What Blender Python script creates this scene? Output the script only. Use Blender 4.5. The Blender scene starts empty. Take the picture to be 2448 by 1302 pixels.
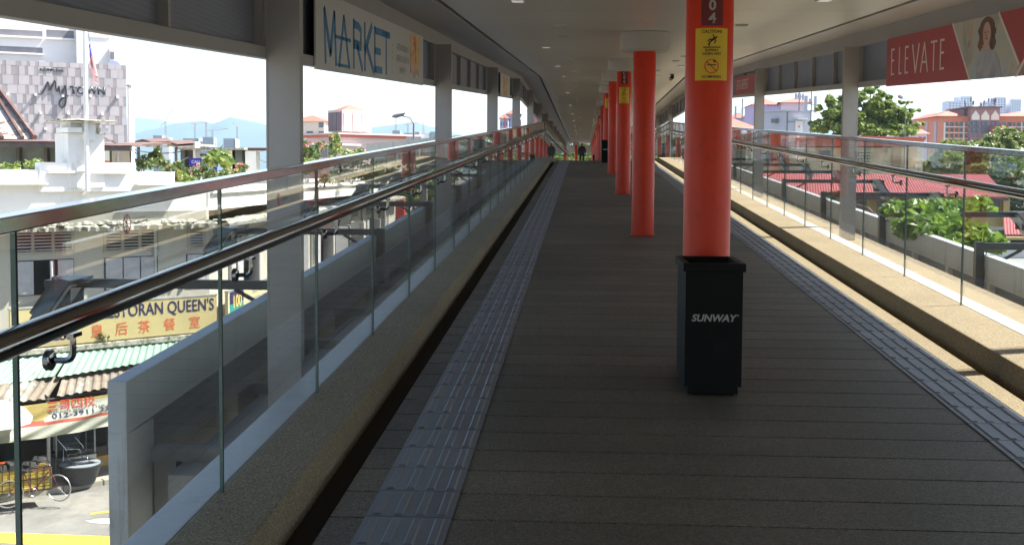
import bpy, bmesh, math, random
from mathutils import Vector, Matrix, noise
random.seed(7)
C = bpy.context
S = C.scene
COL = S.collection
R = math.radians
sin, cos, pi = math.sin, math.cos, math.pi

# ---------------------------------------------------------------- camera
cam = bpy.data.cameras.new('camera')
camo = bpy.data.objects.new('camera', cam)
COL.objects.link(camo)
f_ = Vector((-0.06065574, 0.99639777, -0.05926525))
r_ = Vector((0.99811457, 0.06110463, 0.00578977))
u_ = Vector((-0.0093903, 0.05880233, 0.99822548))
camo.matrix_world = Matrix(((r_.x, u_.x, -f_.x, 0), (r_.y, u_.y, -f_.y, 0), (r_.z, u_.z, -f_.z, 1.5), (0, 0, 0, 1)))
cam.sensor_width = 36
cam.lens = 36 * 2816.97 / 2448
cam.shift_y = -0.0308
cam.clip_start = 0.05
cam.clip_end = 30000
S.camera = camo

# ---------------------------------------------------------------- sky, sun, exposure
SUN_EL, SUN_AZ = R(54), R(72)          # azimuth clockwise from +Y (along the walkway)
wd = bpy.data.worlds.new('World')
S.world = wd
wd.use_nodes = True
nt = wd.node_tree
bg = nt.nodes['Background']
sky = nt.nodes.new('ShaderNodeTexSky')
sky.sky_type = 'NISHITA'
sky.sun_disc = False
sky.sun_elevation = SUN_EL
sky.sun_rotation = SUN_AZ
sky.air_density = 1.0
sky.dust_density = 1.6
sky.ozone_density = 1.0
nt.links.new(sky.outputs[0], bg.inputs[0])
bg.inputs[1].default_value = 0.092
sl = bpy.data.lights.new('sun', 'SUN')
sl.energy = 5.0
sl.angle = R(0.53)
sl.color = (1, 0.955, 0.87)
so = bpy.data.objects.new('sun', sl)
COL.objects.link(so)
so.rotation_euler = Vector((sin(SUN_AZ) * cos(SUN_EL), cos(SUN_AZ) * cos(SUN_EL), sin(SUN_EL))).to_track_quat('Z', 'Y').to_euler()
so.location = (40, 0, 60)
S.view_settings.view_transform = 'Standard'
S.view_settings.look = 'None'
S.view_settings.exposure = 1.9
S.view_settings.gamma = 1
S.view_settings.use_curve_mapping = False
S.cycles.use_denoising = True
S.cycles.max_bounces = 10
S.cycles.diffuse_bounces = 5
S.cycles.glossy_bounces = 4
S.cycles.transparent_max_bounces = 32
S.cycles.volume_bounces = 0
S.cycles.caustics_reflective = False
S.cycles.caustics_refractive = False
S.cycles.sample_clamp_indirect = 6

# ---------------------------------------------------------------- materials
MATS = {}


def M(name, col, rough=.6, metal=0., var=.12, scale=4., bump=0., bscale=60., spec=.5, dirt=None, dscale=1.5, dlim=.55, coat=0., dstretch=None):
    m = bpy.data.materials.new(name)
    m.use_nodes = True
    t = m.node_tree
    b = t.nodes['Principled BSDF']
    b.inputs['Roughness'].default_value = rough
    b.inputs['Metallic'].default_value = metal
    b.inputs['Specular IOR Level'].default_value = spec
    b.inputs['Coat Weight'].default_value = coat
    tc = t.nodes.new('ShaderNodeTexCoord')
    out = None
    if var > 0:
        n = t.nodes.new('ShaderNodeTexNoise')
        n.inputs['Scale'].default_value = scale
        n.inputs['Detail'].default_value = 6
        n.inputs['Roughness'].default_value = .65
        t.links.new(tc.outputs['Object'], n.inputs['Vector'])
        cr = t.nodes.new('ShaderNodeValToRGB')
        cr.color_ramp.elements[0].position = .3
        cr.color_ramp.elements[1].position = .7
        cr.color_ramp.elements[0].color = (*[c * (1 - var) for c in col], 1)
        cr.color_ramp.elements[1].color = (*[min(1, c * (1 + var)) for c in col], 1)
        t.links.new(n.outputs[0], cr.inputs[0])
        out = cr.outputs[0]
        rr = t.nodes.new('ShaderNodeMapRange')
        rr.inputs[3].default_value = max(.02, rough * .8)
        rr.inputs[4].default_value = min(1, rough * 1.2)
        t.links.new(n.outputs[0], rr.inputs[0])
        t.links.new(rr.outputs[0], b.inputs['Roughness'])
    else:
        b.inputs['Base Color'].default_value = (*col, 1)
    if dirt:
        n2 = t.nodes.new('ShaderNodeTexNoise')
        n2.inputs['Scale'].default_value = dscale
        n2.inputs['Detail'].default_value = 9
        n2.inputs['Roughness'].default_value = .72
        if dstretch:             # rain streaks: stretch the stain noise down the wall
            mpn = t.nodes.new('ShaderNodeMapping')
            mpn.inputs['Scale'].default_value = (1, 1, dstretch)
            t.links.new(tc.outputs['Object'], mpn.inputs['Vector'])
            t.links.new(mpn.outputs[0], n2.inputs['Vector'])
        else:
            t.links.new(tc.outputs['Object'], n2.inputs['Vector'])
        c2 = t.nodes.new('ShaderNodeValToRGB')
        c2.color_ramp.elements[0].position = dlim
        c2.color_ramp.elements[1].position = min(1, dlim + .12)
        t.links.new(n2.outputs[0], c2.inputs[0])
        mx = t.nodes.new('ShaderNodeMix')
        mx.data_type = 'RGBA'
        t.links.new(c2.outputs[0], mx.inputs[0])
        if out:
            t.links.new(out, mx.inputs[6])
        else:
            mx.inputs[6].default_value = (*col, 1)
        mx.inputs[7].default_value = (*dirt, 1)
        out = mx.outputs[2]
    if out:
        t.links.new(out, b.inputs['Base Color'])
    if bump > 0:
        n3 = t.nodes.new('ShaderNodeTexNoise')
        n3.inputs['Scale'].default_value = bscale
        n3.inputs['Detail'].default_value = 4
        t.links.new(tc.outputs['Object'], n3.inputs['Vector'])
        bp = t.nodes.new('ShaderNodeBump')
        bp.inputs['Strength'].default_value = bump
        bp.inputs['Distance'].default_value = .01
        t.links.new(n3.outputs[0], bp.inputs['Height'])
        t.links.new(bp.outputs[0], b.inputs['Normal'])
    MATS[name] = m
    return m


def pebble(name, base, speck_dark, speck_light, scale=130., rough=.75, stain=(.5, .6), spec=.4, spots=False):
    """washed-pebble plaster: every pebble a cell with its own tone, worn patches on top"""
    m = bpy.data.materials.new(name)
    m.use_nodes = True
    t = m.node_tree
    b = t.nodes['Principled BSDF']
    b.inputs['Roughness'].default_value = rough
    b.inputs['Specular IOR Level'].default_value = spec
    tc = t.nodes.new('ShaderNodeTexCoord')
    ge = t.nodes.new('ShaderNodeNewGeometry')
    v = t.nodes.new('ShaderNodeTexVoronoi')
    v.inputs['Scale'].default_value = scale
    t.links.new(ge.outputs['Position'], v.inputs['Vector'])
    sp = t.nodes.new('ShaderNodeSeparateColor')
    t.links.new(v.outputs['Color'], sp.inputs[0])
    cr = t.nodes.new('ShaderNodeValToRGB')
    e = cr.color_ramp.elements
    e[0].position = 0
    e[0].color = (*speck_dark, 1)
    e[1].position = 1
    e[1].color = (*speck_light, 1)
    for p, k in ((.25, speck_dark), (.32, base), (.82, base), (.9, speck_light)):
        x = e.new(p)
        x.color = (*k, 1)
    t.links.new(sp.outputs[0], cr.inputs[0])
    n = t.nodes.new('ShaderNodeTexNoise')
    n.inputs['Scale'].default_value = 1.3
    n.inputs['Detail'].default_value = 8
    n.inputs['Roughness'].default_value = .7
    t.links.new(ge.outputs['Position'], n.inputs['Vector'])
    mr = t.nodes.new('ShaderNodeMapRange')
    mr.inputs[1].default_value = .3
    mr.inputs[2].default_value = .7
    mr.inputs[3].default_value = stain[0]
    mr.inputs[4].default_value = 1 + stain[1] * .4
    t.links.new(n.outputs[0], mr.inputs[0])
    mx = t.nodes.new('ShaderNodeMix')
    mx.data_type = 'RGBA'
    mx.blend_type = 'MULTIPLY'
    mx.inputs[0].default_value = .55
    t.links.new(cr.outputs[0], mx.inputs[6])
    t.links.new(mr.outputs[0], mx.inputs[7])
    out = mx.outputs[2]
    if spots:                    # trodden gum marks and drip stains
        v2 = t.nodes.new('ShaderNodeTexVoronoi')
        v2.inputs['Scale'].default_value = 2.1
        n5 = t.nodes.new('ShaderNodeTexNoise')
        n5.inputs['Scale'].default_value = 14
        n5.inputs['Detail'].default_value = 5
        t.links.new(ge.outputs['Position'], n5.inputs['Vector'])
        va = t.nodes.new('ShaderNodeVectorMath')
        va.operation = 'MULTIPLY_ADD'
        va.inputs[1].default_value = (.06, .06, .06)
        t.links.new(n5.outputs[1], va.inputs[0])
        t.links.new(ge.outputs['Position'], va.inputs[2])
        t.links.new(va.outputs[0], v2.inputs['Vector'])
        s2 = t.nodes.new('ShaderNodeSeparateColor')
        t.links.new(v2.outputs['Color'], s2.inputs[0])
        m1 = t.nodes.new('ShaderNodeMath')
        m1.operation = 'MULTIPLY'
        m1.inputs[1].default_value = .11
        t.links.new(s2.outputs[0], m1.inputs[0])
        lt = t.nodes.new('ShaderNodeMath')
        lt.operation = 'LESS_THAN'
        t.links.new(v2.outputs['Distance'], lt.inputs[0])
        t.links.new(m1.outputs[0], lt.inputs[1])
        m3 = t.nodes.new('ShaderNodeMath')
        m3.operation = 'MULTIPLY'
        m3.inputs[1].default_value = .45
        t.links.new(lt.outputs[0], m3.inputs[0])
        mx2 = t.nodes.new('ShaderNodeMix')
        mx2.data_type = 'RGBA'
        t.links.new(m3.outputs[0], mx2.inputs[0])
        t.links.new(out, mx2.inputs[6])
        mx2.inputs[7].default_value = (.03, .027, .024, 1)
        n6 = t.nodes.new('ShaderNodeTexNoise')
        n6.inputs['Scale'].default_value = .45
        n6.inputs['Detail'].default_value = 7
        n6.inputs['Distortion'].default_value = .6
        t.links.new(ge.outputs['Position'], n6.inputs['Vector'])
        r6 = t.nodes.new('ShaderNodeMapRange')
        r6.inputs[1].default_value = .32
        r6.inputs[2].default_value = .68
        r6.inputs[3].default_value = .68
        r6.inputs[4].default_value = 1.25
        t.links.new(n6.outputs[0], r6.inputs[0])
        mx3 = t.nodes.new('ShaderNodeMix')
        mx3.data_type = 'RGBA'
        mx3.blend_type = 'MULTIPLY'
        mx3.inputs[0].default_value = 1
        t.links.new(mx2.outputs[2], mx3.inputs[6])
        t.links.new(r6.outputs[0], mx3.inputs[7])
        out = mx3.outputs[2]
    t.links.new(out, b.inputs['Base Color'])
    bp = t.nodes.new('ShaderNodeBump')
    bp.inputs['Strength'].default_value = .45
    bp.inputs['Distance'].default_value = .003
    t.links.new(v.outputs['Distance'], bp.inputs['Height'])
    bp.invert = True
    t.links.new(bp.outputs[0], b.inputs['Normal'])
    MATS[name] = m
    return m


def glassmat(name, tint, refl=1.0, dust=0.):
    m = bpy.data.materials.new(name)
    m.use_nodes = True
    t = m.node_tree
    t.nodes.remove(t.nodes['Principled BSDF'])
    o = t.nodes['Material Output']
    tr = t.nodes.new('ShaderNodeBsdfTransparent')
    tr.inputs[0].default_value = (*tint, 1)
    gl = t.nodes.new('ShaderNodeBsdfGlossy')
    gl.inputs['Roughness'].default_value = 0
    gl.inputs[0].default_value = (refl, refl, refl, 1)
    ge = t.nodes.new('ShaderNodeNewGeometry')
    mr = t.nodes.new('ShaderNodeMapRange')
    mr.inputs[3].default_value = 1.5
    mr.inputs[4].default_value = 1 / 1.5
    t.links.new(ge.outputs['Backfacing'], mr.inputs[0])
    fr = t.nodes.new('ShaderNodeFresnel')
    t.links.new(mr.outputs[0], fr.inputs[0])
    mx = t.nodes.new('ShaderNodeMixShader')
    t.links.new(fr.outputs[0], mx.inputs[0])
    t.links.new(tr.outputs[0], mx.inputs[1])
    t.links.new(gl.outputs[0], mx.inputs[2])
    out = mx
    if dust:                     # thin film of dust and wipe marks on the pane
        tc = t.nodes.new('ShaderNodeNewGeometry')
        n = t.nodes.new('ShaderNodeTexNoise')
        n.inputs['Scale'].default_value = 2.2
        n.inputs['Detail'].default_value = 8
        n.inputs['Distortion'].default_value = .8
        t.links.new(tc.outputs['Position'], n.inputs['Vector'])
        k = t.nodes.new('ShaderNodeMapRange')
        k.inputs[1].default_value = .35
        k.inputs[2].default_value = .75
        k.inputs[3].default_value = dust * .3
        k.inputs[4].default_value = dust
        t.links.new(n.outputs[0], k.inputs[0])
        df = t.nodes.new('ShaderNodeBsdfDiffuse')
        df.inputs[0].default_value = (.55, .54, .5, 1)
        m2 = t.nodes.new('ShaderNodeMixShader')
        t.links.new(k.outputs[0], m2.inputs[0])
        t.links.new(mx.outputs[0], m2.inputs[1])
        t.links.new(df.outputs[0], m2.inputs[2])
        out = m2
    t.links.new(out.outputs[0], o.inputs[0])
    MATS[name] = m
    return m


def leafmat(name, col, col2, scale=1.2):
    m = bpy.data.materials.new(name)
    m.use_nodes = True
    t = m.node_tree
    t.nodes.remove(t.nodes['Principled BSDF'])
    o = t.nodes['Material Output']
    ge = t.nodes.new('ShaderNodeNewGeometry')
    cr = t.nodes.new('ShaderNodeValToRGB')
    cr.color_ramp.elements[0].color = (*col, 1)
    cr.color_ramp.elements[1].color = (*col2, 1)
    t.links.new(ge.outputs['Random Per Island'], cr.inputs[0])
    d = t.nodes.new('ShaderNodeBsdfPrincipled')
    d.inputs['Roughness'].default_value = .45
    t.links.new(cr.outputs[0], d.inputs['Base Color'])
    tl = t.nodes.new('ShaderNodeBsdfTranslucent')
    t.links.new(cr.outputs[0], tl.inputs[0])
    mx = t.nodes.new('ShaderNodeMixShader')
    mx.inputs[0].default_value = .35
    t.links.new(d.outputs[0], mx.inputs[1])
    t.links.new(tl.outputs[0], mx.inputs[2])
    t.links.new(mx.outputs[0], o.inputs[0])
    MATS[name] = m
    return m


def stripes(name, col, col2, freq, axis='Z', rough=.5, duty=.5, bump=.4):
    """fine louvre / corrugation lines along one object axis"""
    m = M(name, col, rough, var=.06)
    t = m.node_tree
    b = t.nodes['Principled BSDF']
    ge = t.nodes.new('ShaderNodeNewGeometry')
    sx = t.nodes.new('ShaderNodeSeparateXYZ')
    t.links.new(ge.outputs['Position'], sx.inputs[0])
    mu = t.nodes.new('ShaderNodeMath')
    mu.operation = 'MULTIPLY'
    mu.inputs[1].default_value = freq
    t.links.new(sx.outputs[axis], mu.inputs[0])
    fr = t.nodes.new('ShaderNodeMath')
    fr.operation = 'FRACT'
    t.links.new(mu.outputs[0], fr.inputs[0])
    gt = t.nodes.new('ShaderNodeMath')
    gt.operation = 'GREATER_THAN'
    gt.inputs[1].default_value = duty
    t.links.new(fr.outputs[0], gt.inputs[0])
    mx = t.nodes.new('ShaderNodeMix')
    mx.data_type = 'RGBA'
    t.links.new(gt.outputs[0], mx.inputs[0])
    mx.inputs[6].default_value = (*col, 1)
    mx.inputs[7].default_value = (*col2, 1)
    t.links.new(mx.outputs[2], b.inputs['Base Color'])
    bp = t.nodes.new('ShaderNodeBump')
    bp.inputs['Strength'].default_value = bump
    bp.inputs['Distance'].default_value = .01
    t.links.new(fr.outputs[0], bp.inputs['Height'])
    t.links.new(bp.outputs[0], b.inputs['Normal'])
    return m


pebble('deck', (.108, .083, .054), (.056, .043, .029), (.175, .138, .096), 170, .6, (.5, .6), .5, True)
pebble('kerb_wash', (.235, .182, .112), (.15, .115, .07), (.33, .265, .175), 190, .85, (.75, .3), .25)
M('drain', (.02, .018, .016), .9, var=.3)
M('slab', (.2, .19, .18), .8, bump=.2)
M('tactile', (.135, .132, .145), .42, var=.15, scale=9, bump=.15, bscale=150)
M('paint_grey', (.36, .342, .325), .55, var=.07, scale=2.5, dirt=(.33, .31, .28), dscale=1.2, dlim=.6)
M('soffit', (.38, .36, .335), .5, var=.05, scale=1.5)
stripes('ceiling', (.5, .465, .41), (.455, .425, .375), 36, 'Y', .3, .5, .25)
M('groove', (.05, .056, .05), .7)
stripes('louvre', (.19, .205, .26), (.165, .18, .23), 40, 'Z', .5, .6, .5)
M('red', (.6, .042, .014), .36, var=.08, scale=3, bump=.06, bscale=30, spec=.28, dirt=(.42, .03, .014), dscale=2.6, dlim=.57)
M('capital', (.42, .395, .36), .6, var=.06)
M('steel', (.5, .53, .57), .11, 1, var=.04, scale=8)
M('chrome_dark', (.24, .23, .225), .07, 1, var=.05)
M('black_metal', (.018, .019, .021), .45, var=.2, scale=12)
M('bin_black', (.0036, .0036, .004), .6, var=.2, scale=20, spec=.18, dirt=(.012, .0115, .011), dscale=6, dlim=.56)
M('rubber', (.015, .015, .015), .7)
glassmat('glass', (.93, .953, .946), dust=.03)
M('glass_edge', (.09, .16, .145), .2, var=0)
glassmat('pane', (.5, .55, .58))
M('parapet', (.42, .445, .46), .6, var=.08, scale=2, dirt=(.27, .28, .27), dscale=5, dlim=.56, dstretch=.12)
M('parapet_panel_shade', (.075, .08, .08), .5, var=.12)  # grey panels, with the shade of the recess put into the colour
M('coping', (.5, .5, .5), .45, var=.12, scale=6, dirt=(.35, .35, .34), dscale=3, dlim=.6)
M('white_print', (.6, .59, .57), .55, var=.03)
M('red_print', (.42, .05, .055), .5, var=.04)
M('blue_print', (.02, .2, .42), .5, var=.03)
M('grey_print', (.3, .29, .28), .6, var=0)
M('cream_print', (.78, .7, .66), .55, var=0)
M('maroon', (.13, .01, .014), .5, var=0)
M('yellow_print', (.68, .45, .02), .5, var=.04)
M('black_print', (.012, .012, .012), .6, var=0)
M('signred', (.6, .04, .03), .5, var=0)
M('silver_print', (.36, .35, .33), .5, var=0)
MATS['lamp'] = bpy.data.materials.new('lamp')
MATS['lamp'].use_nodes = True
_b = MATS['lamp'].node_tree.nodes['Principled BSDF']
_b.inputs['Base Color'].default_value = (.8, .78, .74, 1)
_b.inputs['Emission Color'].default_value = (1, .96, .9, 1)
_b.inputs['Emission Strength'].default_value = .07

def vary(name, lo, hi):
    """a slightly different tone for every single board, tile or panel"""
    t = MATS[name].node_tree
    b = t.nodes['Principled BSDF']
    src = b.inputs['Base Color'].links[0].from_socket
    oi = t.nodes.new('ShaderNodeObjectInfo')
    mr = t.nodes.new('ShaderNodeMapRange')
    mr.inputs[3].default_value = lo
    mr.inputs[4].default_value = hi
    t.links.new(oi.outputs['Random'], mr.inputs[0])
    mx = t.nodes.new('ShaderNodeMix')
    mx.data_type = 'RGBA'
    mx.blend_type = 'MULTIPLY'
    mx.inputs[0].default_value = 1
    t.links.new(src, mx.inputs[6])
    t.links.new(mr.outputs[0], mx.inputs[7])
    t.links.new(mx.outputs[2], b.inputs['Base Color'])


vary('deck', .8, 1.15)
vary('tactile', .82, 1.12)
vary('ceiling', .96, 1.03)
vary('coping', .85, 1.08)
vary('louvre', .88, 1.1)

# ---------------------------------------------------------------- mesh helpers
ORG = {}


def tag(o, label=None, cat=None, group=None, kind=None):
    for k, v in (('label', label), ('category', cat), ('group', group), ('kind', kind)):
        if v:
            o[k] = v
    return o


def thing(name, loc, label, cat, group=None, kind=None):
    o = bpy.data.objects.new(name, None)
    COL.objects.link(o)
    o.location = loc
    o.empty_display_size = .2
    ORG[o.name] = Vector(loc)
    return tag(o, label, cat, group, kind)


class MB:
    def __init__(s):
        s.v, s.f, s.m, s.T, s.mi = [], [], [], None, 0

    def add(s, vs, fs):
        k = len(s.v)
        for p in vs:
            p = Vector(p)
            s.v.append(s.T @ p if s.T is not None else p)
        for q in fs:
            s.f.append([k + i for i in q])
            s.m.append(s.mi)
        return s

    def box(s, x0, x1, y0, y1, z0, z1):
        return s.add([(x, y, z) for z in (z0, z1) for y in (y0, y1) for x in (x0, x1)],
                     [(0, 2, 3, 1), (4, 5, 7, 6), (0, 1, 5, 4), (1, 3, 7, 5), (3, 2, 6, 7), (2, 0, 4, 6)])

    def hexa(s, b, t):
        """bottom quad and top quad, same winding (counter-clockwise from above)"""
        return s.add(list(b) + list(t), [(3, 2, 1, 0), (4, 5, 6, 7), (0, 1, 5, 4), (1, 2, 6, 5), (2, 3, 7, 6), (3, 0, 4, 7)])

    def sweep(s, prof, st, cap=True):
        """profile [(x,z)] counter-clockwise seen from -Y, swept along stations [(y,z)] with a vertical shear"""
        n = len(prof)
        vs = [(px, y, z + pz) for (y, z) in st for (px, pz) in prof]
        fs = []
        for k in range(len(st) - 1):
            for i in range(n):
                j = (i + 1) % n
                fs.append((k * n + i, k * n + j, (k + 1) * n + j, (k + 1) * n + i))
        if cap:
            fs.append(tuple(range(n))[::-1])
            fs.append(tuple((len(st) - 1) * n + i for i in range(n)))
        return s.add(vs, fs)

    def tube(s, pts, r, n=10, r2=None, cap=True):
        pts = [Vector(p) for p in pts]
        m = len(pts)
        vs, fs = [], []
        up = None
        for i, p in enumerate(pts):
            a = pts[max(0, i - 1)]
            b = pts[min(m - 1, i + 1)]
            d = (b - a).normalized()
            if up is None:
                up = Vector((0, 0, 1)) if abs(d.z) < .9 else Vector((1, 0, 0))
            x = d.cross(up).normalized()
            y = x.cross(d).normalized()
            up = y
            q = r if r2 is None else r + (r2 - r) * i / max(1, m - 1)
            for k in range(n):
                t = 2 * pi * k / n
                vs.append(p + x * (q * cos(t)) + y * (q * sin(t)))
        for i in range(m - 1):
            for k in range(n):
                j = (k + 1) % n
                fs.append((i * n + k, (i + 1) * n + k, (i + 1) * n + j, i * n + j))
        if cap:
            fs.append(tuple(range(n)))
            fs.append(tuple((m - 1) * n + k for k in range(n))[::-1])
        return s.add(vs, fs)

    def lathe(s, prof, c=(0, 0, 0), n=24, cap=True):
        c = Vector(c)
        vs = [c + Vector((r * cos(2 * pi * k / n), r * sin(2 * pi * k / n), z)) for (r, z) in prof for k in range(n)]
        fs = []
        for i in range(len(prof) - 1):
            for k in range(n):
                j = (k + 1) % n
                fs.append((i * n + k, i * n + j, (i + 1) * n + j, (i + 1) * n + k))
        if cap:
            fs.append(tuple(range(n))[::-1])
            fs.append(tuple((len(prof) - 1) * n + k for k in range(n)))
        return s.add(vs, fs)

    def prism(s, poly, O, U, V, N, t=.01):
        """polygon [(u,v)] in the plane O+uU+vV, raised by N*t"""
        O, U, V, N = Vector(O), Vector(U), Vector(V), Vector(N)
        n = len(poly)
        vs = [O + U * a + V * b for a, b in poly] + [O + U * a + V * b + N * t for a, b in poly]
        fs = [tuple(range(n))[::-1], tuple(range(n, 2 * n))]
        fs += [(i, (i + 1) % n, n + (i + 1) % n, n + i) for i in range(n)]
        return s.add(vs, fs)

    def stroke(s, pts, w, O, U, V, N, t=.004):
        """flat poly-line of given width(s) lying on a plane"""
        if not isinstance(w, (list, tuple)):
            w = [w] * len(pts)
        for i in range(len(pts) - 1):
            (a, b), (c, d) = pts[i], pts[i + 1]
            L = math.hypot(c - a, d - b) or 1e-6
            nx, ny = -(d - b) / L, (c - a) / L
            w0, w1 = w[i] / 2, w[i + 1] / 2
            ex, ey = (c - a) / L * w0 * .4, (d - b) / L * w1 * .4
            s.prism([(a - ex - nx * w0, b - ey - ny * w0), (c + ex - nx * w1, d + ey - ny * w1), (c + ex + nx * w1, d + ey + ny * w1), (a - ex + nx * w0, b - ey + ny * w0)], O, U, V, N, t + i * 1e-5)
        return s

    def build(s, name, mats, parent=None, smooth=None, bevel=0, org=None):
        o_ = Vector(org) if org is not None else (ORG[parent.name] if parent is not None else Vector((0, 0, 0)))
        me = bpy.data.meshes.new(name)
        me.from_pydata([tuple(p - o_) for p in s.v], [], s.f)
        if not isinstance(mats, (list, tuple)):
            mats = [mats]
        for k in mats:
            me.materials.append(MATS[k])
        if len(mats) > 1:
            me.polygons.foreach_set('material_index', s.m)
        if bevel:
            bm = bmesh.new()
            bm.from_mesh(me)
            ed = [e for e in bm.edges if len(e.link_faces) == 2 and e.calc_face_angle(0) > .5]
            bmesh.ops.bevel(bm, geom=ed, offset=bevel, segments=2, profile=.6, affect='EDGES', clamp_overlap=True)
            bm.to_mesh(me)
            bm.free()
        if smooth:
            me.polygons.foreach_set('use_smooth', [True] * len(me.polygons))
            me.set_sharp_from_angle(angle=R(smooth))
        o = bpy.data.objects.new(name, me)
        COL.objects.link(o)
        if parent is not None:
            o.parent = parent
        elif org is not None:
            o.location = o_
        ORG[o.name] = o_
        return o


def inst(o, parent, loc, rotx=0, rotz=0, name=None):
    c = o.copy()
    if name:
        c.name = name
    COL.objects.link(c)
    c.parent = parent
    c.location = Vector(loc) - (ORG[parent.name] if parent is not None else Vector((0, 0, 0)))
    c.rotation_euler = (rotx, 0, rotz)
    ORG[c.name] = Vector(loc)
    return c


def text(body, size, mat, name, parent, O, U, V, depth=.003, bold=0, xs=1, align='CENTER', spacing=1., shear=0, line=1.):
    """a line of lettering as thin real letters on the plane O, U (reading direction), V (up)"""
    c = bpy.data.curves.new('lettering', 'FONT')
    c.body = body
    c.size = size
    c.align_x = align
    c.align_y = 'CENTER'
    c.offset = bold * size
    c.space_character = spacing
    c.space_line = line
    c.shear = shear
    c.resolution_u = 3
    t = bpy.data.objects.new('lettering', c)
    COL.objects.link(t)
    C.view_layer.update()
    me = bpy.data.meshes.new_from_object(t.evaluated_get(C.evaluated_depsgraph_get()))
    bpy.data.objects.remove(t)
    bpy.data.curves.remove(c)
    O, U, V = Vector(O), Vector(U), Vector(V)
    N = U.cross(V).normalized()
    o_ = ORG[parent.name] if parent is not None else Vector((0, 0, 0))
    for v in me.vertices:
        v.co = O + U * (v.co.x * xs) + V * v.co.y + N * depth - o_
    me.materials.clear()
    me.materials.append(MATS[mat])
    o = bpy.data.objects.new(name, me)
    COL.objects.link(o)
    if parent is not None:
        o.parent = parent
    ORG[o.name] = o_
    return o


def rotm(axis, a):
    return Matrix.Rotation(a, 4, axis)


# ================================================================ the covered walkway
G_, YC, YK, YE = .0475, 38.92, 34.48, 121.0
CE0, CEG = 2.468, .0512
PITCH = 7.7022
A_ = math.atan(G_)


def dk(y):
    return G_ * min(y, YC)


def ce(y):
    return CE0 + CEG * min(y, YK)


def ceo(y):                     # rise of the ceiling line above its start
    return CEG * min(y, YK)


DST = [(-4, dk(-4)), (YC, dk(YC)), (YE, dk(YE))]
CST = [(-4, ceo(-4)), (YK, ceo(YK)), (YE, ceo(YE))]


def rect(x0, x1, z0, z1):
    return [(x0, z0), (x1, z0), (x1, z1), (x0, z1)]


def sst(sts, y0, y1, fn):
    out = [(y0, fn(y0))] + [s for s in sts if y0 < s[0] < y1] + [(y1, fn(y1))]
    return out


# floor: slab, drain gutters either side, paving planks, ribbed guiding tiles
fl = MB()
fl.sweep(rect(-1.5, 2.95, -.42, -.075), DST)
fl.sweep(rect(-.94, 2.33, -.075, -.0305), DST)
floor = tag(fl.build('walkway_floor', 'drain'), kind='structure')
dr = MB()
dr.sweep(rect(-1.075, -.945, -.075, -.06), DST)
dr.sweep(rect(2.335, 2.425, -.075, -.06), DST)
tag(dr.build('drain_channel', 'drain'), kind='structure')
PL = .3061
PY0 = 4.2992 - 20 * PL
plank = None
n = 0
y = PY0
while y + PL < YC + .05:
    if plank is None:
        mb = MB()
        mb.box(-.94, 2.2, .005, PL - .005, -.03, 0)
        plank = mb.build('plank', 'deck', bevel=.002)
        me_ = plank.data
        plank.parent = floor
        plank.location = (0, y, dk(y))
        plank.rotation_euler = (A_, 0, 0)
    else:
        inst(plank, floor, (0, y, dk(y)), A_)
    y += PL
mg = MB()
mg.sweep(rect(2.208, 2.33, -.03, .001), DST)
tag(mg.build('floor_margin', 'kerb_wash', bevel=.004), kind='structure')
fb = MB()
fb.sweep(rect(-.94, 2.2, -.03, 0), [(y, dk(y)), (YE, dk(YE))])
fb.build('far_paving', 'deck', floor)
for side, xs in (('left', (-.806, -.4815)), ('right', (1.885, 2.195))):
    st = bpy.data.objects.new('tactile_strip', None)
    COL.objects.link(st)
    tag(st, kind='structure')
    st.location = (xs[0], 0, 0)
    ORG[st.name] = Vector(st.location)
    w = xs[1] - xs[0]
    mb = MB()
    mb.box(0, w, .003, PL - .003, .0005, .006)
    nb = 4
    for k in range(nb):
        cx = w * (k + .5) / nb
        a, b, y0, y1 = .019, .012, .016, PL - .016
        mb.hexa([(cx - a, y0, .006), (cx + a, y0, .006), (cx + a, y1, .006), (cx - a, y1, .006)],
                [(cx - b, y0 + .006, .0115), (cx + b, y0 + .006, .0115), (cx + b, y1 - .006, .0115), (cx - b, y1 - .006, .0115)])
    y = PY0 + .002
    t0 = None
    while y + PL < YC + .02:
        loc = Vector((xs[0], y, dk(y)))
        if t0 is None:
            t0 = mb.build('tile', 'tactile')
            t0.parent = st
            t0.location = loc - ORG[st.name]
            t0.rotation_euler = (A_, 0, 0)
        else:
            inst(t0, st, loc, A_)
        y += PL

# kerbs with coping slabs outside the glass
KL = MB()
KL.sweep(rect(-1.34, -1.075, -.3, .115), DST)
kl = tag(KL.build('kerb', 'kerb_wash', bevel=.012), kind='structure')
KR = MB()
KR.sweep(rect(2.43, 2.795, -.3, .115), DST)
kr = tag(KR.build('kerb', 'kerb_wash', bevel=.012), kind='structure')
for par, x0, x1, ph, zt in ((kl, -1.485, -1.343, 2.9, .112), (kr, 2.798, 2.93, 2.9, .118)):
    mb = MB()
    L = 3.1
    mb.hexa([(x0, 0.004, zt - .16), (x1, 0.004, zt - .16), (x1, L - .004, zt - .16 + G_ * L), (x0, L - .004, zt - .16 + G_ * L)],
            [(x0, 0.004, zt), (x1, 0.004, zt), (x1, L - .004, zt + G_ * L), (x0, L - .004, zt + G_ * L)])
    first = None
    y = ph - 2 * L
    while y + L < YC + 1:
        if first is None:
            first = mb.build('coping_slab', 'coping', bevel=.006)
            first.parent = par
            first.location = (0, y, dk(y))
        else:
            inst(first, par, (0, y, dk(y)))
        y += L
lg = MB()
lg.sweep(rect(2.94, 3.62, -.5, -.06), sst(DST, -4, YE, dk))
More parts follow.
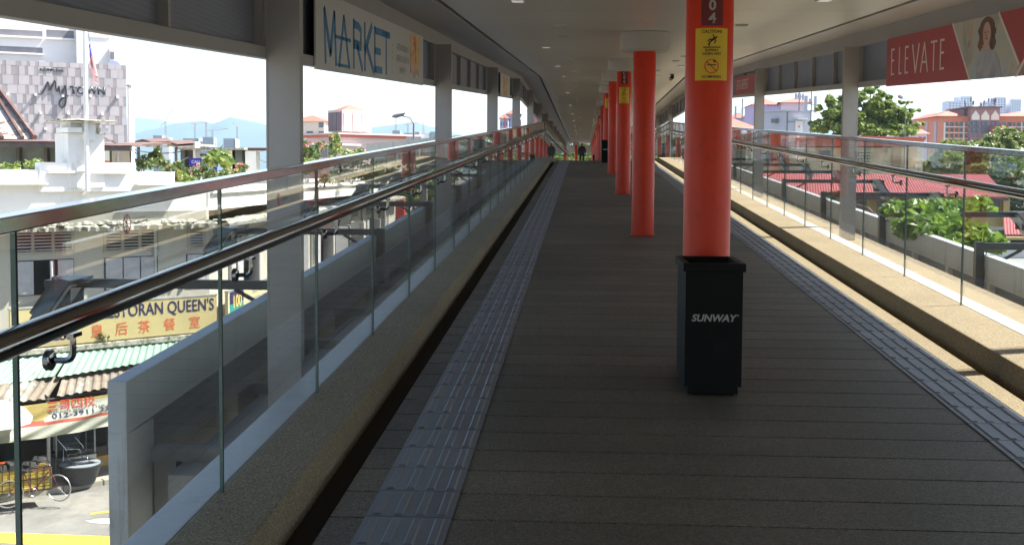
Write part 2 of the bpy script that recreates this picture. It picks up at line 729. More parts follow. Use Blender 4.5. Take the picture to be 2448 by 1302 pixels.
tag(lg.build('outer_ledge', 'kerb_wash'), kind='structure')

# glass balustrades
GP = 1.55


def balustrade(X, hx, ph, h0, hr, hh, label, s):
    root = thing('glass_balustrade', (X, 3, dk(3)), label, 'balustrade', 'glass balustrades along the walkway')
    t = .006
    def pane(g):
        mb = MB()
        z0, z1 = h0 - .03, hr - .01
        y0, y1 = .005, GP - .005
        mb.hexa([(-t, y0, z0 + g * y0), (t, y0, z0 + g * y0), (t, y1, z0 + g * y1), (-t, y1, z0 + g * y1)],
                [(-t, y0, z1 + g * y0), (t, y0, z1 + g * y0), (t, y1, z1 + g * y1), (-t, y1, z1 + g * y1)])
        mb.m = [1, 1, 1, 0, 1, 0]
        return mb.build('glass_panel', ['glass', 'glass_edge'], org=(0, 0, 0))
    def br():
        mb = MB()
        e = hx - X
        d = -1 if e > 0 else 1
        zc = hh - .033
        pts = [(hx, .15, zc), (hx, .15, zc - .045)]
        for k in range(1, 5):
            a = k / 4 * pi / 2
            pts.append((hx + d * .02 * (1 - cos(a)), .15, zc - .045 - .02 * sin(a)))
        pts.append((X - d * .022, .15, zc - .065))
        mb.tube(pts, .008, 8)
        xg = X - d * .008
        mb.T = Matrix.Translation((xg, .15, zc - .065)) @ Matrix.Rotation(pi / 2, 4, 'Y')
        mb.lathe([(.024, -.006), (.026, -.004), (.026, .008), (.02, .012)] if d < 0 else [(.02, -.012), (.026, -.008), (.026, .004), (.024, .006)], n=16)
        mb.T = None
        mb.box(hx - .012, hx + .012, .125, .175, zc - .006, zc + .004)
        return mb.build('bracket', 'chrome_dark', org=(0, 0, 0), smooth=40)
    ps, pf, b = pane(G_), pane(0), br()
    mb = MB()
    mb.box(-.007, .007, -.0035, .0035, h0 - .03, hr - .015)
    sealo = mb.build('joint_seal', 'rubber', org=(0, 0, 0))
    rail = MB()
    rail.sweep(rect(X - .031, X + .031, hr - .019, hr + .019), DST)
    rail.build('top_rail', 'steel', root, bevel=.004)
    hd = MB()
    hd.sweep([(hx + .036 * cos(2 * pi * k / 20), hh + .032 * sin(2 * pi * k / 20)) for k in range(20)], DST)
    hnd = hd.build('handrail', 'chrome_dark', root, smooth=40)
    y = ph - 4 * GP
    k = 0
    while y + GP < 100:
        src = ps if y + GP <= YC + .4 else pf
        if y > YC - GP + .4 and y < YC:
            y = YC
        c = inst(src, root, (X, y, dk(y)), name='glass_panel')
        c2 = inst(b, root, (0, y, dk(y)), name='bracket')
        c2.parent = hnd
        c2.location = Vector((0, y, dk(y))) - ORG[hnd.name]
        inst(sealo, root, (X, y, dk(y)), name='joint_seal')
        y += GP
        k += 1
    for o in (ps, pf, b, sealo):
        bpy.data.objects.remove(o)
    return root


balustrade(-1.3198, -1.249, 2.653, .115, 1.2495, 1.0009, 'clear glass balustrade on the shaded left kerb with dark tubular handrail', 'l')
balustrade(2.7783, 2.70, 8.8167 - 4 * GP, .115, 1.2624, 1.02, 'clear glass balustrade on the sunlit right kerb with dark tubular handrail', 'r')

# stickers on the glass
for k, (y0, z0, X) in enumerate(((3.28, 1.372, -1.3125), (4.97, 1.40, -1.3125))):
    lab = ('small clear do not lean sticker on the nearest left glass panel', 'small clear do not lean sticker on left glass before the wide grey column')[k]
    z1 = z0 - .062
    mb = MB()
    nn = 22
    cy, cz, rr = y0 + .032, z0 - .031, .028
    for q in range(nn):
        a, b2 = 2 * pi * q / nn, 2 * pi * (q + 1) / nn
        mb.prism([(cos(a) * rr, sin(a) * rr), (cos(b2) * rr, sin(b2) * rr), (cos(b2) * rr * .86, sin(b2) * rr * .86), (cos(a) * rr * .86, sin(a) * rr * .86)], (X + .001, cy, cz), (0, 1, 0), (0, 0, 1), (1, 0, 0), .0006)
    mb.stroke([(-.02, .018), (.02, -.018)], .003, (X + .001, cy, cz), (0, 1, 0), (0, 0, 1), (1, 0, 0), .0007)
    st = mb.build('warning_sticker', 'signred', org=(X, y0, z0))
    tag(st, lab, 'sticker', 'do not lean stickers')
    mb = MB()
    mb.stroke([(0, .02), (0, .014)], .006, (X + .001, cy, cz), (0, 1, 0), (0, 0, 1), (1, 0, 0), .0004)
    mb.stroke([(0, .012), (.001, -.004), (-.002, -.018), (-.008, -.02)], .005, (X + .001, cy, cz), (0, 1, 0), (0, 0, 1), (1, 0, 0), .0004)
    mb.stroke([(0, .008), (-.01, .0), (-.006, -.004)], .004, (X + .001, cy, cz), (0, 1, 0), (0, 0, 1), (1, 0, 0), .0004)
    mb.stroke([(.045, .0), (.16, .0055)], .003, (X + .001, cy, cz), (0, 1, 0), (0, 0, 1), (1, 0, 0), .0004)
    mb.build('figure', 'black_print', st)
    text('Do not lean against the glass', .0105, 'black_print', 'lettering', st, (X, y0 + .075, z0 - .018), (0, 1, G_), (0, 0, 1), .0015, align='LEFT', xs=.8)
    text('Dilarang bersandar pada kaca', .0105, 'black_print', 'lettering', st, (X, y0 + .075, z0 - .042), (0, 1, G_), (0, 0, 1), .0015, align='LEFT', xs=.8)

# ceiling, soffits, roof
cl = MB()
cl.sweep(rect(-1.9, 3.45, .12, .2), [(y, z + CE0) for y, z in CST])
cl.sweep(rect(-2.1, 3.62, .2, .32), [(y, z + CE0) for y, z in CST])
ceil = tag(cl.build('ceiling', 'groove'), kind='structure')
cpan = []
CP = PITCH / 5
y = 7.1222 - 7 * CP
k = 0
while y < 118:
    g0, g1 = ce(y), ce(y + CP)
    yy = [y + .004, y + CP - .004]
    st = [(yy[0], ce(yy[0])), (yy[1], ce(yy[1]))]
    if yy[0] < YK < yy[1]:
        st.insert(1, (YK, ce(YK)))
    mb = MB()
    mb.sweep(rect(-1.285, 2.857, 0, .05), st)
    mb.build('ceiling_panel', 'ceiling', ceil)
    y += CP
for x0, x1, a in ((-1.86, -1.345, 'l'), (2.917, 3.41, 'r')):
    mb = MB()
    mb.sweep(rect(x0, x1, 0, .1), [(y, z + CE0) for y, z in CST])
    tag(mb.build('soffit', 'soffit'), kind='structure')

# upper side walls: beam, louvre panels between mullions, bottom rail
LOUV = []
for sd, X, d, ph, lab in ((-1, -1.84, -1, 6.7074, 'grey louvred upper wall above the left opening'), (1, 3.4, 1, 7.3014, 'grey louvred upper wall above the right opening')):
    root = thing('upper_wall', (X, 3, 2), lab, 'upper wall', 'upper walls of the walkway')
    S_ = lambda z: [(y, q + z) for y, q in CST]
    bx = lambda a, b, z0, z1: rect(min(a, b), max(a, b), z0, z1)
    mb = MB()
    mb.sweep(bx(X, X + d * .2, 2.30, CE0 - .002), CST)
    mb.build('beam', 'paint_grey', root)
    mb = MB()
    mb.sweep(bx(X - d * .012, X + d * .05, 1.791, 1.86), CST)
    mb.build('bottom_rail', 'paint_grey', root, bevel=.004)
    y = ph - 2 * PITCH
    CPB = PITCH / 5
    while y < 112:
        for q in range(5):
            a, b = y + q * CPB, y + (q + 1) * CPB
            st = [(a + .016, ceo(a + .016)), (b - .016, ceo(b - .016))]
            if st[0][0] < YK < st[1][0]:
                st.insert(1, (YK, ceo(YK)))
            mb = MB()
            mb.sweep(bx(X + d * .05, X + d * .1, 1.86, 2.30), st)
            mb.build('louvre_panel', 'louvre', root)
            mb = MB()
            mb.sweep(bx(X + d * .0, X + d * .1, 1.86, 2.30), [(a - .016, ceo(a)), (a + .016, ceo(a))])
            mb.build('mullion', 'paint_grey', root)
        y += PITCH

# grey blade columns carrying the upper walls
ORD = ['nearest', 'second', 'third', 'fourth', 'fifth', 'sixth', 'seventh', 'eighth', 'ninth', 'tenth', 'eleventh', 'twelfth', 'thirteenth', 'fourteenth']
for sd, x0, x1, ph, n0 in (('left', -1.8296, -1.6313, 6.7074, 0), ('right', 3.216, 3.3995, 7.3014, 0)):
    for k in range(-1, 14):
        y = ph + k * PITCH
        zb = dk(y) - .45
        zt = 2.298 + ceo(y)
        if k < 0:
            continue
        if sd == 'left':
            lab = ('wide grey steel column nearest on the left, before the market banner', 'grey steel column on the left at the far end of the market banner')[k] if k < 2 else '%s grey steel column along the left side, counted from the nearest' % ORD[k]
        else:
            lab = '%s grey steel column along the right side, counted from the nearest' % ORD[k] if k != 1 else 'grey steel column on the right at the far end of the red banner'
        mb = MB()
        tw = .004
        mb.box(x0 + .004, x1 - .004, y + .03, y + .05, zb, zt)
        mb.box(x0, x0 + .012, y, y + .08, zb, zt - .002)
        mb.box(x1 - .012, x1, y, y + .08, zb, zt - .002)
        mb.box(x0 + .012, x1 - .012, y + .002, y + .03, zb, zt - .004)
        c = mb.build('steel_column', 'paint_grey', org=(x0, y, zb), bevel=.002)
        tag(c, lab, 'column', 'grey steel columns on the ' + sd)
        mb = MB()
        mb.box(x0 - .06, x1 + .06, y - .06, y + .14, zb - .02, zb + .02)
        mb.build('base_plate', 'paint_grey', c)

# red round columns down the middle
RX = .7359


def caution(root, x, y, z, rad):
    """yellow caution sticker bent round the column, with its printing"""
    W, H = .2, .302
    def cyl(u, v, e=.0):
        a = u / rad
        return (x + (rad + e) * sin(a), y - (rad + e) * cos(a), z + v)
    def patch(poly_mb, u0, u1, v0, v1, e, nseg=10):
        vs, fs = [], []
        for i in range(nseg + 1):
            u = u0 + (u1 - u0) * i / nseg
            vs += [cyl(u, v0, e), cyl(u, v1, e)]
        for i in range(nseg):
            fs.append((2 * i, 2 * i + 2, 2 * i + 3, 2 * i + 1))
        poly_mb.add(vs, fs)
    mb = MB()
    patch(mb, -W / 2, W / 2, -H / 2, H / 2, .0015)
    sg = mb.build('caution_sticker', 'yellow_print', root)
    mb = MB()
    def bar(pts, w):
        for i in range(len(pts) - 1):
            (a, b), (c, d) = pts[i], pts[i + 1]
            L = math.hypot(c - a, d - b) or 1
            nx, ny = -(d - b) / L * w / 2, (c - a) / L * w / 2
            q_ = max(1, int(abs(c - a) / .008))
            for s_ in range(q_):
                a0, b0, c0, d0 = a + (c - a) * s_ / q_, b + (d - b) * s_ / q_, a + (c - a) * (s_ + 1) / q_, b + (d - b) * (s_ + 1) / q_
                mb.add([cyl(a0 - nx, b0 - ny, .0028), cyl(c0 - nx, d0 - ny, .0028), cyl(c0 + nx, d0 + ny, .0028), cyl(a0 + nx, b0 + ny, .0028)], [(0, 1, 2, 3)])
    bar([(-.05, .04), (.05, .04)], .006)
    bar([(-.018, .048), (-.014, .068), (.004, .082)], .009)
    bar([(.004, .082), (.018, .098)], .013)
    bar([(.02, .098), (.03, .099)], .011)
    bar([(.006, .085), (-.014, .086), (-.024, .074)], .007)
    bar([(.016, .094), (.006, .108), (.008, .116)], .006)
    bar([(.018, .09), (.022, .074), (.012, .062)], .006)
    bar([(-.026, -.062), (.026, -.062)], .006)
    bar([(.008, -.04), (.016, -.048), (.012, -.034), (.022, -.046)], .004)
    mb.build('pictogram', 'black_print', sg)
    mb = MB()
    q = 26
    for i in range(q):
        a, b = 2 * pi * i / q, 2 * pi * (i + 1) / q
        mb.add([cyl(.042 * cos(a), -.07 + .042 * sin(a), .0026), cyl(.042 * cos(b), -.07 + .042 * sin(b), .0026), cyl(.036 * cos(b), -.07 + .036 * sin(b), .0026), cyl(.036 * cos(a), -.07 + .036 * sin(a), .0026)], [(0, 1, 2, 3)])
    bar([(-.026, -.044), (.027, -.097)], .0065)
    mb.build('prohibition_ring', 'signred', sg)
    for s_, zz, sz, xs in (('CAUTION!', .13, .026, .95), ('SLIPPERY', .022, .021, .95), ('WHEN WET', .001, .021, .95), ('NO SMOKING', -.131, .02, .9)):
        t = text(s_, sz, 'black_print', 'lettering', sg, (0, 0, 0), (1, 0, 0), (0, 0, 1), 0, bold=.02, xs=xs)
        for v in t.data.vertices:
            wv = v.co + ORG[sg.name]
            v.co = Vector(cyl(wv.x, zz + wv.z, .0028)) - ORG[sg.name]
    return sg


def number_plate(root, x, y, z, rad, chars):
    def cyl(u, v, e):
        a = u / rad
        return (x + (rad + e) * sin(a), y - (rad + e) * cos(a), z + v)
    mb = MB()
    vs, fs = [], []
    for i in range(7):
        u = -.064 + .128 * i / 6
        vs += [cyl(u, -.115, .002), cyl(u, .115, .002)]
    fs = [(2 * i, 2 * i + 2, 2 * i + 3, 2 * i + 1) for i in range(6)]
    mb.add(vs, fs)
    p = mb.build('number_plate', 'maroon', root)
    for k, ch in enumerate(chars):
        t = text(ch, .082, 'silver_print', 'lettering', p, (0, 0, 0), (1, 0, 0), (0, 0, 1), 0, bold=.03)
        for v in t.data.vertices:
            wv = v.co + ORG[p.name]
            v.co = Vector(cyl(wv.x, .075 - .075 * k + wv.z, .0035)) - ORG[p.name]


RED_LAB = {0: 'nearest red round column, with C04 plate and yellow caution sticker, behind the bin', 1: 'second red round column, without any sticker, white drum capital in full view',
           2: 'third red round column, with C06 plate and yellow caution sticker'}
for k in range(14):
    y = 7.1222 + k * PITCH
    z0, z1 = dk(y), ce(y)
    root = thing('red_column', (RX, y, z0), RED_LAB.get(k, '%s red round column of the middle row, counted from the nearest' % ORD[k]), 'column', 'red round columns down the middle')
    mb = MB()
    mb.lathe([(.14, z0), (.14, z1 - .2)], (RX, y, 0), 40)
    mb.build('shaft', 'red', root, smooth=40)
    mb = MB()
    mb.lathe([(.29, z1 - .245), (.305, z1 - .235), (.305, z1 - .022), (.29, z1 - .018), (.29, z1 + .01)], (RX, y, 0), 40)
    mb.build('capital', 'capital', root, smooth=35)
    mb = MB()
    mb.lathe([(.15, z0), (.15, z0 + .012), (.141, z0 + .016)], (RX, y, 0), 32)
    mb.build('base_ring', 'red', root, smooth=35)
    if k in (0, 2, 4, 6, 8):
        zc = 2.185 if k == 0 else z0 + 1.86
        if k == 0:
            number_plate(root, RX, y, 2.465, .14, 'C04')
        else:
            number_plate(root, RX, y, z0 + 2.19, .14, 'C%02d' % (4 + k))
        caution(root, RX, y, zc, .14)
root = thing('red_column', (-.8, 113, dk(113)), 'lone red round column left of the man at the far end', 'column', 'red round columns down the middle')
mb = MB()
mb.lathe([(.14, dk(113)), (.14, ce(113) - .2)], (-.8, 113, 0), 24)
mb.build('shaft', 'red', root, smooth=40)
mb = MB()
mb.lathe([(.305, ce(113) - .24), (.305, ce(113) - .01)], (-.8, 113, 0), 24)
mb.build('capital', 'capital', root, smooth=40)

# far end: cross gallery
mb = MB()
mb.box(-7, 9, 121.2, 123, 3.42, 4.2)
e_ = tag(mb.build('cross_beam', 'soffit', org=(0, 122, 3.4)), 'pale cross beam closing the far end of the walkway', 'beam')
mb = MB()
mb.box(-7, 9, 121.1, 125, 1.45, 1.86)
tag(mb.build('landing_floor', 'slab'), kind='structure')

# downlights in the ceiling
def downlight(x, y, w, l, mat, label):
    z = ce(y)
    root = thing('ceiling_light', (x, y, z), label, 'ceiling light', 'small lights in the ceiling')
    mb = MB()
    z0, z1 = ce(y - l / 2), ce(y + l / 2)
    mb.hexa([(x - w / 2, y - l / 2, z0 - .016), (x + w / 2, y - l / 2, z0 - .016), (x + w / 2, y + l / 2, z1 - .016), (x - w / 2, y + l / 2, z1 - .016)],
            [(x - w / 2, y - l / 2, z0), (x + w / 2, y - l / 2, z0), (x + w / 2, y + l / 2, z1), (x - w / 2, y + l / 2, z1)])
    mb.build('housing', 'capital', root)
    mb = MB()
    q = .012
    mb.hexa([(x - w / 2 + q, y - l / 2 + q, z0 - .02), (x + w / 2 - q, y - l / 2 + q, z0 - .02), (x + w / 2 - q, y + l / 2 - q, z1 - .02), (x - w / 2 + q, y + l / 2 - q, z1 - .02)],
            [(x - w / 2 + q, y - l / 2 + q, z0 - .015), (x + w / 2 - q, y - l / 2 + q, z0 - .015), (x + w / 2 - q, y + l / 2 - q, z1 - .015), (x - w / 2 + q, y + l / 2 - q, z1 - .015)])
    mb.build('diffuser', mat, root)


for k in range(0, 11):
    downlight(-.6, 10.48 + k * PITCH, .125, .22, 'lamp', '%s white ceiling light of the left row, counted from the nearest' % ORD[k])
    downlight(2.07, 10.48 + k * PITCH, .125, .22, 'lamp', '%s white ceiling light of the right row, counted from the nearest' % ORD[k])
for k in range(0, 9):
    for q, yy in enumerate((13.57, 15.54)):
        downlight(-.29, yy + k * PITCH, .13, .13, 'capital', '%s small square fitting %s the %s capital, left of the middle row' % (('unlit', 'unlit')[q], ('before', 'after')[q], ORD[k + 1]))
        downlight(1.76, yy + k * PITCH, .13, .13, 'capital', '%s small square fitting %s the %s capital, right of the middle row' % (('unlit', 'unlit')[q], ('before', 'after')[q], ORD[k + 1]))

# security camera
cx, cy, cz = 2.33, 32.05, ce(32.05)
root = thing('security_camera', (cx, cy, cz), 'small black security camera hanging under the right half of the ceiling', 'camera')
mb = MB()
mb.lathe([(.05, cz - .03), (.055, cz)], (cx, cy, 0), 16)
mb.lathe([(.018, cz - .07), (.018, cz - .03)], (cx, cy, 0), 10)
mb.build('mount', 'black_metal', root, smooth=40)
mb = MB()
mb.T = Matrix.Translation((cx - .02, cy - .02, cz - .105)) @ rotm('Z', R(-25)) @ rotm('X', R(115))
mb.lathe([(.03, -.1), (.048, -.09), (.05, .05), (.04, .075)], n=16)
mb.T = None
mb.build('body', 'black_metal', root, smooth=40)
mb = MB()
mb.T = Matrix.Translation((cx - .02, cy - .02, cz - .105)) @ rotm('Z', R(-25)) @ rotm('X', R(115))
mb.lathe([(.03, .074), (.026, .082)], n=16)
mb.build('lens', 'coping', root, smooth=40)

# parapets outside the glass, with recessed panels
def parapet(X, d, h, ya, yb, label, endpost):
    """inner face at X, body towards d"""
    root = thing('parapet_wall', (X, ya, dk(ya)), label, 'parapet wall', 'white parapets outside the glass')
    st = sst(DST, ya, yb, dk)
    b = lambda a, c, z0, z1: rect(min(a, c), max(a, c), z0, z1)
    mb = MB()
    mb.sweep(b(X, X + d * .1, h - .27, h), st)
    mb.build('top_band', 'parapet', root, bevel=.008)
    mb = MB()
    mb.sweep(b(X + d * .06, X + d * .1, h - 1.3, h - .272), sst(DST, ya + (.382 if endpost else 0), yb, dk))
    mb.build('recessed_panel', 'parapet_panel_shade', root)
    post = None
    y = ya + (1.2 if endpost else 0)
    while y < yb - .3 and not endpost:
        if post is None:
            mb = MB()
            xa, xb = sorted((X + d * .012, X + d * .06))
            mb.box(xa - X, xb - X, -.06, .06, h - 1.25, h - .272)
            post = mb.build('panel_post', 'parapet', org=(0, 0, 0))
            post.parent = root
            post.location = Vector((X, y, dk(y))) - ORG[root.name]
        else:
            inst(post, root, (X, y, dk(y)))
        y += 1.37
    if endpost:
        mb = MB()
        z = dk(ya)
        xa, xb = sorted((X, X + d * .1))
        mb.box(xa, xb, ya, ya + .38, z - 3.2, z + h - .268)
        mb.build('end_post', 'parapet', root, bevel=.006)
    return root


parapet(-2.3158, -1, .144, 5.81, 60, 'white parapet outside the left glass, ending in a tall post', True)
parapet(4.0552, 1, .0976, -3, 60, 'white parapet outside the right glass with recessed grey panels', False)

# concrete outrigger frames and trunking between deck edge and left parapet
trk = MB()
trk.sweep(rect(-2.14, -1.93, -.58, -.36), sst(DST, 5.9, 38, dk))
tag(trk.build('cable_trunking', 'slab', org=(-2, 5.9, 0), bevel=.006), 'grey boxed cable trunking running up beside the left parapet', 'trunking')
for k in range(16):
    y = 6.14 + k * 1.54
    z = dk(y)
    root = thing('support_frame', (-2, y, z - 2), '%s pale support frame between left kerb and parapet, counted from the near end' % (ORD + ['fifteenth', 'sixteenth'])[k], 'support frame', 'support frames beside the left parapet')
    mb = MB()
    mb.box(-2.314, -1.52, y, y + .1, z - .36, z - .29)
    mb.build('cross_beam', 'slab', root)
    for xa in (-2.3, -1.72):
        mb = MB()
        mb.box(xa, xa + .12, y + .003, y + .097, z - 2, z - .3602)
        mb.build('leg', 'slab', root)

# floodlights on arms over the parapets
def floodlight(X, y, d, L, label, group):
    z = dk(y) + .185
    root = thing('floodlight', (X, y, dk(y) - .35), label, 'floodlight', group)
    mb = MB()
    mb.box(X - .042, X + .042, y - .042, y + .042, dk(y) - .45, z + .045)
    mb.build('post', 'black_metal', root, bevel=.004)
    mb = MB()
    xa, xb = sorted((X + d * .042, X + d * L))
    mb.box(xa, xb, y - .03, y + .03, z - .035, z + .035)
    mb.build('arm', 'black_metal', root, bevel=.004)
    mb = MB()
    mb.tube([(X + d * .04, y + .0, z - .25), (X + d * .42, y + .0, z - .034)], .017, 6)
    mb.build('brace', 'black_metal', root)
    mb = MB()
    mb.tube([(X + d * .06, y - .035, z - .04), (X + d * .05, y - .05, z - .2), (X + d * .03, y - .048, z - .45)], .006, 6)
    mb.build('cable', 'rubber', root, smooth=40)
    cx = X + d * (L + .05)
    mb = MB()
    mb.box(cx - .11, cx + .11, y - .12, y + .12, z - .03, z + .03)
    mb.box(cx - .05, cx + .1, y - .125, y - .115, z - .2, z + .02)
    mb.box(cx - .05, cx + .1, y + .115, y + .125, z - .2, z + .02)
    mb.box(cx - .08, cx + .02, y - .05, y + .05, z + .03, z + .05)
    mb.build('yoke', 'black_metal', root, bevel=.004)
    T = Matrix.Translation((cx + d * .04, y, z - .15)) @ rotm('Y', d * R(54)) @ Matrix.Scale(1.3, 4)
    mb = MB()
    mb.T = T
    mb.hexa([(-.2, -.17, -.03), (.2, -.17, -.03), (.2, .17, -.03), (-.2, .17, -.03)], [(-.15, -.12, .055), (.15, -.12, .055), (.15, .12, .055), (-.15, .12, .055)])
    for q in range(5):
        mb.box(-.13, .13, -.1 + q * .045, -.088 + q * .045, .055, .085)
    hs = mb.build('housing', 'black_metal', root, bevel=.004)
    mb = MB()
    mb.T = T
    mb.box(-.16, .16, -.14, .14, -.034, -.0295)
    mb.build('lens', 'coping', hs)


for k in range(8):
    floodlight(-2.27, 8.93 + 4.15 * k, -1, 1.72, ('black floodlight on the nearest arm over the left parapet, before the wide column' if k == 0 else '%s black floodlight arm along the left parapet, counted from the nearest' % ORD[k]), 'floodlights over the left parapet')
for k in range(8):
    floodlight(4.01, 8.27 + 3.94 * k, 1, 1.8, '%s black floodlight arm along the right parapet, counted from the nearest' % ORD[k], 'floodlights over the right parapet')

# banners on the upper walls
def banner(root_loc, X, y0, y1, d, z0, z1, mat, label, name='banner'):
    """sheet hung on the inner face of the wall, top and bottom following the roof slope"""
    root = thing(name, root_loc, label, 'banner', 'advertising banners on the upper walls')
    mb = MB()
    st = [(y0, ceo(y0)), (y1, ceo(y1))]
    xa, xb = sorted((X, X + d * .012))
    mb.sweep(rect(xa, xb, z0, z1), st)
    mb.build('sheet', mat, root)
    return root


def slope_frame(X, y, z, right):
    """origin on a wall, reading direction along the roof slope"""
    return (X, y, z + ceo(y)), (0, right, right * CEG), (0, 0, 1)


XB = -1.812
b1 = banner((XB, 10, 2.5), XB, 7.9, 13.2, -1, 1.772, 2.31, 'white_print', 'white market place banner with blue letters on the upper left wall')
O, U, V = slope_frame(XB, 7.9, 1.772, 1)
N = (1, 0, 0)
mb = MB()
H = .36
def L(x):
    return [(a + x, b) for a, b in ()]
def stk(p, w):
    mb.stroke([(a, .055 + b * H) for a, b in p], w, O, U, V, N, .003)
x = .26
stk([(x, 1.02), (x + .04, 0)], [.045, .04])
stk([(x, 1.02), (x + .2, .2)], [.05, .07])
stk([(x + .2, .2), (x + .33, 1.02)], [.07, .05])
stk([(x + .33, 1.02), (x + .39, 0)], [.05, .05])
x = .76
stk([(x, 0), (x + .17, 1.0)], .05)
stk([(x + .17, 1.0), (x + .37, 0)], .05)
stk([(x - .05, 0.), (x + .39, 0)], .022)
stk([(x - .16, .56), (x + .42, .56)], .026)
x = 1.31
stk([(x, 0), (x, 1.03)], .05)
stk([(x, .95), (x + .2, .93), (x + .3, .85)], [.06, .06, .05])
stk([(x + .3, .87), (x + .29, .58)], .05)
stk([(x, .52), (x + .3, .5)], .075)
stk([(x + .14, .5), (x + .36, 0)], .05)
x = 1.78
stk([(x, 0), (x, 1.05)], .05)
stk([(x, .42), (x + .31, 1.05)], [.09, .06])
stk([(x + .1, .52), (x + .4, 0)], .06)
x = 2.24
stk([(x, 0), (x, 1.05)], .05)
for zz in (.98, .5, .06):
    stk([(x, zz), (x + (.36 if zz != .5 else .28), zz)], .06)
x = 2.66
stk([(x + .17, 0), (x + .17, 1.03)], .05)
stk([(x - .02, .98), (x + .36, .98)], .06)
mb.build('lettering', 'blue_print', b1)
for k, ch in enumerate('PLACE'):
    t = text(ch, .075, 'grey_print', 'lettering', b1, Vector(O) + Vector(U) * (3.16) + Vector(V) * (.085 + k * .062), Vector(V), -Vector(U), .003, xs=.8)
for s_, zz in (('GET ALL YOUR LIFE', .33), ('ESSENTIALS ONLY AT', .22), ('BASEMENT !', .11)):
    text(s_, .085, 'grey_print', 'lettering', b1, Vector(O) + Vector(U) * 3.82 + Vector(V) * zz, U, V, .003, xs=1.0)
# printed picture patch at the banner's end
pm = bpy.data.materials.new('banner_picture')
pm.use_nodes = True
t_ = pm.node_tree
tc_ = t_.nodes.new('ShaderNodeTexCoord')
nz = t_.nodes.new('ShaderNodeTexNoise')
nz.inputs['Scale'].default_value = 3.2
nz.inputs['Detail'].default_value = 5
nz.inputs['Distortion'].default_value = 1.5
t_.links.new(tc_.outputs['Object'], nz.inputs['Vector'])
cr_ = t_.nodes.new('ShaderNodeValToRGB')
e_ = cr_.color_ramp.elements
e_[0].position = .3
e_[0].color = (.55, .08, .05, 1)
e_[1].position = .72
e_[1].color = (.74, .72, .7, 1)
for p_, c_ in ((.42, (.75, .33, .1)), (.5, (.78, .58, .2)), (.58, (.7, .3, .28)), (.65, (.35, .4, .3))):
    q_ = e_.new(p_)
    q_.color = (*c_, 1)
t_.links.new(nz.outputs[0], cr_.inputs[0])
t_.links.new(cr_.outputs[0], t_.nodes['Principled BSDF'].inputs['Base Color'])
MATS['banner_picture'] = pm
mb = MB()
rng = random.Random(3)
top = [(4.35 + .16 * k / 1 * .5, .5) for k in range(11)]
for k in range(9):
    a, b2 = 4.32 + k * .075, 4.32 + (k + 1) * .075
    mb.prism([(a, .06 + .2 * abs(k - 4) / 4 * rng.random()), (b2, .06 + .2 * abs(k - 3) / 5 * rng.random()), (b2, .52), (a, .52)], O, U, V, N, .003)
mb.build('printed_picture', 'banner_picture', b1)
b2 = banner((XB, 27, 3.4), XB, 25.4, 28.6, -1, 1.80, 2.30, 'white_print', 'white banner with orange picture on the upper left wall farther along')
O2, U2, V2 = slope_frame(XB, 25.4, 1.80, 1)
mb = MB()
for k in range(7):
    a = .85 + k * .2
    mb.prism([(a, .03), (a + .2, .05), (a + .2, .47), (a, .45)], O2, U2, V2, N, .003)
mb.build('printed_picture', 'banner_picture', b2)

XR = 3.378
b3 = banner((XR, 11, 2.4), XR, 8.3, 13.56, 1, 1.775, 2.30, 'red_print', 'long red elevate banner with portraits on the upper right wall')
O, U, V = slope_frame(XR, 13.56, 1.775, -1)
N = (-1, 0, 0)
mb = MB()
H = .285
def stk(p, w):
    mb.stroke([(a, .12 + b * H) for a, b in p], w, O, U, V, N, .003)
def Ech(x):
    stk([(x, 0), (x, 1)], .026)
    for zz in (.97, .55, .03):
        stk([(x, zz), (x + (.11 if zz != .55 else .1), zz)], .02)
Ech(.22)
x = .54
stk([(x, 0), (x, 1)], .026)
stk([(x, .03), (x + .09, .03)], .02)
Ech(.78)
x = 1.05
stk([(x, 1), (x + .12, 0)], .026)
stk([(x + .12, 0), (x + .24, 1)], .026)
x = 1.36
stk([(x, 0), (x + .12, 1)], .026)
stk([(x + .12, 1), (x + .24, 0)], .026)
stk([(x + .05, .33), (x + .2, .33)], .02)
x = 1.7
stk([(x + .1, 0), (x + .1, 1)], .026)
stk([(x, .97), (x + .2, .97)], .02)
Ech(2.02)
mb.build('lettering', 'cream_print', b3)
text('your lifestyle. everyday.', .05, 'signred', 'lettering', b3, Vector(O) + Vector(U) * 1.05 + Vector(V) * .07, U, V, .003)
def pic(name, base, c2, c3, sc):
    m = bpy.data.materials.new(name)
    m.use_nodes = True
    t = m.node_tree
    tc = t.nodes.new('ShaderNodeTexCoord')
    n = t.nodes.new('ShaderNodeTexNoise')
    n.inputs['Scale'].default_value = sc
    n.inputs['Detail'].default_value = 4
    n.inputs['Distortion'].default_value = 1.
    t.links.new(tc.outputs['Object'], n.inputs['Vector'])
    cr = t.nodes.new('ShaderNodeValToRGB')
    cr.color_ramp.elements[0].position = .36
    cr.color_ramp.elements[1].position = .66
    cr.color_ramp.elements[0].color = (*base, 1)
    cr.color_ramp.elements[1].color = (*c3, 1)
    q = cr.color_ramp.elements.new(.5)
    q.color = (*c2, 1)
    t.links.new(n.outputs[0], cr.inputs[0])
    t.links.new(cr.outputs[0], t.nodes['Principled BSDF'].inputs['Base Color'])
    MATS[name] = m
pic('photo_back', (.36, .36, .3), (.55, .5, .4), (.42, .5, .52), 2.)
pic('photo_dark', (.13, .03, .03), (.4, .25, .25), (.55, .42, .4), 3.5)
pic('photo_hair', (.05, .02, .015), (.12, .05, .03), (.2, .08, .04), 5)
pic('photo_skin', (.5, .3, .22), (.6, .38, .3), (.62, .42, .35), 3)
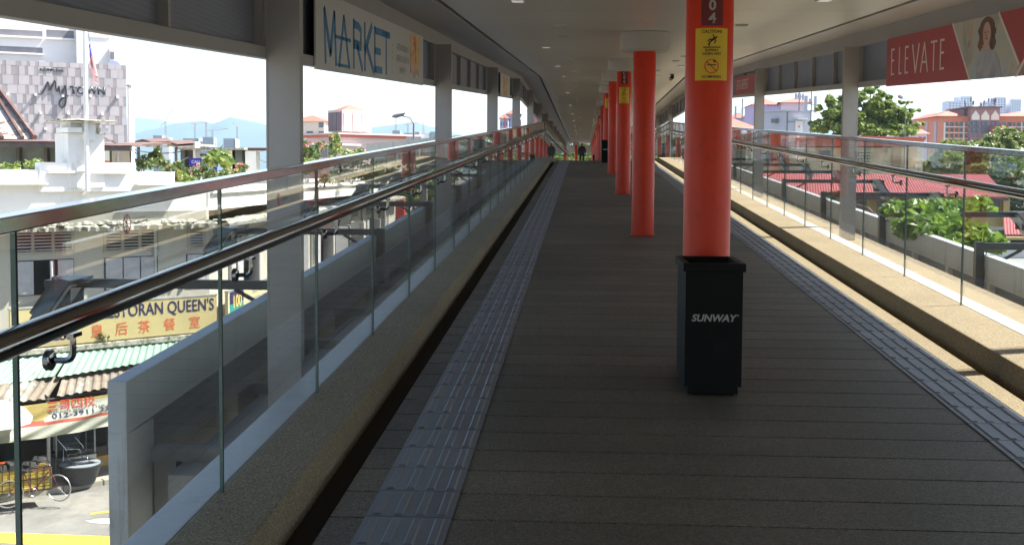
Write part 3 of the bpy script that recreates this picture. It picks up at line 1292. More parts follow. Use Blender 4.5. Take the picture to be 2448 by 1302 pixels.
pic('photo_cloth', (.3, .31, .38), (.4, .4, .46), (.5, .5, .55), 4)
mb = MB()
mb.prism([(2.40, .525), (2.5, .525), (2.9, .525), (3.55, .525), (4.1, 0), (2.9, 0)][0:1] + [(2.9, 0), (4.0, 0), (4.1, .1), (3.62, .525)], O, U, V, N, .002)
mb.build('photo_panel', 'photo_back', b3)
mb = MB()
mb.prism([(4.06, .0), (5.1, 0), (5.26, .1), (5.26, .525), (4.75, .525)], O, U, V, N, .002)
mb.build('photo_panel', 'photo_dark', b3)
for p in ([(2.38, .525), (2.9, 0)], [(3.6, .525), (4.08, .09)], [(4.78, .525), (4.02, -.0)], [(5.26, .25), (5.0, 0)]):
    mb = MB()
    mb.stroke(p, .03, O, U, V, N, .0035)
    mb.build('divider_line', 'cream_print', b3)
mb = MB()
el = lambda cx, cy, a, b, n=16: [(cx + a * cos(2 * pi * k / n), cy + b * sin(2 * pi * k / n)) for k in range(n)]
mb.prism(el(3.32, .4, .2, .12), O, U, V, N, .003)
mb.prism([(3.14, .42), (3.5, .42), (3.54, .27), (3.42, .25), (3.3, .3), (3.12, .26)], O, U, V, N, .0031)
mb.build('portrait_hair', 'photo_hair', b3)
mb = MB()
mb.prism(el(3.32, .375, .1, .1), O, U, V, N, .004)
mb.prism([(3.26, .3), (3.38, .3), (3.42, .24), (3.22, .24)], O, U, V, N, .0041)
mb.build('portrait_face', 'photo_skin', b3)
mb = MB()
mb.prism([(3.08, 0), (3.72, 0), (3.62, .16), (3.46, .26), (3.2, .26), (3.06, .16)], O, U, V, N, .0037)
mb.build('portrait_shirt', 'photo_cloth', b3)
rq = random.Random(17)
mb = MB()
for k in range(34):
    a = 2 * pi * k / 34
    mb.prism(el(3.32 + (.17 + rq.uniform(-.03, .04)) * cos(a), .375 + (.1 + rq.uniform(-.02, .02)) * sin(a) - (.06 if sin(a) < 0 else 0), rq.uniform(.025, .05), rq.uniform(.018, .03), 8), O, U, V, N, .0034 + k * 1e-5)
mb.build('portrait_curls', 'photo_hair', b3)
mb = MB()
for (ex, ey, aw_, ah_) in ((3.285, .388, .016, .005), (3.355, .388, .016, .005), (3.32, .335, .03, .007), (3.32, .362, .008, .012)):
    mb.prism(el(ex, ey, aw_, ah_, 8), O, U, V, N, .0046)
mb.build('portrait_features', 'photo_hair', b3)
for k in range(16):
    mb = MB()
    px_ = rq.uniform(2.75, 3.95)
    lim = .5 - .0 * px_
    pz_ = rq.uniform(.03, .45)
    if px_ < 2.42 + (.525 - pz_) * .95 + .16 or px_ > 3.58 + (.525 - pz_) * .98 - .12:
        continue
    if abs(px_ - 3.35) < .3:
        continue
    mb.prism(el(px_, pz_, rq.uniform(.04, .1), rq.uniform(.03, .09), 9), O, U, V, N, .0022 + k * 1e-5)
    mb.build('photo_patch', rq.choice(['photo_cloth', 'photo_skin', 'photo_dark', 'photo_back']), b3)
for k, (px_, pz_, a_, b_, mt_) in enumerate(((4.62, .4, .16, .1, 'photo_hair'), (4.66, .37, .09, .085, 'photo_skin'), (4.95, .36, .2, .13, 'photo_hair'), (4.98, .33, .1, .09, 'photo_skin'), (4.6, .14, .22, .14, 'photo_cloth'), (4.98, .1, .2, .12, 'photo_skin'), (4.8, .2, .06, .16, 'cream_print'), (4.35, .1, .12, .08, 'photo_dark'))):
    mb = MB()
    mb.prism(el(px_, pz_, a_, b_), O, U, V, N, .0026 + k * 8e-5)
    mb.build('photo_patch', mt_, b3)
b4 = banner((XR, 25, 3.2), XR, 23.9, 27.0, 1, 1.85, 2.24, 'red_print', 'short red banner with pale letters on the upper right wall farther along')
O, U, V = slope_frame(XR, 26.9, 1.85, -1)
text('EAT & REPEAT', .3, 'cream_print', 'lettering', b4, Vector(O) + Vector(U) * 1.15 + Vector(V) * .2, U, V, .003, xs=1.0)

# litter bins
def litter_bin(x0, y0, label, word=True):
    w, d, h = .304, .54, .70
    z = dk(y0 + d / 2)
    x1, y1 = x0 + w, y0 + d
    root = thing('litter_bin', (x0 + w / 2, y0 + d / 2, z), label, 'litter bin', 'black litter bins by the red columns')
    t = .008
    mb = MB()
    for a in ((x0, x1, y0, y0 + t), (x0, x1, y1 - t, y1), (x0, x0 + t, y0 + t, y1 - t), (x1 - t, x1, y0 + t, y1 - t)):
        mb.box(*a, z + .036, z + h - .02)
    mb.box(x0 + t, x1 - t, y0 + t, y1 - t, z + .036, z + .05)
    mb.build('body', 'bin_black', root)
    mb = MB()
    mb.box(x0 + .018, x1 - .018, y0 + .004, y1 - .02, z - .004, z + .036)
    mb.build('plinth', 'bin_black', root)
    mb = MB()
    e = .014
    for a in ((x0 - e, x1 + e, y0 - e, y0 + .02), (x0 - e, x1 + e, y1 - .02, y1 + e), (x0 - e, x0 + .02, y0 + .02, y1 - .02), (x1 - .02, x1 + e, y0 + .02, y1 - .02)):
        mb.box(*a, z + h - .045, z + h)
    mb.build('rim', 'bin_black', root, bevel=.003)
    if word:
        text('SUNWAY', .052, 'silver_print', 'lettering', root, (x0 + w / 2 - .003, y0, z + .405), (1, 0, 0), (0, 0, 1), .0015, bold=.03, xs=1.05, shear=.22)
        text('®', .016, 'silver_print', 'lettering', root, (x0 + w / 2 + .128, y0, z + .42), (1, 0, 0), (0, 0, 1), .0015)


litter_bin(.548, 6.33, 'black litter bin with white lettering standing before the nearest red column')
litter_bin(.54, 7.1222 + 4 * PITCH - .8, 'black litter bin before the fifth red column at the crest')
litter_bin(.54, 7.1222 + 9 * PITCH - .8, 'black litter bin far along the middle row beyond the crest')

# man walking away
def person(x, y, z, h, label):
    """skinned skeleton, mid-stride, seen from behind"""
    k = h / 1.72
    J = {'pel': (0, 0, .93, .125), 'spn': (0, .01, 1.12, .14), 'chs': (0, .02, 1.32, .14), 'nek': (0, .03, 1.47, .05), 'hd0': (0, .05, 1.55, .085), 'hd1': (0, .055, 1.63, .1), 'hd2': (0, .05, 1.71, .07),
         'lsh': (-.16, .02, 1.4, .07), 'lel': (-.225, -.05, 1.13, .056), 'lwr': (-.235, .06, .9, .044), 'lhd': (-.235, .08, .8, .038),
         'rsh': (.16, .02, 1.4, .07), 'rel': (.225, .0, 1.13, .056), 'rwr': (.24, .1, .9, .044), 'rhd': (.24, .12, .8, .038),
         'lhp': (-.09, 0, .88, .105), 'lkn': (-.1, .1, .5, .07), 'lan': (-.1, .06, .1, .05), 'lto': (-.11, .2, .045, .04),
         'rhp': (.09, 0, .88, .105), 'rkn': (.1, .0, .48, .07), 'ran': (.1, -.2, .13, .05), 'rto': (.11, -.08, .045, .04)}
    E_ = [('pel', 'spn'), ('spn', 'chs'), ('chs', 'nek'), ('nek', 'hd0'), ('hd0', 'hd1'), ('hd1', 'hd2'), ('chs', 'lsh'), ('lsh', 'lel'), ('lel', 'lwr'), ('lwr', 'lhd'), ('chs', 'rsh'), ('rsh', 'rel'), ('rel', 'rwr'), ('rwr', 'rhd'),
          ('pel', 'lhp'), ('lhp', 'lkn'), ('lkn', 'lan'), ('lan', 'lto'), ('pel', 'rhp'), ('rhp', 'rkn'), ('rkn', 'ran'), ('ran', 'rto')]
    nm = list(J)
    me = bpy.data.meshes.new('person')
    me.from_pydata([(J[n][0] * k * 1.18, J[n][1] * k, J[n][2] * k) for n in nm], [(nm.index(a), nm.index(b)) for a, b in E_], [])
    o = bpy.data.objects.new('person', me)
    COL.objects.link(o)
    o.modifiers.new('skin', 'SKIN')
    o.modifiers.new('sub', 'SUBSURF').levels = 2
    for i, n in enumerate(nm):
        sv = me.skin_vertices[0].data[i]
        sv.radius = (J[n][3] * k,) * 2
        sv.use_root = n == 'pel'
    C.view_layer.update()
    m2 = bpy.data.meshes.new_from_object(o.evaluated_get(C.evaluated_depsgraph_get()))
    bpy.data.objects.remove(o)
    m2.materials.clear()
    for q in ('jacket', 'trousers', 'skin', 'hair'):
        m2.materials.append(MATS[q])
    for p in m2.polygons:
        c = p.center / k
        p.use_smooth = True
        if c.z > 1.6 and c.y < .09:
            p.material_index = 3
        elif c.z > 1.5 or (abs(c.x) > .2 and c.z < .88):
            p.material_index = 2
        elif c.z > .84:
            p.material_index = 0
        elif c.z < .09:
            p.material_index = 3
        else:
            p.material_index = 1
    b = bpy.data.objects.new('person', m2)
    COL.objects.link(b)
    b.location = (x, y, z)
    ORG[b.name] = Vector((x, y, z))
    tag(b, label, 'person')
    # jacket hem and collar as a loose shell
    mb = MB()
    mb.T = Matrix.Translation((x, y, z))
    prof = [(.175, .8), (.185, .86), (.175, 1.0), (.168, 1.15), (.185, 1.3), (.15, 1.4), (.07, 1.46)]
    n = 20
    vs = [(r * 1.22 * cos(2 * pi * q / n) * k, (.015 + r * .72 * sin(2 * pi * q / n)) * k, zz * k) for r, zz in prof for q in range(n)]
    fs = [(i * n + q, i * n + (q + 1) % n, (i + 1) * n + (q + 1) % n, (i + 1) * n + q) for i in range(len(prof) - 1) for q in range(n)]
    mb.add(vs, fs)
    mb.build('jacket', 'jacket', b, smooth=60)


M('frame_grey', (.3, .31, .32), .7, var=.1)
M('jacket', (.012, .014, .022), .7, var=.2)
M('trousers', (.012, .012, .014), .75, var=.2)
M('skin', (.2, .11, .075), .5, var=.05)
M('hair', (.01, .008, .007), .6, var=.1)
_p = (-0.19,87,3.02)
person(_p[0], 87, dk(87), 1.72, 'man in dark jacket walking away at the far end of the walkway')


# ================================================================ the street on the left
GZ = -6.5
M('asphalt', (.2, .19, .175), .85, var=.25, scale=.8, bump=.3, bscale=40, dirt=(.27, .25, .22), dscale=.5, dlim=.5)
M('pavement', (.36, .33, .27), .85, var=.2, scale=1.5, bump=.3, bscale=30, dirt=(.17, .15, .125), dscale=1.1, dlim=.55)
M('road_yellow', (.7, .5, .06), .7, var=.15, scale=5)
M('road_white', (.72, .7, .66), .7, var=.1, scale=5)
M('ground', (.17, .165, .14), .9, var=.3, scale=.05)
M('wall_white', (.76, .745, .71), .7, var=.05, scale=1.2, dirt=(.5, .49, .44), dscale=1.6, dlim=.6, bump=.1, bscale=20, dstretch=.2)
M('wall_cream', (.52, .49, .42), .75, var=.08, scale=1.5, dirt=(.38, .36, .3), dscale=.8, dlim=.6)
M('shutter', (.5, .49, .51), .6, var=.1, scale=4)
M('vent_frame', (.4, .36, .3), .7, var=.12)
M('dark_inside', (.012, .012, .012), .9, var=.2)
M('moss_edge', (.4, .38, .32), .95, var=.4, scale=9, dirt=(.07, .085, .035), dscale=5, dlim=.5, bump=.9, bscale=18)
M('sign_cream', (.56, .46, .22), .5, var=.07, scale=1.5, dirt=(.55, .42, .2), dscale=1.2, dlim=.64)
M('sign_cream_light', (.6, .55, .34), .5, var=.05, scale=1.5)
M('navy', (.02, .02, .09), .5, var=0)
M('orange_print', (.72, .13, .04), .5, var=0)
M('teal', (.02, .3, .25), .5, var=.05)
M('gold_print', (.7, .5, .15), .5, var=0)
M('zinc_green', (.25, .38, .3), .45, .1, var=.12, scale=1.6, dirt=(.42, .3, .18), dscale=1.3, dlim=.64)
M('zinc_rust', (.235, .185, .145), .6, .15, var=.35, scale=1.8, dirt=(.33, .36, .34), dscale=1.2, dlim=.5)
M('roof_rust', (.1, .052, .042), .8, var=.35, scale=1.2, dirt=(.3, .27, .25), dscale=.8, dlim=.58)
M('stucco_old', (.11, .125, .11), .9, var=.35, scale=1.2, dirt=(.06, .03, .02), dscale=.7, dlim=.55)  # old mottled stucco, base darkened to hold the shade under the shed roof
M('timber_dark', (.06, .05, .045), .8, var=.3)
M('steel_dull', (.42, .43, .43), .35, .8, var=.1)
M('galv', (.5, .5, .48), .5, .6, var=.15)
M('tub', (.03, .034, .037), .55, var=.3, scale=6)
M('bike_red', (.11, .02, .03), .45, var=.1)
M('crate_yellow', (.5, .36, .07), .7, var=.1, scale=10)
M('orange_plastic', (.8, .13, .03), .45, var=.06)
M('orange_wall', (.65, .36, .09), .7, var=.1)
M('canvas', (.26, .28, .31), .6, var=.06, scale=3)
M('flag_blue', (.02, .02, .3), .7, var=0)
M('flag_red', (.65, .03, .04), .7, var=0)
M('flag_white', (.8, .78, .76), .7, var=0)
leafmat('leaf_bright', (.1, .16, .035), (.22, .28, .07))
leafmat('leaf_mid', (.06, .105, .03), (.14, .2, .06))
leafmat('leaf_dark', (.02, .05, .012), (.07, .12, .03))
leafmat('leaf_olive', (.07, .1, .025), (.16, .19, .06))
leafmat('leaf_far', (.06, .1, .035), (.13, .18, .06))
leafmat('petal_red', (.42, .07, .08), (.55, .2, .2))
leafmat('petal_orange', (.5, .22, .06), (.55, .36, .1))
M('bark', (.12, .09, .07), .9, var=.3, scale=6, bump=.6, bscale=20)

# ground, roads, pavement
mb = MB()
mb.add([(-14000, -300, GZ - .02), (14000, -300, GZ - .02), (14000, 14000, GZ - .02), (-14000, 14000, GZ - .02)], [(0, 1, 2, 3)])
tag(mb.build('ground', 'ground'), kind='structure')
mb = MB()
mb.add([(-60, -20, GZ - .012), (1.5, -20, GZ - .012), (1.5, 140, GZ - .012), (-60, 140, GZ - .012)], [(0, 1, 2, 3)])
tag(mb.build('road', 'asphalt'), kind='structure')
TC = Matrix(((-.70710678, .70710678, 0, -10.48), (-.70710678, -.70710678, 0, 32.40), (0, 0, 1, 0), (0, 0, 0, 1)))
PVZ = -6.38
mb = MB()
mb.hexa([(-7.6, 33.2, GZ), (-7.6, 64, GZ), (-24, 64, GZ), (-24, 18, GZ)][::1], [(-7.6, 33.2, PVZ), (-7.6, 64, PVZ), (-24, 64, PVZ), (-24, 18, PVZ)])
pv = tag(mb.build('pavement', 'pavement'), kind='structure')
# kerb stones along the pavement edge
kx0, ky0, kx1, ky1 = -7.6, 33.2, -24., 18.
Lk = math.hypot(kx1 - kx0, ky1 - ky0)
ux, uy = (kx1 - kx0) / Lk, (ky1 - ky0) / Lk
rg = random.Random(5)
d = 0.
while d < Lk - 1:
    w = .85 + .3 * rg.random()
    mb = MB()
    mb.T = Matrix(((ux, -uy, 0, kx0 + ux * d), (uy, ux, 0, ky0 + uy * d), (0, 0, 1, GZ), (0, 0, 0, 1)))
    mb.box(.012, w - .012, -.01, .2, -.05, .13 + .02 * rg.random())
    mb.build('kerb_stone', 'pavement', pv, bevel=.025)
    d += w
# painted road marks
mb = MB()
mb.add([(-30, 24.55, GZ - .004), (-7.4, 23.95, GZ - .004), (-7.4, 24.65, GZ - .004), (-30, 25.25, GZ - .004)], [(0, 1, 2, 3)])
tag(mb.build('road_marking', 'road_yellow'), kind='structure')
mb = MB()
mb.add([(-11.35, 26.25, GZ - .004), (-8.4, 28.3, GZ - .004), (-8.45, 28.42, GZ - .004), (-11.4, 26.38, GZ - .004)], [(0, 1, 2, 3)])
tag(mb.build('road_marking', 'road_yellow'), kind='structure')
mb = MB()
nn = 18
mb.add([(-10.6 + .62 * cos(2 * pi * k / nn) * (1 + .12 * sin(3 * k)), 25.8 + .22 * sin(2 * pi * k / nn) * (1 + .15 * cos(5 * k)), GZ - .004) for k in range(nn)], [tuple(range(nn))])
tag(mb.build('road_marking', 'road_white'), kind='structure')

# ---- leaf tools
def leaf(mb, p, size, rnd, up=.35, long=1.6):
    d = Vector((rnd.gauss(0, 1), rnd.gauss(0, 1), rnd.gauss(0, 1) + up)).normalized()
    a = d.cross(Vector((rnd.gauss(0, 1), rnd.gauss(0, 1), rnd.gauss(0, 1)))).normalized()
    b = d.cross(a)
    s_ = size * (.6 + .8 * rnd.random())
    mb.add([p - a * s_ * long / 2, p - b * s_ * .5 + d * s_ * .12, p + a * s_ * long / 2, p + b * s_ * .5 + d * s_ * .12], [(0, 1, 2, 3)])


def foliage(name, blobs, n, size, mat, parent=None, seed=1, sub=.35, fill=.25, org=None, up=.35, long=1.6, ksub=26):
    """leaf-sized faces gathered in clumps through the crown's volume"""
    rnd = random.Random(seed)
    mb = MB()
    vol = sum(b[3] * b[4] * b[5] for b in blobs) or 1
    for (cx, cy, cz, rx, ry, rz) in blobs:
        nb = max(10, int(n * rx * ry * rz / vol))
        K = max(5, int(ksub * (rx * ry * rz / vol) ** .5))
        cl_ = []
        for _ in range(K):
            while True:
                q = Vector((rnd.gauss(0, 1), rnd.gauss(0, 1), rnd.gauss(0, 1))).normalized()
                if q.z > -.75:
                    break
            rr = (rnd.random() ** fill)
            cl_.append((Vector((cx + q.x * rx * rr * .85, cy + q.y * ry * rr * .85, cz + q.z * rz * rr * .85)), sub * (.55 + .8 * rnd.random())))
        for _ in range(nb):
            c, sr = cl_[rnd.randrange(K)]
            q = Vector((rnd.gauss(0, 1), rnd.gauss(0, 1), rnd.gauss(0, .8))).normalized() * (rnd.random() ** .45) * sr
            leaf(mb, c + Vector((q.x * rx, q.y * ry, q.z * rz)), size, rnd, up, long)
    return mb.build(name, mat, parent, org=org)


def tree(name, base, blobs, n, size, mat, label, cat='tree', group=None, seed=1, trunk=.2, sub=.35, mat2=None, limbs=6, ksub=26, up=.35, long=1.6):
    root = thing(name, base, label, cat, group)
    foliage('crown', blobs, n, size, mat, root, seed, sub, ksub=ksub, up=up, long=long)
    rnd = random.Random(seed + 50)
    mb = MB()
    top = Vector((sum(b[0] for b in blobs) / len(blobs), sum(b[1] for b in blobs) / len(blobs), min(b[2] - b[5] * .3 for b in blobs)))
    b0 = Vector(base)
    mid = b0.lerp(top, .55) + Vector((rnd.uniform(-.1, .1), rnd.uniform(-.1, .1), 0)) * (top - b0).length * .3
    mb.tube([b0, mid, top], trunk, 8, trunk * .55)
    for q in range(limbs):
        bl = blobs[q % len(blobs)]
        e = Vector((bl[0] + bl[3] * rnd.uniform(-.6, .6), bl[1] + bl[4] * rnd.uniform(-.6, .6), bl[2] + bl[5] * rnd.uniform(-.1, .6)))
        mb.tube([mid.lerp(top, .5 + .5 * rnd.random()), top.lerp(e, .5) + Vector((0, 0, .05)), e], trunk * .4, 6, trunk * .1)
    mb.build('trunk', 'bark', root, smooth=50)
    return root


# ---- corner restaurant building: chamfered corner, right wing runs along the street
CN = Vector((.70710678, -.70710678, 0))
CU = Vector((.70710678, .70710678, 0))


def cpt(s, d, z):
    return TC @ Vector((s, d, z))


rb = thing('corner_building', (-10.48, 32.4, GZ), 'weathered white corner restaurant building with shuttered windows and stepped parapet', 'building')
XW, YW0, YW1 = -10.48, 32.40, 64.9
A1 = cpt(9.5, 0, 0)
mb = MB()
foot = [(XW, YW0), (XW, YW1), (-24, YW1), (-24, 44), (A1.x - 4, A1.y + 4), (A1.x, A1.y)]
def prism_z(mb, poly, z0, z1):
    n = len(poly)
    mb.add([(x, y, z0) for x, y in poly] + [(x, y, z1) for x, y in poly], [tuple(range(n))[::-1], tuple(range(n, 2 * n))] + [(i, (i + 1) % n, n + (i + 1) % n, n + i) for i in range(n)])
prism_z(mb, foot, -3.25, .35)
mb.build('wall', 'wall_cream', rb)
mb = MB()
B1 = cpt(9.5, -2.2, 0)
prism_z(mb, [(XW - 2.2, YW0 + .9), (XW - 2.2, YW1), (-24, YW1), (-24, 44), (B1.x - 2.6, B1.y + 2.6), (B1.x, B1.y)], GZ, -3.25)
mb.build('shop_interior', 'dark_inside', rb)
# parapet blocks (stepped), chamfer then wing
def cbox(name, s0, s1, d0, d1, z0, z1, mat='wall_white', parent=None, bevel=0):
    mb = MB()
    mb.T = TC
    mb.box(s0, s1, d0, d1, z0, z1)
    return mb.build(name, mat, parent or rb, bevel=bevel)
cbox('parapet', 0.08, 9.5, -.2, .0, .02, 1.12)
q = (2.249,4.681,-0.03,1.65)
cbox('parapet_centre', q[0], q[1], -.25, .1, .9, q[3], bevel=.01)
q2 = (4.695,6.208,1.1,1.46)
cbox('parapet_block', q2[0], 9.5, -.22, .06, 1.1, q2[3], bevel=.01)
q3 = (1.047,2.22,1.12,1.41)
cbox('parapet_block', q3[0], q3[1] - .002, -.24, .08, 1.0, q3[3], bevel=.01)
# raised panel mouldings casting thin shadows
for (a, b, c, d_) in ((3.564,4.497,1.38,1.44), (2.404,3.352,1.37,1.44)):
    cbox('moulding', a, b, .1, .22, c, d_)
for (a, b, c, d_) in ((4.554,6.025,1.09,1.14), (0.778,2.192,1.07,1.13)):
    cbox('moulding', a, b, .0, .3, c, d_)
mb = MB()
mb.box(XW - .2, XW, YW0, YW1, .02, 1.02)
mb.build('parapet', 'wall_white', rb)
mb = MB()
mb.box(XW - .2, XW + .06, YW0 + 8, YW1, 1.022, 1.15)
mb.build('parapet_cap', 'wall_white', rb)
mb = MB()
mb.box(XW - .0, XW + .1, YW0 + .1, YW1, .82, .9)
mb.build('moulding', 'wall_white', rb)
# weathered ledge with a ragged mossy edge
rnd = random.Random(11)
mb = MB()
nS = 90
vs, fs = [], []
for i in range(nS + 1):
    s_ = 9.5 - 9.5 * i / nS
    w1, w2 = .62 + rnd.uniform(-.05, .05), rnd.uniform(-.05, .05)
    a = [cpt(s_, 0, .06 + w2), cpt(s_, w1 - .1, .05 + w2), cpt(s_, w1, rnd.uniform(-.03, .03)), cpt(s_, w1 - .02, -.1 + rnd.uniform(-.02, .02)), cpt(s_, 0, -.12)]
    vs += a
for i in range(nS):
    for k in range(4):
        fs.append((i * 5 + k, i * 5 + k + 1, (i + 1) * 5 + k + 1, (i + 1) * 5 + k))
mb.add(vs, fs)
vs, fs = [], []
nS = 160
for i in range(nS + 1):
    y = YW0 + (YW1 - YW0) * i / nS
    w1, w2 = .62 + rnd.uniform(-.05, .05), rnd.uniform(-.04, .04)
    yy = y - (.26 if i == 0 else 0)
    vs += [Vector((XW, yy, .06 + w2)), Vector((XW + w1 - .1, yy, .05 + w2)), Vector((XW + w1, yy, rnd.uniform(-.03, .03))), Vector((XW + w1 - .02, yy, -.1)), Vector((XW, yy, -.12))]
for i in range(nS):
    for k in range(4):
        fs.append((i * 5 + k, (i + 1) * 5 + k, (i + 1) * 5 + k + 1, i * 5 + k + 1))
mb.add(vs, fs)
mb.build('ledge', 'moss_edge', rb)
# rubble and plants on the ledge: lumps
mb = MB()
for _ in range(60):
    s_, d0 = rnd.uniform(.5, 6), rnd.uniform(.2, .6)
    p = cpt(s_, d0, .07)
    r = rnd.uniform(.03, .1)
    mb.T = Matrix.Translation(p) @ Matrix.Diagonal((r * 1.6, r * 1.2, r, 1))
    mb.lathe([(0.5, -.5), (1, 0), (.6, .7), (.1, .9)], n=6)
mb.T = None
o = mb.build('ledge_rubble', 'moss_edge', rb)
o['kind'] = 'stuff'

def vent(frame_fn, x0, x1, z0, z1, nb, nsl=6):
    """louvred vent: frame_fn(a0,a1,d0,d1,z0,z1,mat,name,parent) adds a box on the wall"""
    v = frame_fn('vent', x0, x1, -.06, .004, z0, z1, 'dark_inside', None)
    W = x1 - x0
    for zz in ((z0 - .05, z0), (z1, z1 + .05)):
        frame_fn('frame', x0 - .05, x1 + .05, .0, .05, zz[0], zz[1], 'vent_frame', v)
    for k in range(nb + 1):
        xx = x0 + W * k / nb
        frame_fn('frame', xx - .035, xx + .035, .0, .045, z0 + .001, z1 - .001, 'vent_frame', v)
    for k in range(nsl):
        zz = z0 + (z1 - z0) * (k + .5) / nsl
        frame_fn('slat', x0, x1, .006, .03, zz - .018, zz + .012, 'shutter', v)
    return v
def cfn(name, a0, a1, d0, d1, z0, z1, mat, parent):
    return cbox(name, a0, a1, d0, d1, z0, z1, mat, parent or rb)
def wfn(name, a0, a1, d0, d1, z0, z1, mat, parent):
    mb = MB()
    mb.box(XW + d0, XW + d1, a0, a1, z0, z1)
    return mb.build(name, mat, parent or rb)
def leafp(fn, x0, x1, z0, z1, parent, d=.02):
    l_ = fn('shutter', x0, x1, d - .02, d + .03, z0, z1, 'shutter', parent)
    H = z1 - z0
    for k in range(3):
        fn('shutter_panel', x0 + .07, x1 - .07, d + .03, d + .042, z0 + H * (k + .12) / 3, z0 + H * (k + .9) / 3, 'shutter', l_)
    return l_
va = (3.847,5.374,-0.61,-0.13)
vent(cfn, va[0], va[1], va[2], va[3], 3)
vb = (1.556,2.998,-0.65,-0.15)
vent(cfn, vb[0], vb[1], vb[2], vb[3], 3)
vent(cfn, .16, .62, vb[2] + .02, vb[3] - .04, 1)
z0s, z1s = -1.72, va[2] - .22
w = cbox('window', va[0] - .03, va[1] + .03, -.3, .003, z0s, z1s, 'dark_inside')
W3 = (va[1] - va[0]) / 3
leafp(cfn, va[1] - W3, va[1], z0s + .02, z1s - .02, w)
leafp(cfn, va[0], va[0] + W3 * .78, z0s + .02, z1s - .02, w)
mb = MB()
mb.T = TC @ Matrix.Translation((va[0] + W3 * 1.0, .03, 0)) @ rotm('Z', R(62))
mb.box(0, W3 * .9, -.02, .02, z0s + .02, z1s - .02)
mb.build('ajar_shutter', 'shutter', w)
w = cbox('window', vb[0] - .03, vb[1] + .03, -.3, .003, z0s, vb[2] - .2, 'dark_inside')
W3 = (vb[1] - vb[0]) / 3
for k in range(3):
    leafp(cfn, vb[0] + W3 * k + .02, vb[0] + W3 * (k + 1) - .02, z0s + .02, vb[2] - .22, w)
w = cbox('window', .1, .7, -.3, .003, z0s, vb[2] - .2, 'dark_inside')
leafp(cfn, .14, .66, z0s + .02, vb[2] - .22, w)
mb = MB()
mb.T = TC
mb.tube([(1.62, .06, -.12), (1.62, .06, -3.2)], .045, 8)
mb.build('downpipe', 'galv', rb, smooth=40)
for k in range(8):
    y = 35.6 + k * 3.55
    vent(wfn, y - .62, y + .62, -.62, -.2, 2, 5)
    w = wfn('window', y - .66, y + .66, -.3, .003, -2.25, -.85, 'dark_inside', None)
    for sg_ in (-1, 1):
        if (k + (sg_ > 0)) % 3 == 0:
            leafp(wfn, *sorted((y + sg_ * .04, y + sg_ * .62)), -2.22, -.88, w)
        else:
            mb = MB()
            mb.T = Matrix.Translation((XW + .02, y + sg_ * .64, 0)) @ rotm('Z', -sg_ * R(25 + 30 * rnd.random()))
            mb.box(0, .56, -.02, .02, -2.22, -.88)
            o = mb.build('open_shutter', 'shutter', w)
            mb = MB()
            mb.T = Matrix.Translation((XW + .02, y + sg_ * .64, 0)) @ rotm('Z', -sg_ * R(25 + 30 * 0))
    if k in (2, 3, 5):
        pass
mb = MB()
for k in range(5):
    y = 34.2 + k * 5.2
    mb.tube([(XW + .06, y, -.1), (XW + .06, y, -3.2)], .05, 8)
mb.build('downpipe', 'galv', rb, smooth=40)
# flag pedestal on the parapet
q = (3.026,3.974,1.62,2.4)
cbox('pedestal', q[0], q[1], -.75, .14, 1.0, q[3], bevel=.01)
q = (3.111,3.875,2.4,2.68)
cbox('pedestal_neck', q[0], q[1], -.62, .06, q[2] - .1, q[3])
for a in ((3.663,4.031,2.41,2.54), (2.97,3.182,2.43,2.55)):
    cbox('pedestal_bracket', a[0], a[1], -.5, .3, a[2], a[3])
a = (3.295,3.606,2.23,2.69)
cbox('pedestal_front', a[0], a[1], .1, .26, a[2], a[3])
a = (2.701,4.243,2.72,2.75)
mb = MB()
mb.T = TC
sgn = 22
vs, fs = [], []
for i in range(sgn):
    th = 2 * pi * i / sgn
    sx = (a[0] + a[1]) / 2 + (a[1] - a[0]) / 2 * max(-1, min(1, 1.25 * cos(th))) + rnd.uniform(-.02, .02)
    dy = -.3 + .85 * max(-1, min(1, 1.25 * sin(th))) + rnd.uniform(-.02, .02)
    vs += [(sx, dy, a[2] + rnd.uniform(-.02, .02)), (sx * .99 + .01, dy * .98, a[3] + rnd.uniform(-.02, .02))]
for i in range(sgn):
    j = (i + 1) % sgn
    fs.append((2 * i, 2 * j, 2 * j + 1, 2 * i + 1))
fs += [tuple(2 * i for i in range(sgn))[::-1], tuple(2 * i + 1 for i in range(sgn))]
mb.add(vs, fs)
mb.build('pedestal_slab', 'moss_edge', rb)

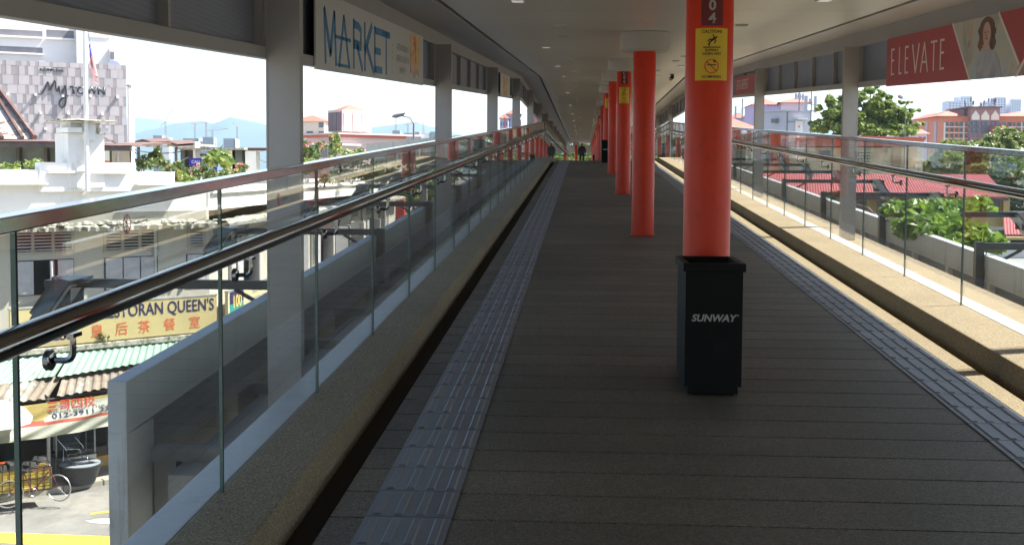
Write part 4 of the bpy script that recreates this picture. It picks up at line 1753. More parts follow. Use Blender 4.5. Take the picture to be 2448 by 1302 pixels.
# flagpole with drooping flag
pb_, pt_ = (3.56,0.86), (3.49,5.38)
p0 = cpt(pb_[0], .3, pb_[1])
p1 = cpt(pt_[0], .3, pt_[1] + .6)
fp = thing('flagpole', p0, 'white flagpole rising in front of the stepped parapet pedestal', 'flagpole')
mb = MB()
mb.tube([p0 + Vector((0, 0, .05)), Vector((p0.x, p0.y, p1.z))], .062, 12, .05)
mb.build('pole', 'wall_white', fp, smooth=40)
mb = MB()
mb.tube([p0 + Vector((0, 0, .1)), p0 - CN * .3 + Vector((.02, 0, -.02))], .05, 8)
mb.build('pole_bracket', 'wall_white', fp, smooth=40)
fl_ = (3.26,3.55,3.56,4.73)
rp = thing('flag', (p0.x, p0.y, fl_[3]), 'red and white striped flag with blue canton drooping from the flagpole', 'flag')
H_ = fl_[3] - fl_[2]
ncol, nrow = 26, 15
def fpos(u, v):
    # u along the fly 0..1, v down the hoist 0..1 : cloth hanging in folds along the pole
    fold = sin(u * 13.) * .07 * (.3 + u)
    out = .06 + .42 * u * (1 - .55 * u) * (.4 + .6 * v) + .035 * sin(u * 19 + 1)
    z = fl_[3] - H_ * (.5 * v * (1 - .25 * u) + .53 * u ** 1.15)
    return Vector((p0.x, p0.y, 0)) + CU * (out + .04) + CN * fold + Vector((0, 0, z))
mb = MB()
for i in range(ncol):
    for j in range(14):
        u0, u1 = i / ncol, (i + 1) / ncol
        v0, v1 = j / 14, (j + 1) / 14
        mb.mi = 2 if (u1 <= .5 and v1 <= .58) else (0 if j % 2 == 0 else 1)
        mb.add([fpos(u0, v0), fpos(u0, v1), fpos(u1, v1), fpos(u1, v0)], [(0, 1, 2, 3)])
mb.build('cloth', ['flag_red', 'flag_white', 'flag_blue'], rp, smooth=80)
mb = MB()
def emblem(uc, vc, r, n=14):
    pass
for (u, v, s_) in ((.14, .25, .05), (.3, .3, .06)):
    P = fpos(u, v)
    a, b = (fpos(u + .05, v) - P), (fpos(u, v + .12) - P)
    nn_ = a.cross(b).normalized() * -.004
    for k in range(10):
        t0, t1 = 2 * pi * k / 10, 2 * pi * (k + 1) / 10
        if s_ == .05 and 2 < k < 6:
            continue
        mb.add([P - nn_, P - nn_ + a * .9 * cos(t0) + b * .9 * sin(t0), P - nn_ + a * .9 * cos(t1) + b * .9 * sin(t1)], [(0, 1, 2)])
mb.build('crescent_and_star', 'gold_print', rp)
mb = MB()
mb.tube([Vector((p0.x, p0.y, fl_[3] + .9)) + CN * .07, fpos(0, 0), fpos(0, 1)], .008, 5)
mb.build('halyard', 'steel_dull', rp)

# ---- restaurant signboards on the fascia
s1 = (0.24,-1.99)
sb = thing('signboard', cpt(2.3, .45, -3.1), 'long yellow restaurant signboard with navy and orange lettering', 'signboard')
mb = MB()
mb.T = TC
SZ0, SZ1 = -2.98, -2.0
mb.box(.02, 5.6, .36, .45, SZ0, SZ1)
mb.build('board', 'sign_cream', sb)
mb = MB()
mb.T = TC
mb.box(0, 5.62, .34, .46, SZ1, SZ1 + .04)
mb.build('top_trim', 'galv', sb)
qs = lambda s_, z: cpt(s_, .452, z)
text("RESTORAN QUEEN'S", .46, 'navy', 'lettering', sb, qs(1.72, -2.25), CU, (0, 0, 1), .006, bold=.012, xs=.76)
for k, ch in enumerate('皇后茶餐室'):
    px = (232, 290, 345, 405, 465)[k]
    text(ch, .36, 'orange_print', 'lettering', sb, qs(((3.42,-2.64)[0], (2.76,-2.66)[0], (2.14,-2.69)[0], (1.42,-2.72)[0], (0.69,-2.73)[0])[k], -2.72), CU, (0, 0, 1), .006, bold=0)
mb = MB()
mb.T = TC
mb.box(3.98, 4.75, .452, .458, -2.62, -2.06)
mb.build('logo_patch', 'teal', sb)
text('PLUS', .24, 'navy', 'lettering', sb, qs(4.38, -2.77), CU, (0, 0, 1), .006, bold=.03, xs=1.2)
text('100', .42, 'gold_print', 'lettering', sb, qs(4.38, -2.34), CU, (0, 0, 1), .012, bold=.03)
text('WWW.100PLUS.COM.MY', .075, 'grey_print', 'lettering', sb, qs(4.35, -2.92), CU, (0, 0, 1), .006)
sb2 = thing('signboard', (XW + .45, 35, -3), 'pale yellow drinks signboard beyond the corner, with blue and teal logo', 'signboard')
mb = MB()
mb.box(XW + .36, XW + .45, YW0 + .25, 39.6, SZ0 + .02, SZ1 + .02)
mb.build('board', 'sign_cream_light', sb2)
mb = MB()
mb.box(XW + .34, XW + .46, YW0 + .25, 39.62, SZ1 + .02, SZ1 + .06)
mb.build('top_trim', 'galv', sb2)
mb = MB()
mb.box(XW + .452, XW + .458, YW0 + .4, YW0 + 1.75, -2.35, -2.0)
mb.build('logo_patch', 'navy', sb2)
mb = MB()
mb.box(XW + .452, XW + .457, YW0 + .4, YW0 + 1.75, -2.62, -2.352)
mb.build('logo_patch', 'teal', sb2)
ws = lambda y, z: (XW + .452, y, z)
text('100', .5, 'gold_print', 'lettering', sb2, ws(YW0 + 1.08, -2.32), (0, 1, 0), (0, 0, 1), .014, bold=.03, xs=1.25)
text('PLUS', .26, 'navy', 'lettering', sb2, ws(YW0 + 1.08, -2.8), (0, 1, 0), (0, 0, 1), .006, bold=.02, xs=1.5)
for s_, zz in (('SUP IPPLANG XNX', -2.18), ('EXTENGERE ELDUKE', -2.47), ('ASGERE E-EFF', -2.76)):
    text(s_, .24, 'grey_print', 'lettering', sb2, ws(36.8, zz), (0, 1, 0), (0, 0, 1), .006, bold=.015, xs=1.7)
# slab under the signs
mb = MB()
mb.T = TC
mb.box(0, 7.5, 0, .52, -3.16, -3.02)
mb.build('canopy_slab', 'moss_edge', rb, bevel=.02)
mb = MB()
mb.box(XW, XW + .52, YW0 - .2, YW1, -3.16, -3.0)
mb.build('canopy_slab', 'moss_edge', rb, bevel=.02)
# pillars of the shop front
for s_ in (.4, 2.7, 5.0, 7.3):
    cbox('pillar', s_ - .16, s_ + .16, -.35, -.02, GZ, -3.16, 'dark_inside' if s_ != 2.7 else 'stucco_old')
cbox('plinth_wall', 2.4, 3.6, -.3, .02, GZ, -6.1, 'orange_wall')
cbox('plinth_wall', .2, 2.3, -.3, .02, GZ, -6.1, 'orange_wall')

# corrugated awnings
def corrugated(p00, p10, p11, p01, nr, h, mat, name, root, seed=0):
    """sheet between two edges: p00-p10 top edge, p01-p11 lower edge; ridges run down the slope"""
    rnd = random.Random(seed)
    p00, p10, p11, p01 = map(Vector, (p00, p10, p11, p01))
    N = (p10 - p00).cross(p01 - p00).normalized()
    if N.z < 0:
        N = -N
    per = 4
    n = nr * per
    vs, fs = [], []
    for i in range(n + 1):
        u = i / n
        o = N * (h * (.5 if i % per in (0,) else (.5 if i % per == 1 else -.5)))
        jag = rnd.uniform(-.02, .02) if i % per == 0 else 0
        a, b = p00.lerp(p10, u) + o, p01.lerp(p11, u + 0) + o
        b = b + (b - a) * jag
        vs += [a, b, a - N * .004, b - N * .004]
    for i in range(n):
        k = i * 4
        fs += [(k, k + 4, k + 5, k + 1), (k + 2, k + 3, k + 7, k + 6), (k + 1, k + 5, k + 7, k + 3)]
    mb = MB()
    mb.add(vs, fs)
    return mb.build(name, mat, root)


aw = thing('zinc_awning', cpt(2.5, .5, -3.3), 'pale green corrugated zinc awning under the yellow signboard', 'awning', 'zinc awnings of the restaurant')
corrugated(cpt(4.1, .46, -3.2), cpt(.3, .46, -3.17), cpt(.6, 1.2, -3.42), cpt(4.75, 1.2, -3.66), 20, .03, 'zinc_green', 'sheet', aw, 1)
corrugated(cpt(7.4, .46, -3.2), cpt(4.15, .46, -3.2), cpt(5.15, 1.0, -3.72), cpt(8.0, 1.0, -3.7), 14, .03, 'zinc_green', 'sheet', aw, 2)
corrugated(cpt(4.75, .5, -3.16), cpt(4.12, .46, -3.17), cpt(4.8, 1.2, -3.63), cpt(5.3, .95, -3.68), 4, .02, 'zinc_green', 'hip_sheet', aw, 3)
aw = thing('zinc_awning', cpt(2.5, 1.2, -3.9), 'lower rusted corrugated zinc awning over the shop front', 'awning', 'zinc awnings of the restaurant')
corrugated(cpt(4.5, .95, -3.68), cpt(1.0, .95, -3.6), cpt(1.2, 1.85, -3.8), cpt(5.0, 1.85, -4.02), 17, .035, 'zinc_rust', 'sheet', aw, 4)
corrugated(cpt(7.6, .95, -3.7), cpt(4.52, .95, -3.7), cpt(5.2, 1.8, -4.05), cpt(8.2, 1.8, -4.0), 13, .035, 'zinc_rust', 'sheet', aw, 5)
mb = MB()
mb.T = TC
for s_ in (1.3, 2.6, 3.9, 5.2, 6.5):
    mb.tube([(s_, .0, -3.75), (s_, 1.8, -4.02)], .025, 6)
mb.tube([(.9, 1.75, -3.9), (5.0, 1.75, -4.08), (8, 1.75, -4.06)], .025, 6)
mb.build('bearer', 'timber_dark', aw)
for s_ in (4.91, 1.0, 7.4):
    mb = MB()
    mb.T = TC
    mb.tube([(s_, 1.0, PVZ), (s_, 1.0, -3.8)], .045, 8)
    mb.build('post', 'galv', aw, smooth=40)

# sagging cloth banner under the awning
bn = thing('cloth_banner', cpt(4, 1.8, -4.3), 'sagging yellow and white cloth banner hung under the rusted awning', 'cloth banner')
def bpos(u, v, e=0.):
    # u 0 (left, s=6.9) .. 1 (right, s=3.0); v 0 top .. 1 bottom
    s_ = 6.9 - 3.7 * u
    ztop = -4.06 - .02 * sin(u * 9) - .1 * sin(pi * u)
    zbot = -4.92 - .05 * sin(u * pi) + .12 * max(0, u - .6)
    d = 1.8 + .05 * sin(v * 7 + u * 6) * v + .03 * sin((u + v * .6) * 26) * v + e + .1 * v
    return cpt(s_, d, ztop + (zbot - ztop) * v)
bm_ = bpy.data.materials.new('banner_cloth')
bm_.use_nodes = True
bt = bm_.node_tree
MATS['banner_cloth'] = bm_
M('cloth_yellow', (.4, .31, .1), .75, var=.15, scale=2)
M('cloth_white', (.42, .42, .35), .75, var=.12, scale=2, dirt=(.3, .33, .25), dscale=1.4, dlim=.55)
M('cloth_red', (.38, .08, .05), .75, var=.1)
mb = MB()
nu, nv = 70, 22
for i in range(nu):
    for j in range(nv):
        u, v = (i + .5) / nu, (j + .5) / nv
        if .48 + .1 * u < v < .6 + .05 * u:
            mb.mi = 2
        elif v < .5 and u < .55 - .25 * v:
            mb.mi = 0
        elif v < .08 or (u > .93 and v < .5):
            mb.mi = 0
        else:
            mb.mi = 1
        mb.add([bpos(i / nu, j / nv), bpos(i / nu, (j + 1) / nv), bpos((i + 1) / nu, (j + 1) / nv), bpos((i + 1) / nu, j / nv)], [(0, 1, 2, 3)])
mb.build('cloth', ['cloth_yellow', 'cloth_white', 'cloth_red'], bn, smooth=80)
def cloth_text(body, size, mat, u0, v0, xs=1., sp=1., bold=0):
    t = text(body, size, mat, 'lettering', bn, (0, 0, 0), (1, 0, 0), (0, 0, 1), 0, bold=bold, xs=xs, align='LEFT', spacing=sp)
    for vv in t.data.vertices:
        w = vv.co + ORG[bn.name]
        vv.co = bpos(u0 + w.x / 3.7, v0 - w.z / .9, .012) - ORG[bn.name]
cloth_text('三哥四校', .3, 'signred', .45, .14)
cloth_text('四', .26, 'signred', .12, .14)
cloth_text('Business Hour : 11am - 10pm', .11, 'black_print', .465, .3, 1.1, 1.25)
cloth_text('012-3911 223', .17, 'navy', .48, .42, 1.5, 1.1, .015)

# air conditioners hung on the wing
for (y, z, lab) in ((44.6, -2.6, 'white air conditioner box low on the wing wall, the nearer one'), (52.4, -1.1, 'white air conditioner box high on the wing wall, farther along')):
    ac = thing('air_conditioner', (XW + .3, y, z), lab, 'air conditioner', 'air conditioners on the wing')
    mb = MB()
    mb.box(XW + .1, XW + .5, y - .42, y + .42, z - .3, z + .3)
    mb.build('casing', 'wall_white', ac, bevel=.02)
    mb = MB()
    for k in range(7):
        mb.box(XW + .502, XW + .512, y - .36, y + .2, z - .24 + k * .07, z - .205 + k * .07)
    o = mb.build('grille', 'vent_frame', ac)
    o['kind'] = 'stuff'
    mb = MB()
    mb.box(XW, XW + .5, y - .46, y - .43, z - .34, z - .3)
    mb.box(XW, XW + .5, y + .43, y + .46, z - .34, z - .3)
    mb.build('bracket', 'galv', ac)

# glass food stall
fs_ = thing('food_stall', cpt(4.0, .3, PVZ), 'glazed stainless food stall standing behind the upturned chair', 'food stall')
q = (3.486,4.533,-6.04,-5.27)
mb = MB()
mb.T = TC
mb.box(3.5, 4.56, -.15, .5, PVZ, -5.88)
mb.build('counter', 'steel_dull', fs_, bevel=.01)
mb = MB()
mb.T = TC
mb.tube([(3.46, .53, -5.87), (4.6, .53, -5.87)], .022, 8)
mb.build('front_rail', 'steel', fs_, smooth=40)
for s_, d0 in ((3.53, .47), (4.53, .47), (3.53, -.12), (4.53, -.12)):
    mb = MB()
    mb.T = TC
    mb.box(s_ - .018, s_ + .018, d0 - .018, d0 + .018, -5.88, -4.9)
    mb.build('corner_post', 'steel_dull', fs_)
mb = MB()
mb.T = TC
mb.box(3.56, 4.5, .468, .474, -5.86, -4.95)
mb.build('glass_front', 'pane', fs_)
mb = MB()
mb.T = TC
mb.box(3.7, 4.4, -.1, -.08, -5.8, -5.2)
mb.build('back_board', 'canvas', fs_)
mb = MB()
mb.T = TC
mb.box(3.5, 4.56, -.15, .5, -4.9, -4.87)
mb.build('top', 'steel_dull', fs_)

# tub with an upturned chair
tb = cpt(4.25, 1.3, PVZ)
tu = thing('tub', tb, 'big dark round tub with white lid standing on the pavement', 'tub')
mb = MB()
mb.lathe([(.33, tb.z), (.36, tb.z + .03), (.52, tb.z + .46), (.55, tb.z + .48), (.55, tb.z + .5), (.5, tb.z + .5)], (tb.x, tb.y, 0), 36)
mb.build('body', 'tub', tu, smooth=35)
mb = MB()
mb.lathe([(.5, tb.z + .485), (.49, tb.z + .515), (.1, tb.z + .53)], (tb.x, tb.y, 0), 36)
mb.build('lid', 'canvas', tu, smooth=35)
ch = thing('chair', tb + Vector((0, 0, .53)), 'upturned bare metal chair frame lying on the tub lid', 'chair')
mb = MB()
zc = tb.z + .545
P_ = lambda s_, d0, z: cpt(4.25 + s_, 1.3 + d0, zc + z)
for a in (-.2, .24):
    mb.tube([P_(a - .05, .3, .0), P_(a, .1, .0), P_(a + .04, .0, .12), P_(a + .1, -.06, .38), P_(a + .2, -.1, .52), P_(a + .27, -.12, .62)], .013, 7)
mb.tube([P_(-.02, -.09, .45), P_(.42, -.09, .45)], .011, 7)
mb.tube([P_(-.15, -.2, .02), P_(-.1, -.28, .25), P_(.3, -.28, .3), P_(.34, -.2, .02)], .011, 7)
mb.tube([P_(-.22, .2, .01), P_(.24, .2, .01)], .011, 7)
mb.tube([P_(-.2, -.05, .2), P_(.3, -.05, .2)], .011, 7)
mb.build('frame', 'steel', ch, smooth=50)

# cargo tricycle
bk = thing('cargo_bicycle', (-12.78,26.72,-6.38), 'old cargo bicycle with yellow crate parked on the pavement', 'bicycle')
fw = Vector((-12.36,26.82,-6.38))
rw = Vector((-13.26,26.19,-6.38))
ax = (fw - rw).normalized()
def wheel(c, dirv, r):
    side = Vector((-dirv.y, dirv.x, 0))
    o_ = c + Vector((0, 0, r))
    T = Matrix(((dirv.x, side.x, 0, o_.x), (dirv.y, side.y, 0, o_.y), (0, 0, 1, o_.z), (0, 0, 0, 1)))
    mb = MB()
    mb.T = T
    n = 32
    vs = [((r - .018 + .018 * cos(b)) * cos(a), .018 * sin(b), (r - .018 + .018 * cos(b)) * sin(a)) for a in (2 * pi * i / n for i in range(n)) for b in (2 * pi * j / 6 for j in range(6))]
    mb.add(vs, [(i * 6 + j, ((i + 1) % n) * 6 + j, ((i + 1) % n) * 6 + (j + 1) % 6, i * 6 + (j + 1) % 6) for i in range(n) for j in range(6)])
    w = mb.build('wheel', 'steel_dull', bk, smooth=60)
    mb = MB()
    mb.T = T
    for k in range(18):
        a = 2 * pi * k / 18
        mb.tube([(.02 * cos(a + .4), 0, .02 * sin(a + .4)), ((r - .03) * cos(a), 0, (r - .03) * sin(a))], .0022, 3, cap=False)
    mb.tube([(0, -.05, 0), (0, .05, 0)], .025, 8)
    mb.build('spokes', 'steel_dull', w)
    return o_
fd = (ax * .5 + Vector((.75, -.3, 0))).normalized()
fo = wheel(fw, (ax * .75 + Vector((.2, -.55, 0))).normalized(), .33)
ro = wheel(rw, ax, .33)
hd = fo - ax * .22 + Vector((0, 0, .52))
bb = rw.lerp(fw, .48) + Vector((0, 0, .3))
st_ = rw.lerp(fw, .3) + Vector((0, 0, .8))
mb = MB()
mb.tube([fo, fo + (hd - fo) * .55, hd, hd + Vector((0, 0, .12))], .016, 7)
mb.tube([hd - Vector((0, 0, .1)), bb], .018, 7)
mb.tube([hd, st_], .015, 7)
mb.tube([bb, st_], .016, 7)
mb.tube([bb, ro], .012, 7)
mb.tube([st_, ro], .01, 7)
mb.build('frame', 'bike_red', bk, smooth=50)
sd_ = Vector((-ax.y, ax.x, 0))
mb = MB()
hb = hd + Vector((0, 0, .14))
mb.tube([hb + sd_ * .3 - ax * .12, hb + sd_ * .22, hb, hb - sd_ * .22, hb - sd_ * .3 - ax * .12], .012, 7)
mb.build('handlebar', 'steel', bk, smooth=50)
mb = MB()
mb.box(st_.x - .12, st_.x + .12, st_.y - .09, st_.y + .09, st_.z, st_.z + .06)
mb.build('saddle', 'rubber', bk, bevel=.03)
mb = MB()
bx = bb + sd_ * .0
for k in range(12):
    a = 2 * pi * k / 12
    mb.tube([bx + ax * .09 * cos(a) + Vector((0, 0, .09 * sin(a))), bx + ax * .09 * cos(a + .5236) + Vector((0, 0, .09 * sin(a + .5236)))], .008, 4)
mb.tube([bx + sd_ * .1 - Vector((0, 0, .16)), bx, bx - sd_ * .1 + Vector((0, 0, .16))], .012, 5)
mb.build('crank', 'steel_dull', bk)
T = Matrix(((ax.x, sd_.x, 0, rw.x + ax.x * .35 + sd_.x * .42), (ax.y, sd_.y, 0, rw.y + ax.y * .35 + sd_.y * .42), (0, 0, 1, rw.z + .28), (0, 0, 0, 1)))
cr = MB()
cr.T = T
cr.box(-.62, .62, -.24, .24, 0, .03)
for z_ in range(7):
    for (a, b, c, d0) in ((-.62, .62, -.25, -.23), (-.62, .62, .23, .25), (-.63, -.61, -.25, .25), (.61, .63, -.25, .25)):
        cr.box(a, b, c, d0, .03 + z_ * .075, .085 + z_ * .075)
cr.build('crate', 'crate_yellow', bk)
cr = MB()
cr.T = T
for k in range(9):
    cr.box(-.62 + k * .153, -.605 + k * .153, -.262, -.248, 0, .56)
for zz in (0, .28, .54):
    cr.box(-.64, .64, -.27, -.255, zz, zz + .025)
cr.build('crate_rack', 'black_metal', bk)
rnd = random.Random(31)
cr = MB()
for k in range(9):
    cr.T = T @ Matrix.Translation((-.5 + .12 * k, rnd.uniform(-.1, .1), .58 + rnd.uniform(0, .08))) @ rotm('Z', rnd.uniform(0, 3)) @ rotm('Y', rnd.uniform(-.5, .5))
    cr.hexa([(-.14, -.1, -.05), (.14, -.1, -.05), (.14, .1, -.05), (-.14, .1, -.05)], [(-.09, -.06, .07), (.1, -.05, .06), (.08, .07, .08), (-.1, .06, .06)])
o = cr.build('load', 'rubber', bk, bevel=.02)
o['kind'] = 'stuff'
wheel(rw + sd_ * .75, ax, .33)
ob = thing('plastic_crate', (-13.41,26.18,-5.75), 'orange plastic crate carried at the rear of the cargo bicycle', 'crate')
q = Vector((-13.79,27,-5.75))
mb = MB()
mb.T = Matrix.Translation(q) @ rotm('Z', R(35))
mb.hexa([(-.28, -.22, -.16), (.28, -.22, -.16), (.28, .22, -.16), (-.28, .22, -.16)], [(-.34, -.27, .14), (.34, -.27, .14), (.34, .27, .14), (-.34, .27, .14)])
mb.build('tub_body', 'orange_plastic', ob, bevel=.02)
mb = MB()
mb.T = Matrix.Translation(q) @ rotm('Z', R(35))
mb.box(-.37, .37, -.3, .3, .141, .175)
mb.build('lid', 'orange_plastic', ob, bevel=.01)
# parasol at the left
up_ = cpt(6.85, 2.3, 0)
pa = thing('parasol', (up_.x, up_.y, PVZ), 'pale grey street parasol open at the pavement edge', 'parasol')
mb = MB()
n = 8
vs = [(up_.x, up_.y, -3.78)]
for ring, (r, z) in enumerate(((.5, -3.86), (.95, -4.1), (1.12, -4.32))):
    for k in range(n * 2):
        a = 2 * pi * k / (n * 2)
        rr = r * (1 if k % 2 == 0 else .93)
        vs.append((up_.x + rr * cos(a), up_.y + rr * sin(a), z - (.0 if k % 2 == 0 else .03)))
N2 = n * 2
fs = [(0, 1 + k, 1 + (k + 1) % N2) for k in range(N2)]
for ring in range(2):
    for k in range(N2):
        a, b = 1 + ring * N2, 1 + (ring + 1) * N2
        fs.append((a + k, b + k, b + (k + 1) % N2, a + (k + 1) % N2))
mb.add(vs, fs)
mb.build('canopy', 'canvas', pa)
mb = MB()
mb.tube([(up_.x, up_.y, PVZ), (up_.x, up_.y, -3.72)], .022, 8)
mb.build('pole', 'galv', pa)
mb = MB()
q = 14
mb.add([(up_.x + .62 * cos(R(-75)) + .16 * cos(2 * pi * k / q), up_.y - .64 + .05 * sin(2 * pi * k / q), -3.955 + .1 * sin(2 * pi * k / q)) for k in range(q)], [tuple(range(q))])
mb.build('printed_disc', 'yellow_print', pa)


# ================================================================ things beyond the street, left
M('clad_light', (.42, .375, .385), .6, var=.05, scale=1)
M('clad_dark', (.29, .26, .265), .6, var=.05, scale=1)
M('letter_grey', (.03, .032, .042), .5, var=0)
M('white_far', (.66, .65, .64), .7, var=.04, scale=.3)
M('opening_far', (.17, .165, .185), .8, var=.15, scale=.4)
M('roof_red', (.42, .1, .065), .7, var=.12, scale=.6)
M('pink_wall', (.52, .39, .37), .7, var=.05, scale=.3)
M('mauve_and_shade', (.13, .095, .115), .7, var=.06, scale=.4)  # mauve, darkened to carry the civic tower's shaded side in its colour
M('cream_far', (.66, .6, .5), .7, var=.05, scale=.3)
M('glass_far', (.1, .13, .17), .25, var=.2, scale=.5)
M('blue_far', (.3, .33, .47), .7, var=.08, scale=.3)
M('red_far', (.42, .1, .1), .7, var=.05)
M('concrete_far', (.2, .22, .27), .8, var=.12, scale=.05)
M('crane_red', (.34, .2, .2), .6, var=0)
M('fascia_grey', (.24, .235, .22), .55, var=.06, scale=.5)
M('hill', (.02, .045, .055), .95, var=.35, scale=.004)
TM = Matrix(((-.8660254, .5, 0, -59.24), (-.5, -.8660254, 0, 150.), (0, 0, 1, 0), (0, 0, 0, 1)))


def fbox(T, name, a0, a1, d0, d1, z0, z1, mat, parent, bevel=0):
    mb = MB()
    mb.T = T
    mb.box(a0, a1, d0, d1, z0, z1)
    return mb.build(name, mat, parent, bevel=bevel)


mt = thing('shopping_mall', (-59.24, 150, GZ), 'grey panelled shopping mall wall with large dark lettering behind the flagpole', 'building')
q = (0.081,17.782,0.59,14.6)
MS1, MZ1 = q[1], (7.67,14.81)[1]
fbox(TM, 'body', 0, MS1, -30, 0, GZ, MZ1 - .02, 'clad_dark', mt)
rnd = random.Random(21)
rowz = []
z = MZ1
hs = [.62, 1.15, 1.2, 1.15, 1.2, 1.25, 1.15, 1.2, 1.2, 1.2]
unit = {}
for kd in ('clad_light', 'clad_dark'):
    mb = MB()
    mb.box(.012, .988, 0, 1, .01, .99)
    unit[kd] = mb.build('panel', kd, org=(0, 0, 0))
nP = 0
vary('clad_light', .93, 1.05)
vary('clad_dark', .92, 1.06)
RZ = math.atan2(-.5, -.8660254)
for h in hs:
    s_ = 0.
    dark = rnd.random() < .5
    while s_ < MS1 - .3:
        w = (rnd.choice((.33, .38, .55)) if dark else rnd.uniform(.55, 1.35))
        w = min(w, MS1 - s_)
        if w > .6 and rnd.random() < .4 and not dark:
            pass
        u = unit['clad_dark' if dark else 'clad_light']
        c = u.copy()
        c.name = 'panel'
        COL.objects.link(c)
        c.parent = mt
        p = TM @ Vector((s_, .003, z - h))
        c.location = p - ORG[mt.name]
        c.rotation_euler = (0, 0, RZ)
        c.scale = (w, .06 if not dark else .045, h)
        s_ += w
        dark = not dark if rnd.random() < .85 else dark
        nP += 1
    z -= h
for o in unit.values():
    bpy.data.objects.remove(o)
MU = Vector((.8660254, .5, 0))
mp = lambda s_, d0, z: TM @ Vector((s_, d0, z))
for body, px, mat_h, bold in (('KOMPLEKS', (7.585,10.345,13.65,14.01), None, .03), ('TOWN', (2.585,6.823,10.88,11.84), None, .035)):
    w, h = px[1] - px[0], px[3] - px[2]
    t = text(body, h * 1.38, 'letter_grey', 'lettering', mt, mp((px[0] + px[1]) / 2, .12, (px[2] + px[3]) / 2), MU, (0, 0, 1), .0, bold=bold)
    xs_ = [(v.co + ORG[mt.name]) for v in t.data.vertices]
    c0 = mp((px[0] + px[1]) / 2, .5, 0)
    ext = max((p - c0).dot(MU) for p in xs_) - min((p - c0).dot(MU) for p in xs_)
    for v in t.data.vertices:
        p = v.co + ORG[mt.name]
        a = (p - c0).dot(MU)
        v.co = v.co + MU * (a * (w / ext - 1))
    m_ = t.modifiers.new('depth', 'SOLIDIFY')
    m_.thickness = .05
q = (2.26,12.01)
text('TM', .28, 'letter_grey', 'lettering', mt, mp(q[0], .45, q[1]), MU, (0, 0, 1), 0)
mb = MB()
def catmull(P, n=7):
    out = []
    for i in range(len(P) - 1):
        a, b, c, d_ = P[max(0, i - 1)], P[i], P[i + 1], P[min(len(P) - 1, i + 2)]
        for k in range(n):
            t = k / n
            out.append(tuple(.5 * ((2 * b[j]) + (-a[j] + c[j]) * t + (2 * a[j] - 5 * b[j] + 4 * c[j] - d_[j]) * t * t + (-a[j] + 3 * b[j] - 3 * c[j] + d_[j]) * t ** 3) for j in range(2)))
    return out + [P[-1]]
my = [(10.59,10.92), (10.24,10.83), (9.85,11.42), (9.49,12.27), (9.34,11.91), (9.26,11.33), (9,11.76), (8.65,12.51), (8.56,11.83), (8.47,11.2), (8.32,11.31), (8.16,11.79), (8.07,11.01), (7.88,10.91), (7.62,11.34), (7.41,11.93), (7.33,10.72), (7.46,9.55), (7.85,9.17), (8.15,9.59), (7.89,10.23), (7.09,10.67)]
mb.tube([mp(a, .18, b) for a, b in catmull(my)], .1, 6)
mb.build('lettering', 'letter_grey', mt, smooth=60)
for (a, b) in ((14.17,10.59), (10.94,10.65), (7.74,10.6), (4.42,10.66), (1.14,10.66), (10.38,8.37), (7.12,8.4), (3.02,8.41), (9.88,6.44), (2.54,6.44)):
    fbox(TM, 'wall_lamp', a - .15, a + .15, .06, .4, b - .15, b + .15, 'white_far', mt)
# round blue clock-like dome on the roof edge
a, b = (1.46,14.72)
mb = MB()
mb.T = TM
mb.prism([(a + .8 * cos(pi * k / 14), b + .62 * sin(pi * k / 14)) for k in range(15)], (0, -.6, 0), (1, 0, 0), (0, 0, 1), (0, 1, 0), .3)
mb.build('roof_disc', 'blue_far', mt)
# white multi-storey car park behind it
cp_ = thing('parking_block', TM @ Vector((4, -34, GZ)), 'white multi-storey car park with long grey openings above the mall', 'building')
q = (2.39,16.928,17.09,25.06)
fbox(TM, 'wall', q[0], q[1], -60, -34, GZ, q[3], 'white_far', cp_)
for a in ((7.069,16.433,21.35,22.25), (2.575,6.514,21.35,22.52), (7.114,16.477,18.89,19.72)):
    fbox(TM, 'parking_opening', a[0], a[1], -34.5, -33.97, a[2], a[3], 'opening_far', cp_)
    fbox(TM, 'opening_sill', a[0] - .1, a[1] + .1, -33.96, -33.5, a[2] - .3, a[2] - .02, 'white_far', cp_)
q = (-2.45,2.439,17.15,23.88)
t2 = thing('lift_tower', TM @ Vector((q[0], -32, GZ)), 'plain white lift tower right of the car park openings', 'building')
fbox(TM, 'wall', q[0], q[1], -40, -32, GZ, q[3], 'white_far', t2)
a = (-2.434,0.67,21.49,22.08)
fbox(TM, 'peach_band', a[0], a[1], -32.0, -31.9, a[2], a[3], 'cream_far', t2)
a = (-3.003,-2.219,18.25,19.36)
fbox(TM, 'roof_box', a[0] - .02, a[1], -33, -31, a[2] - 3, a[3] + .5, 'white_far', t2)
fbox(TM, 'vent', a[0] + .12, a[1] - .1, -31.02, -30.9, a[2], a[3], 'opening_far', t2)
t3 = thing('white_tower', (-66.61,170,5.07), 'slim bright white tower block right of the mall', 'building')
q = (-67,-65.98,0.47,13.57)
mb = MB()
mb.box(q[0], q[1] - .75, 170, 172, GZ, q[3])
mb.build('wall', 'white_far', t3)
mb = MB()
mb.box(q[0] - .05, q[0] + .55, 169.5, 171, q[3] + .002, q[3] + .15)
mb.build('coping', 'opening_far', t3)

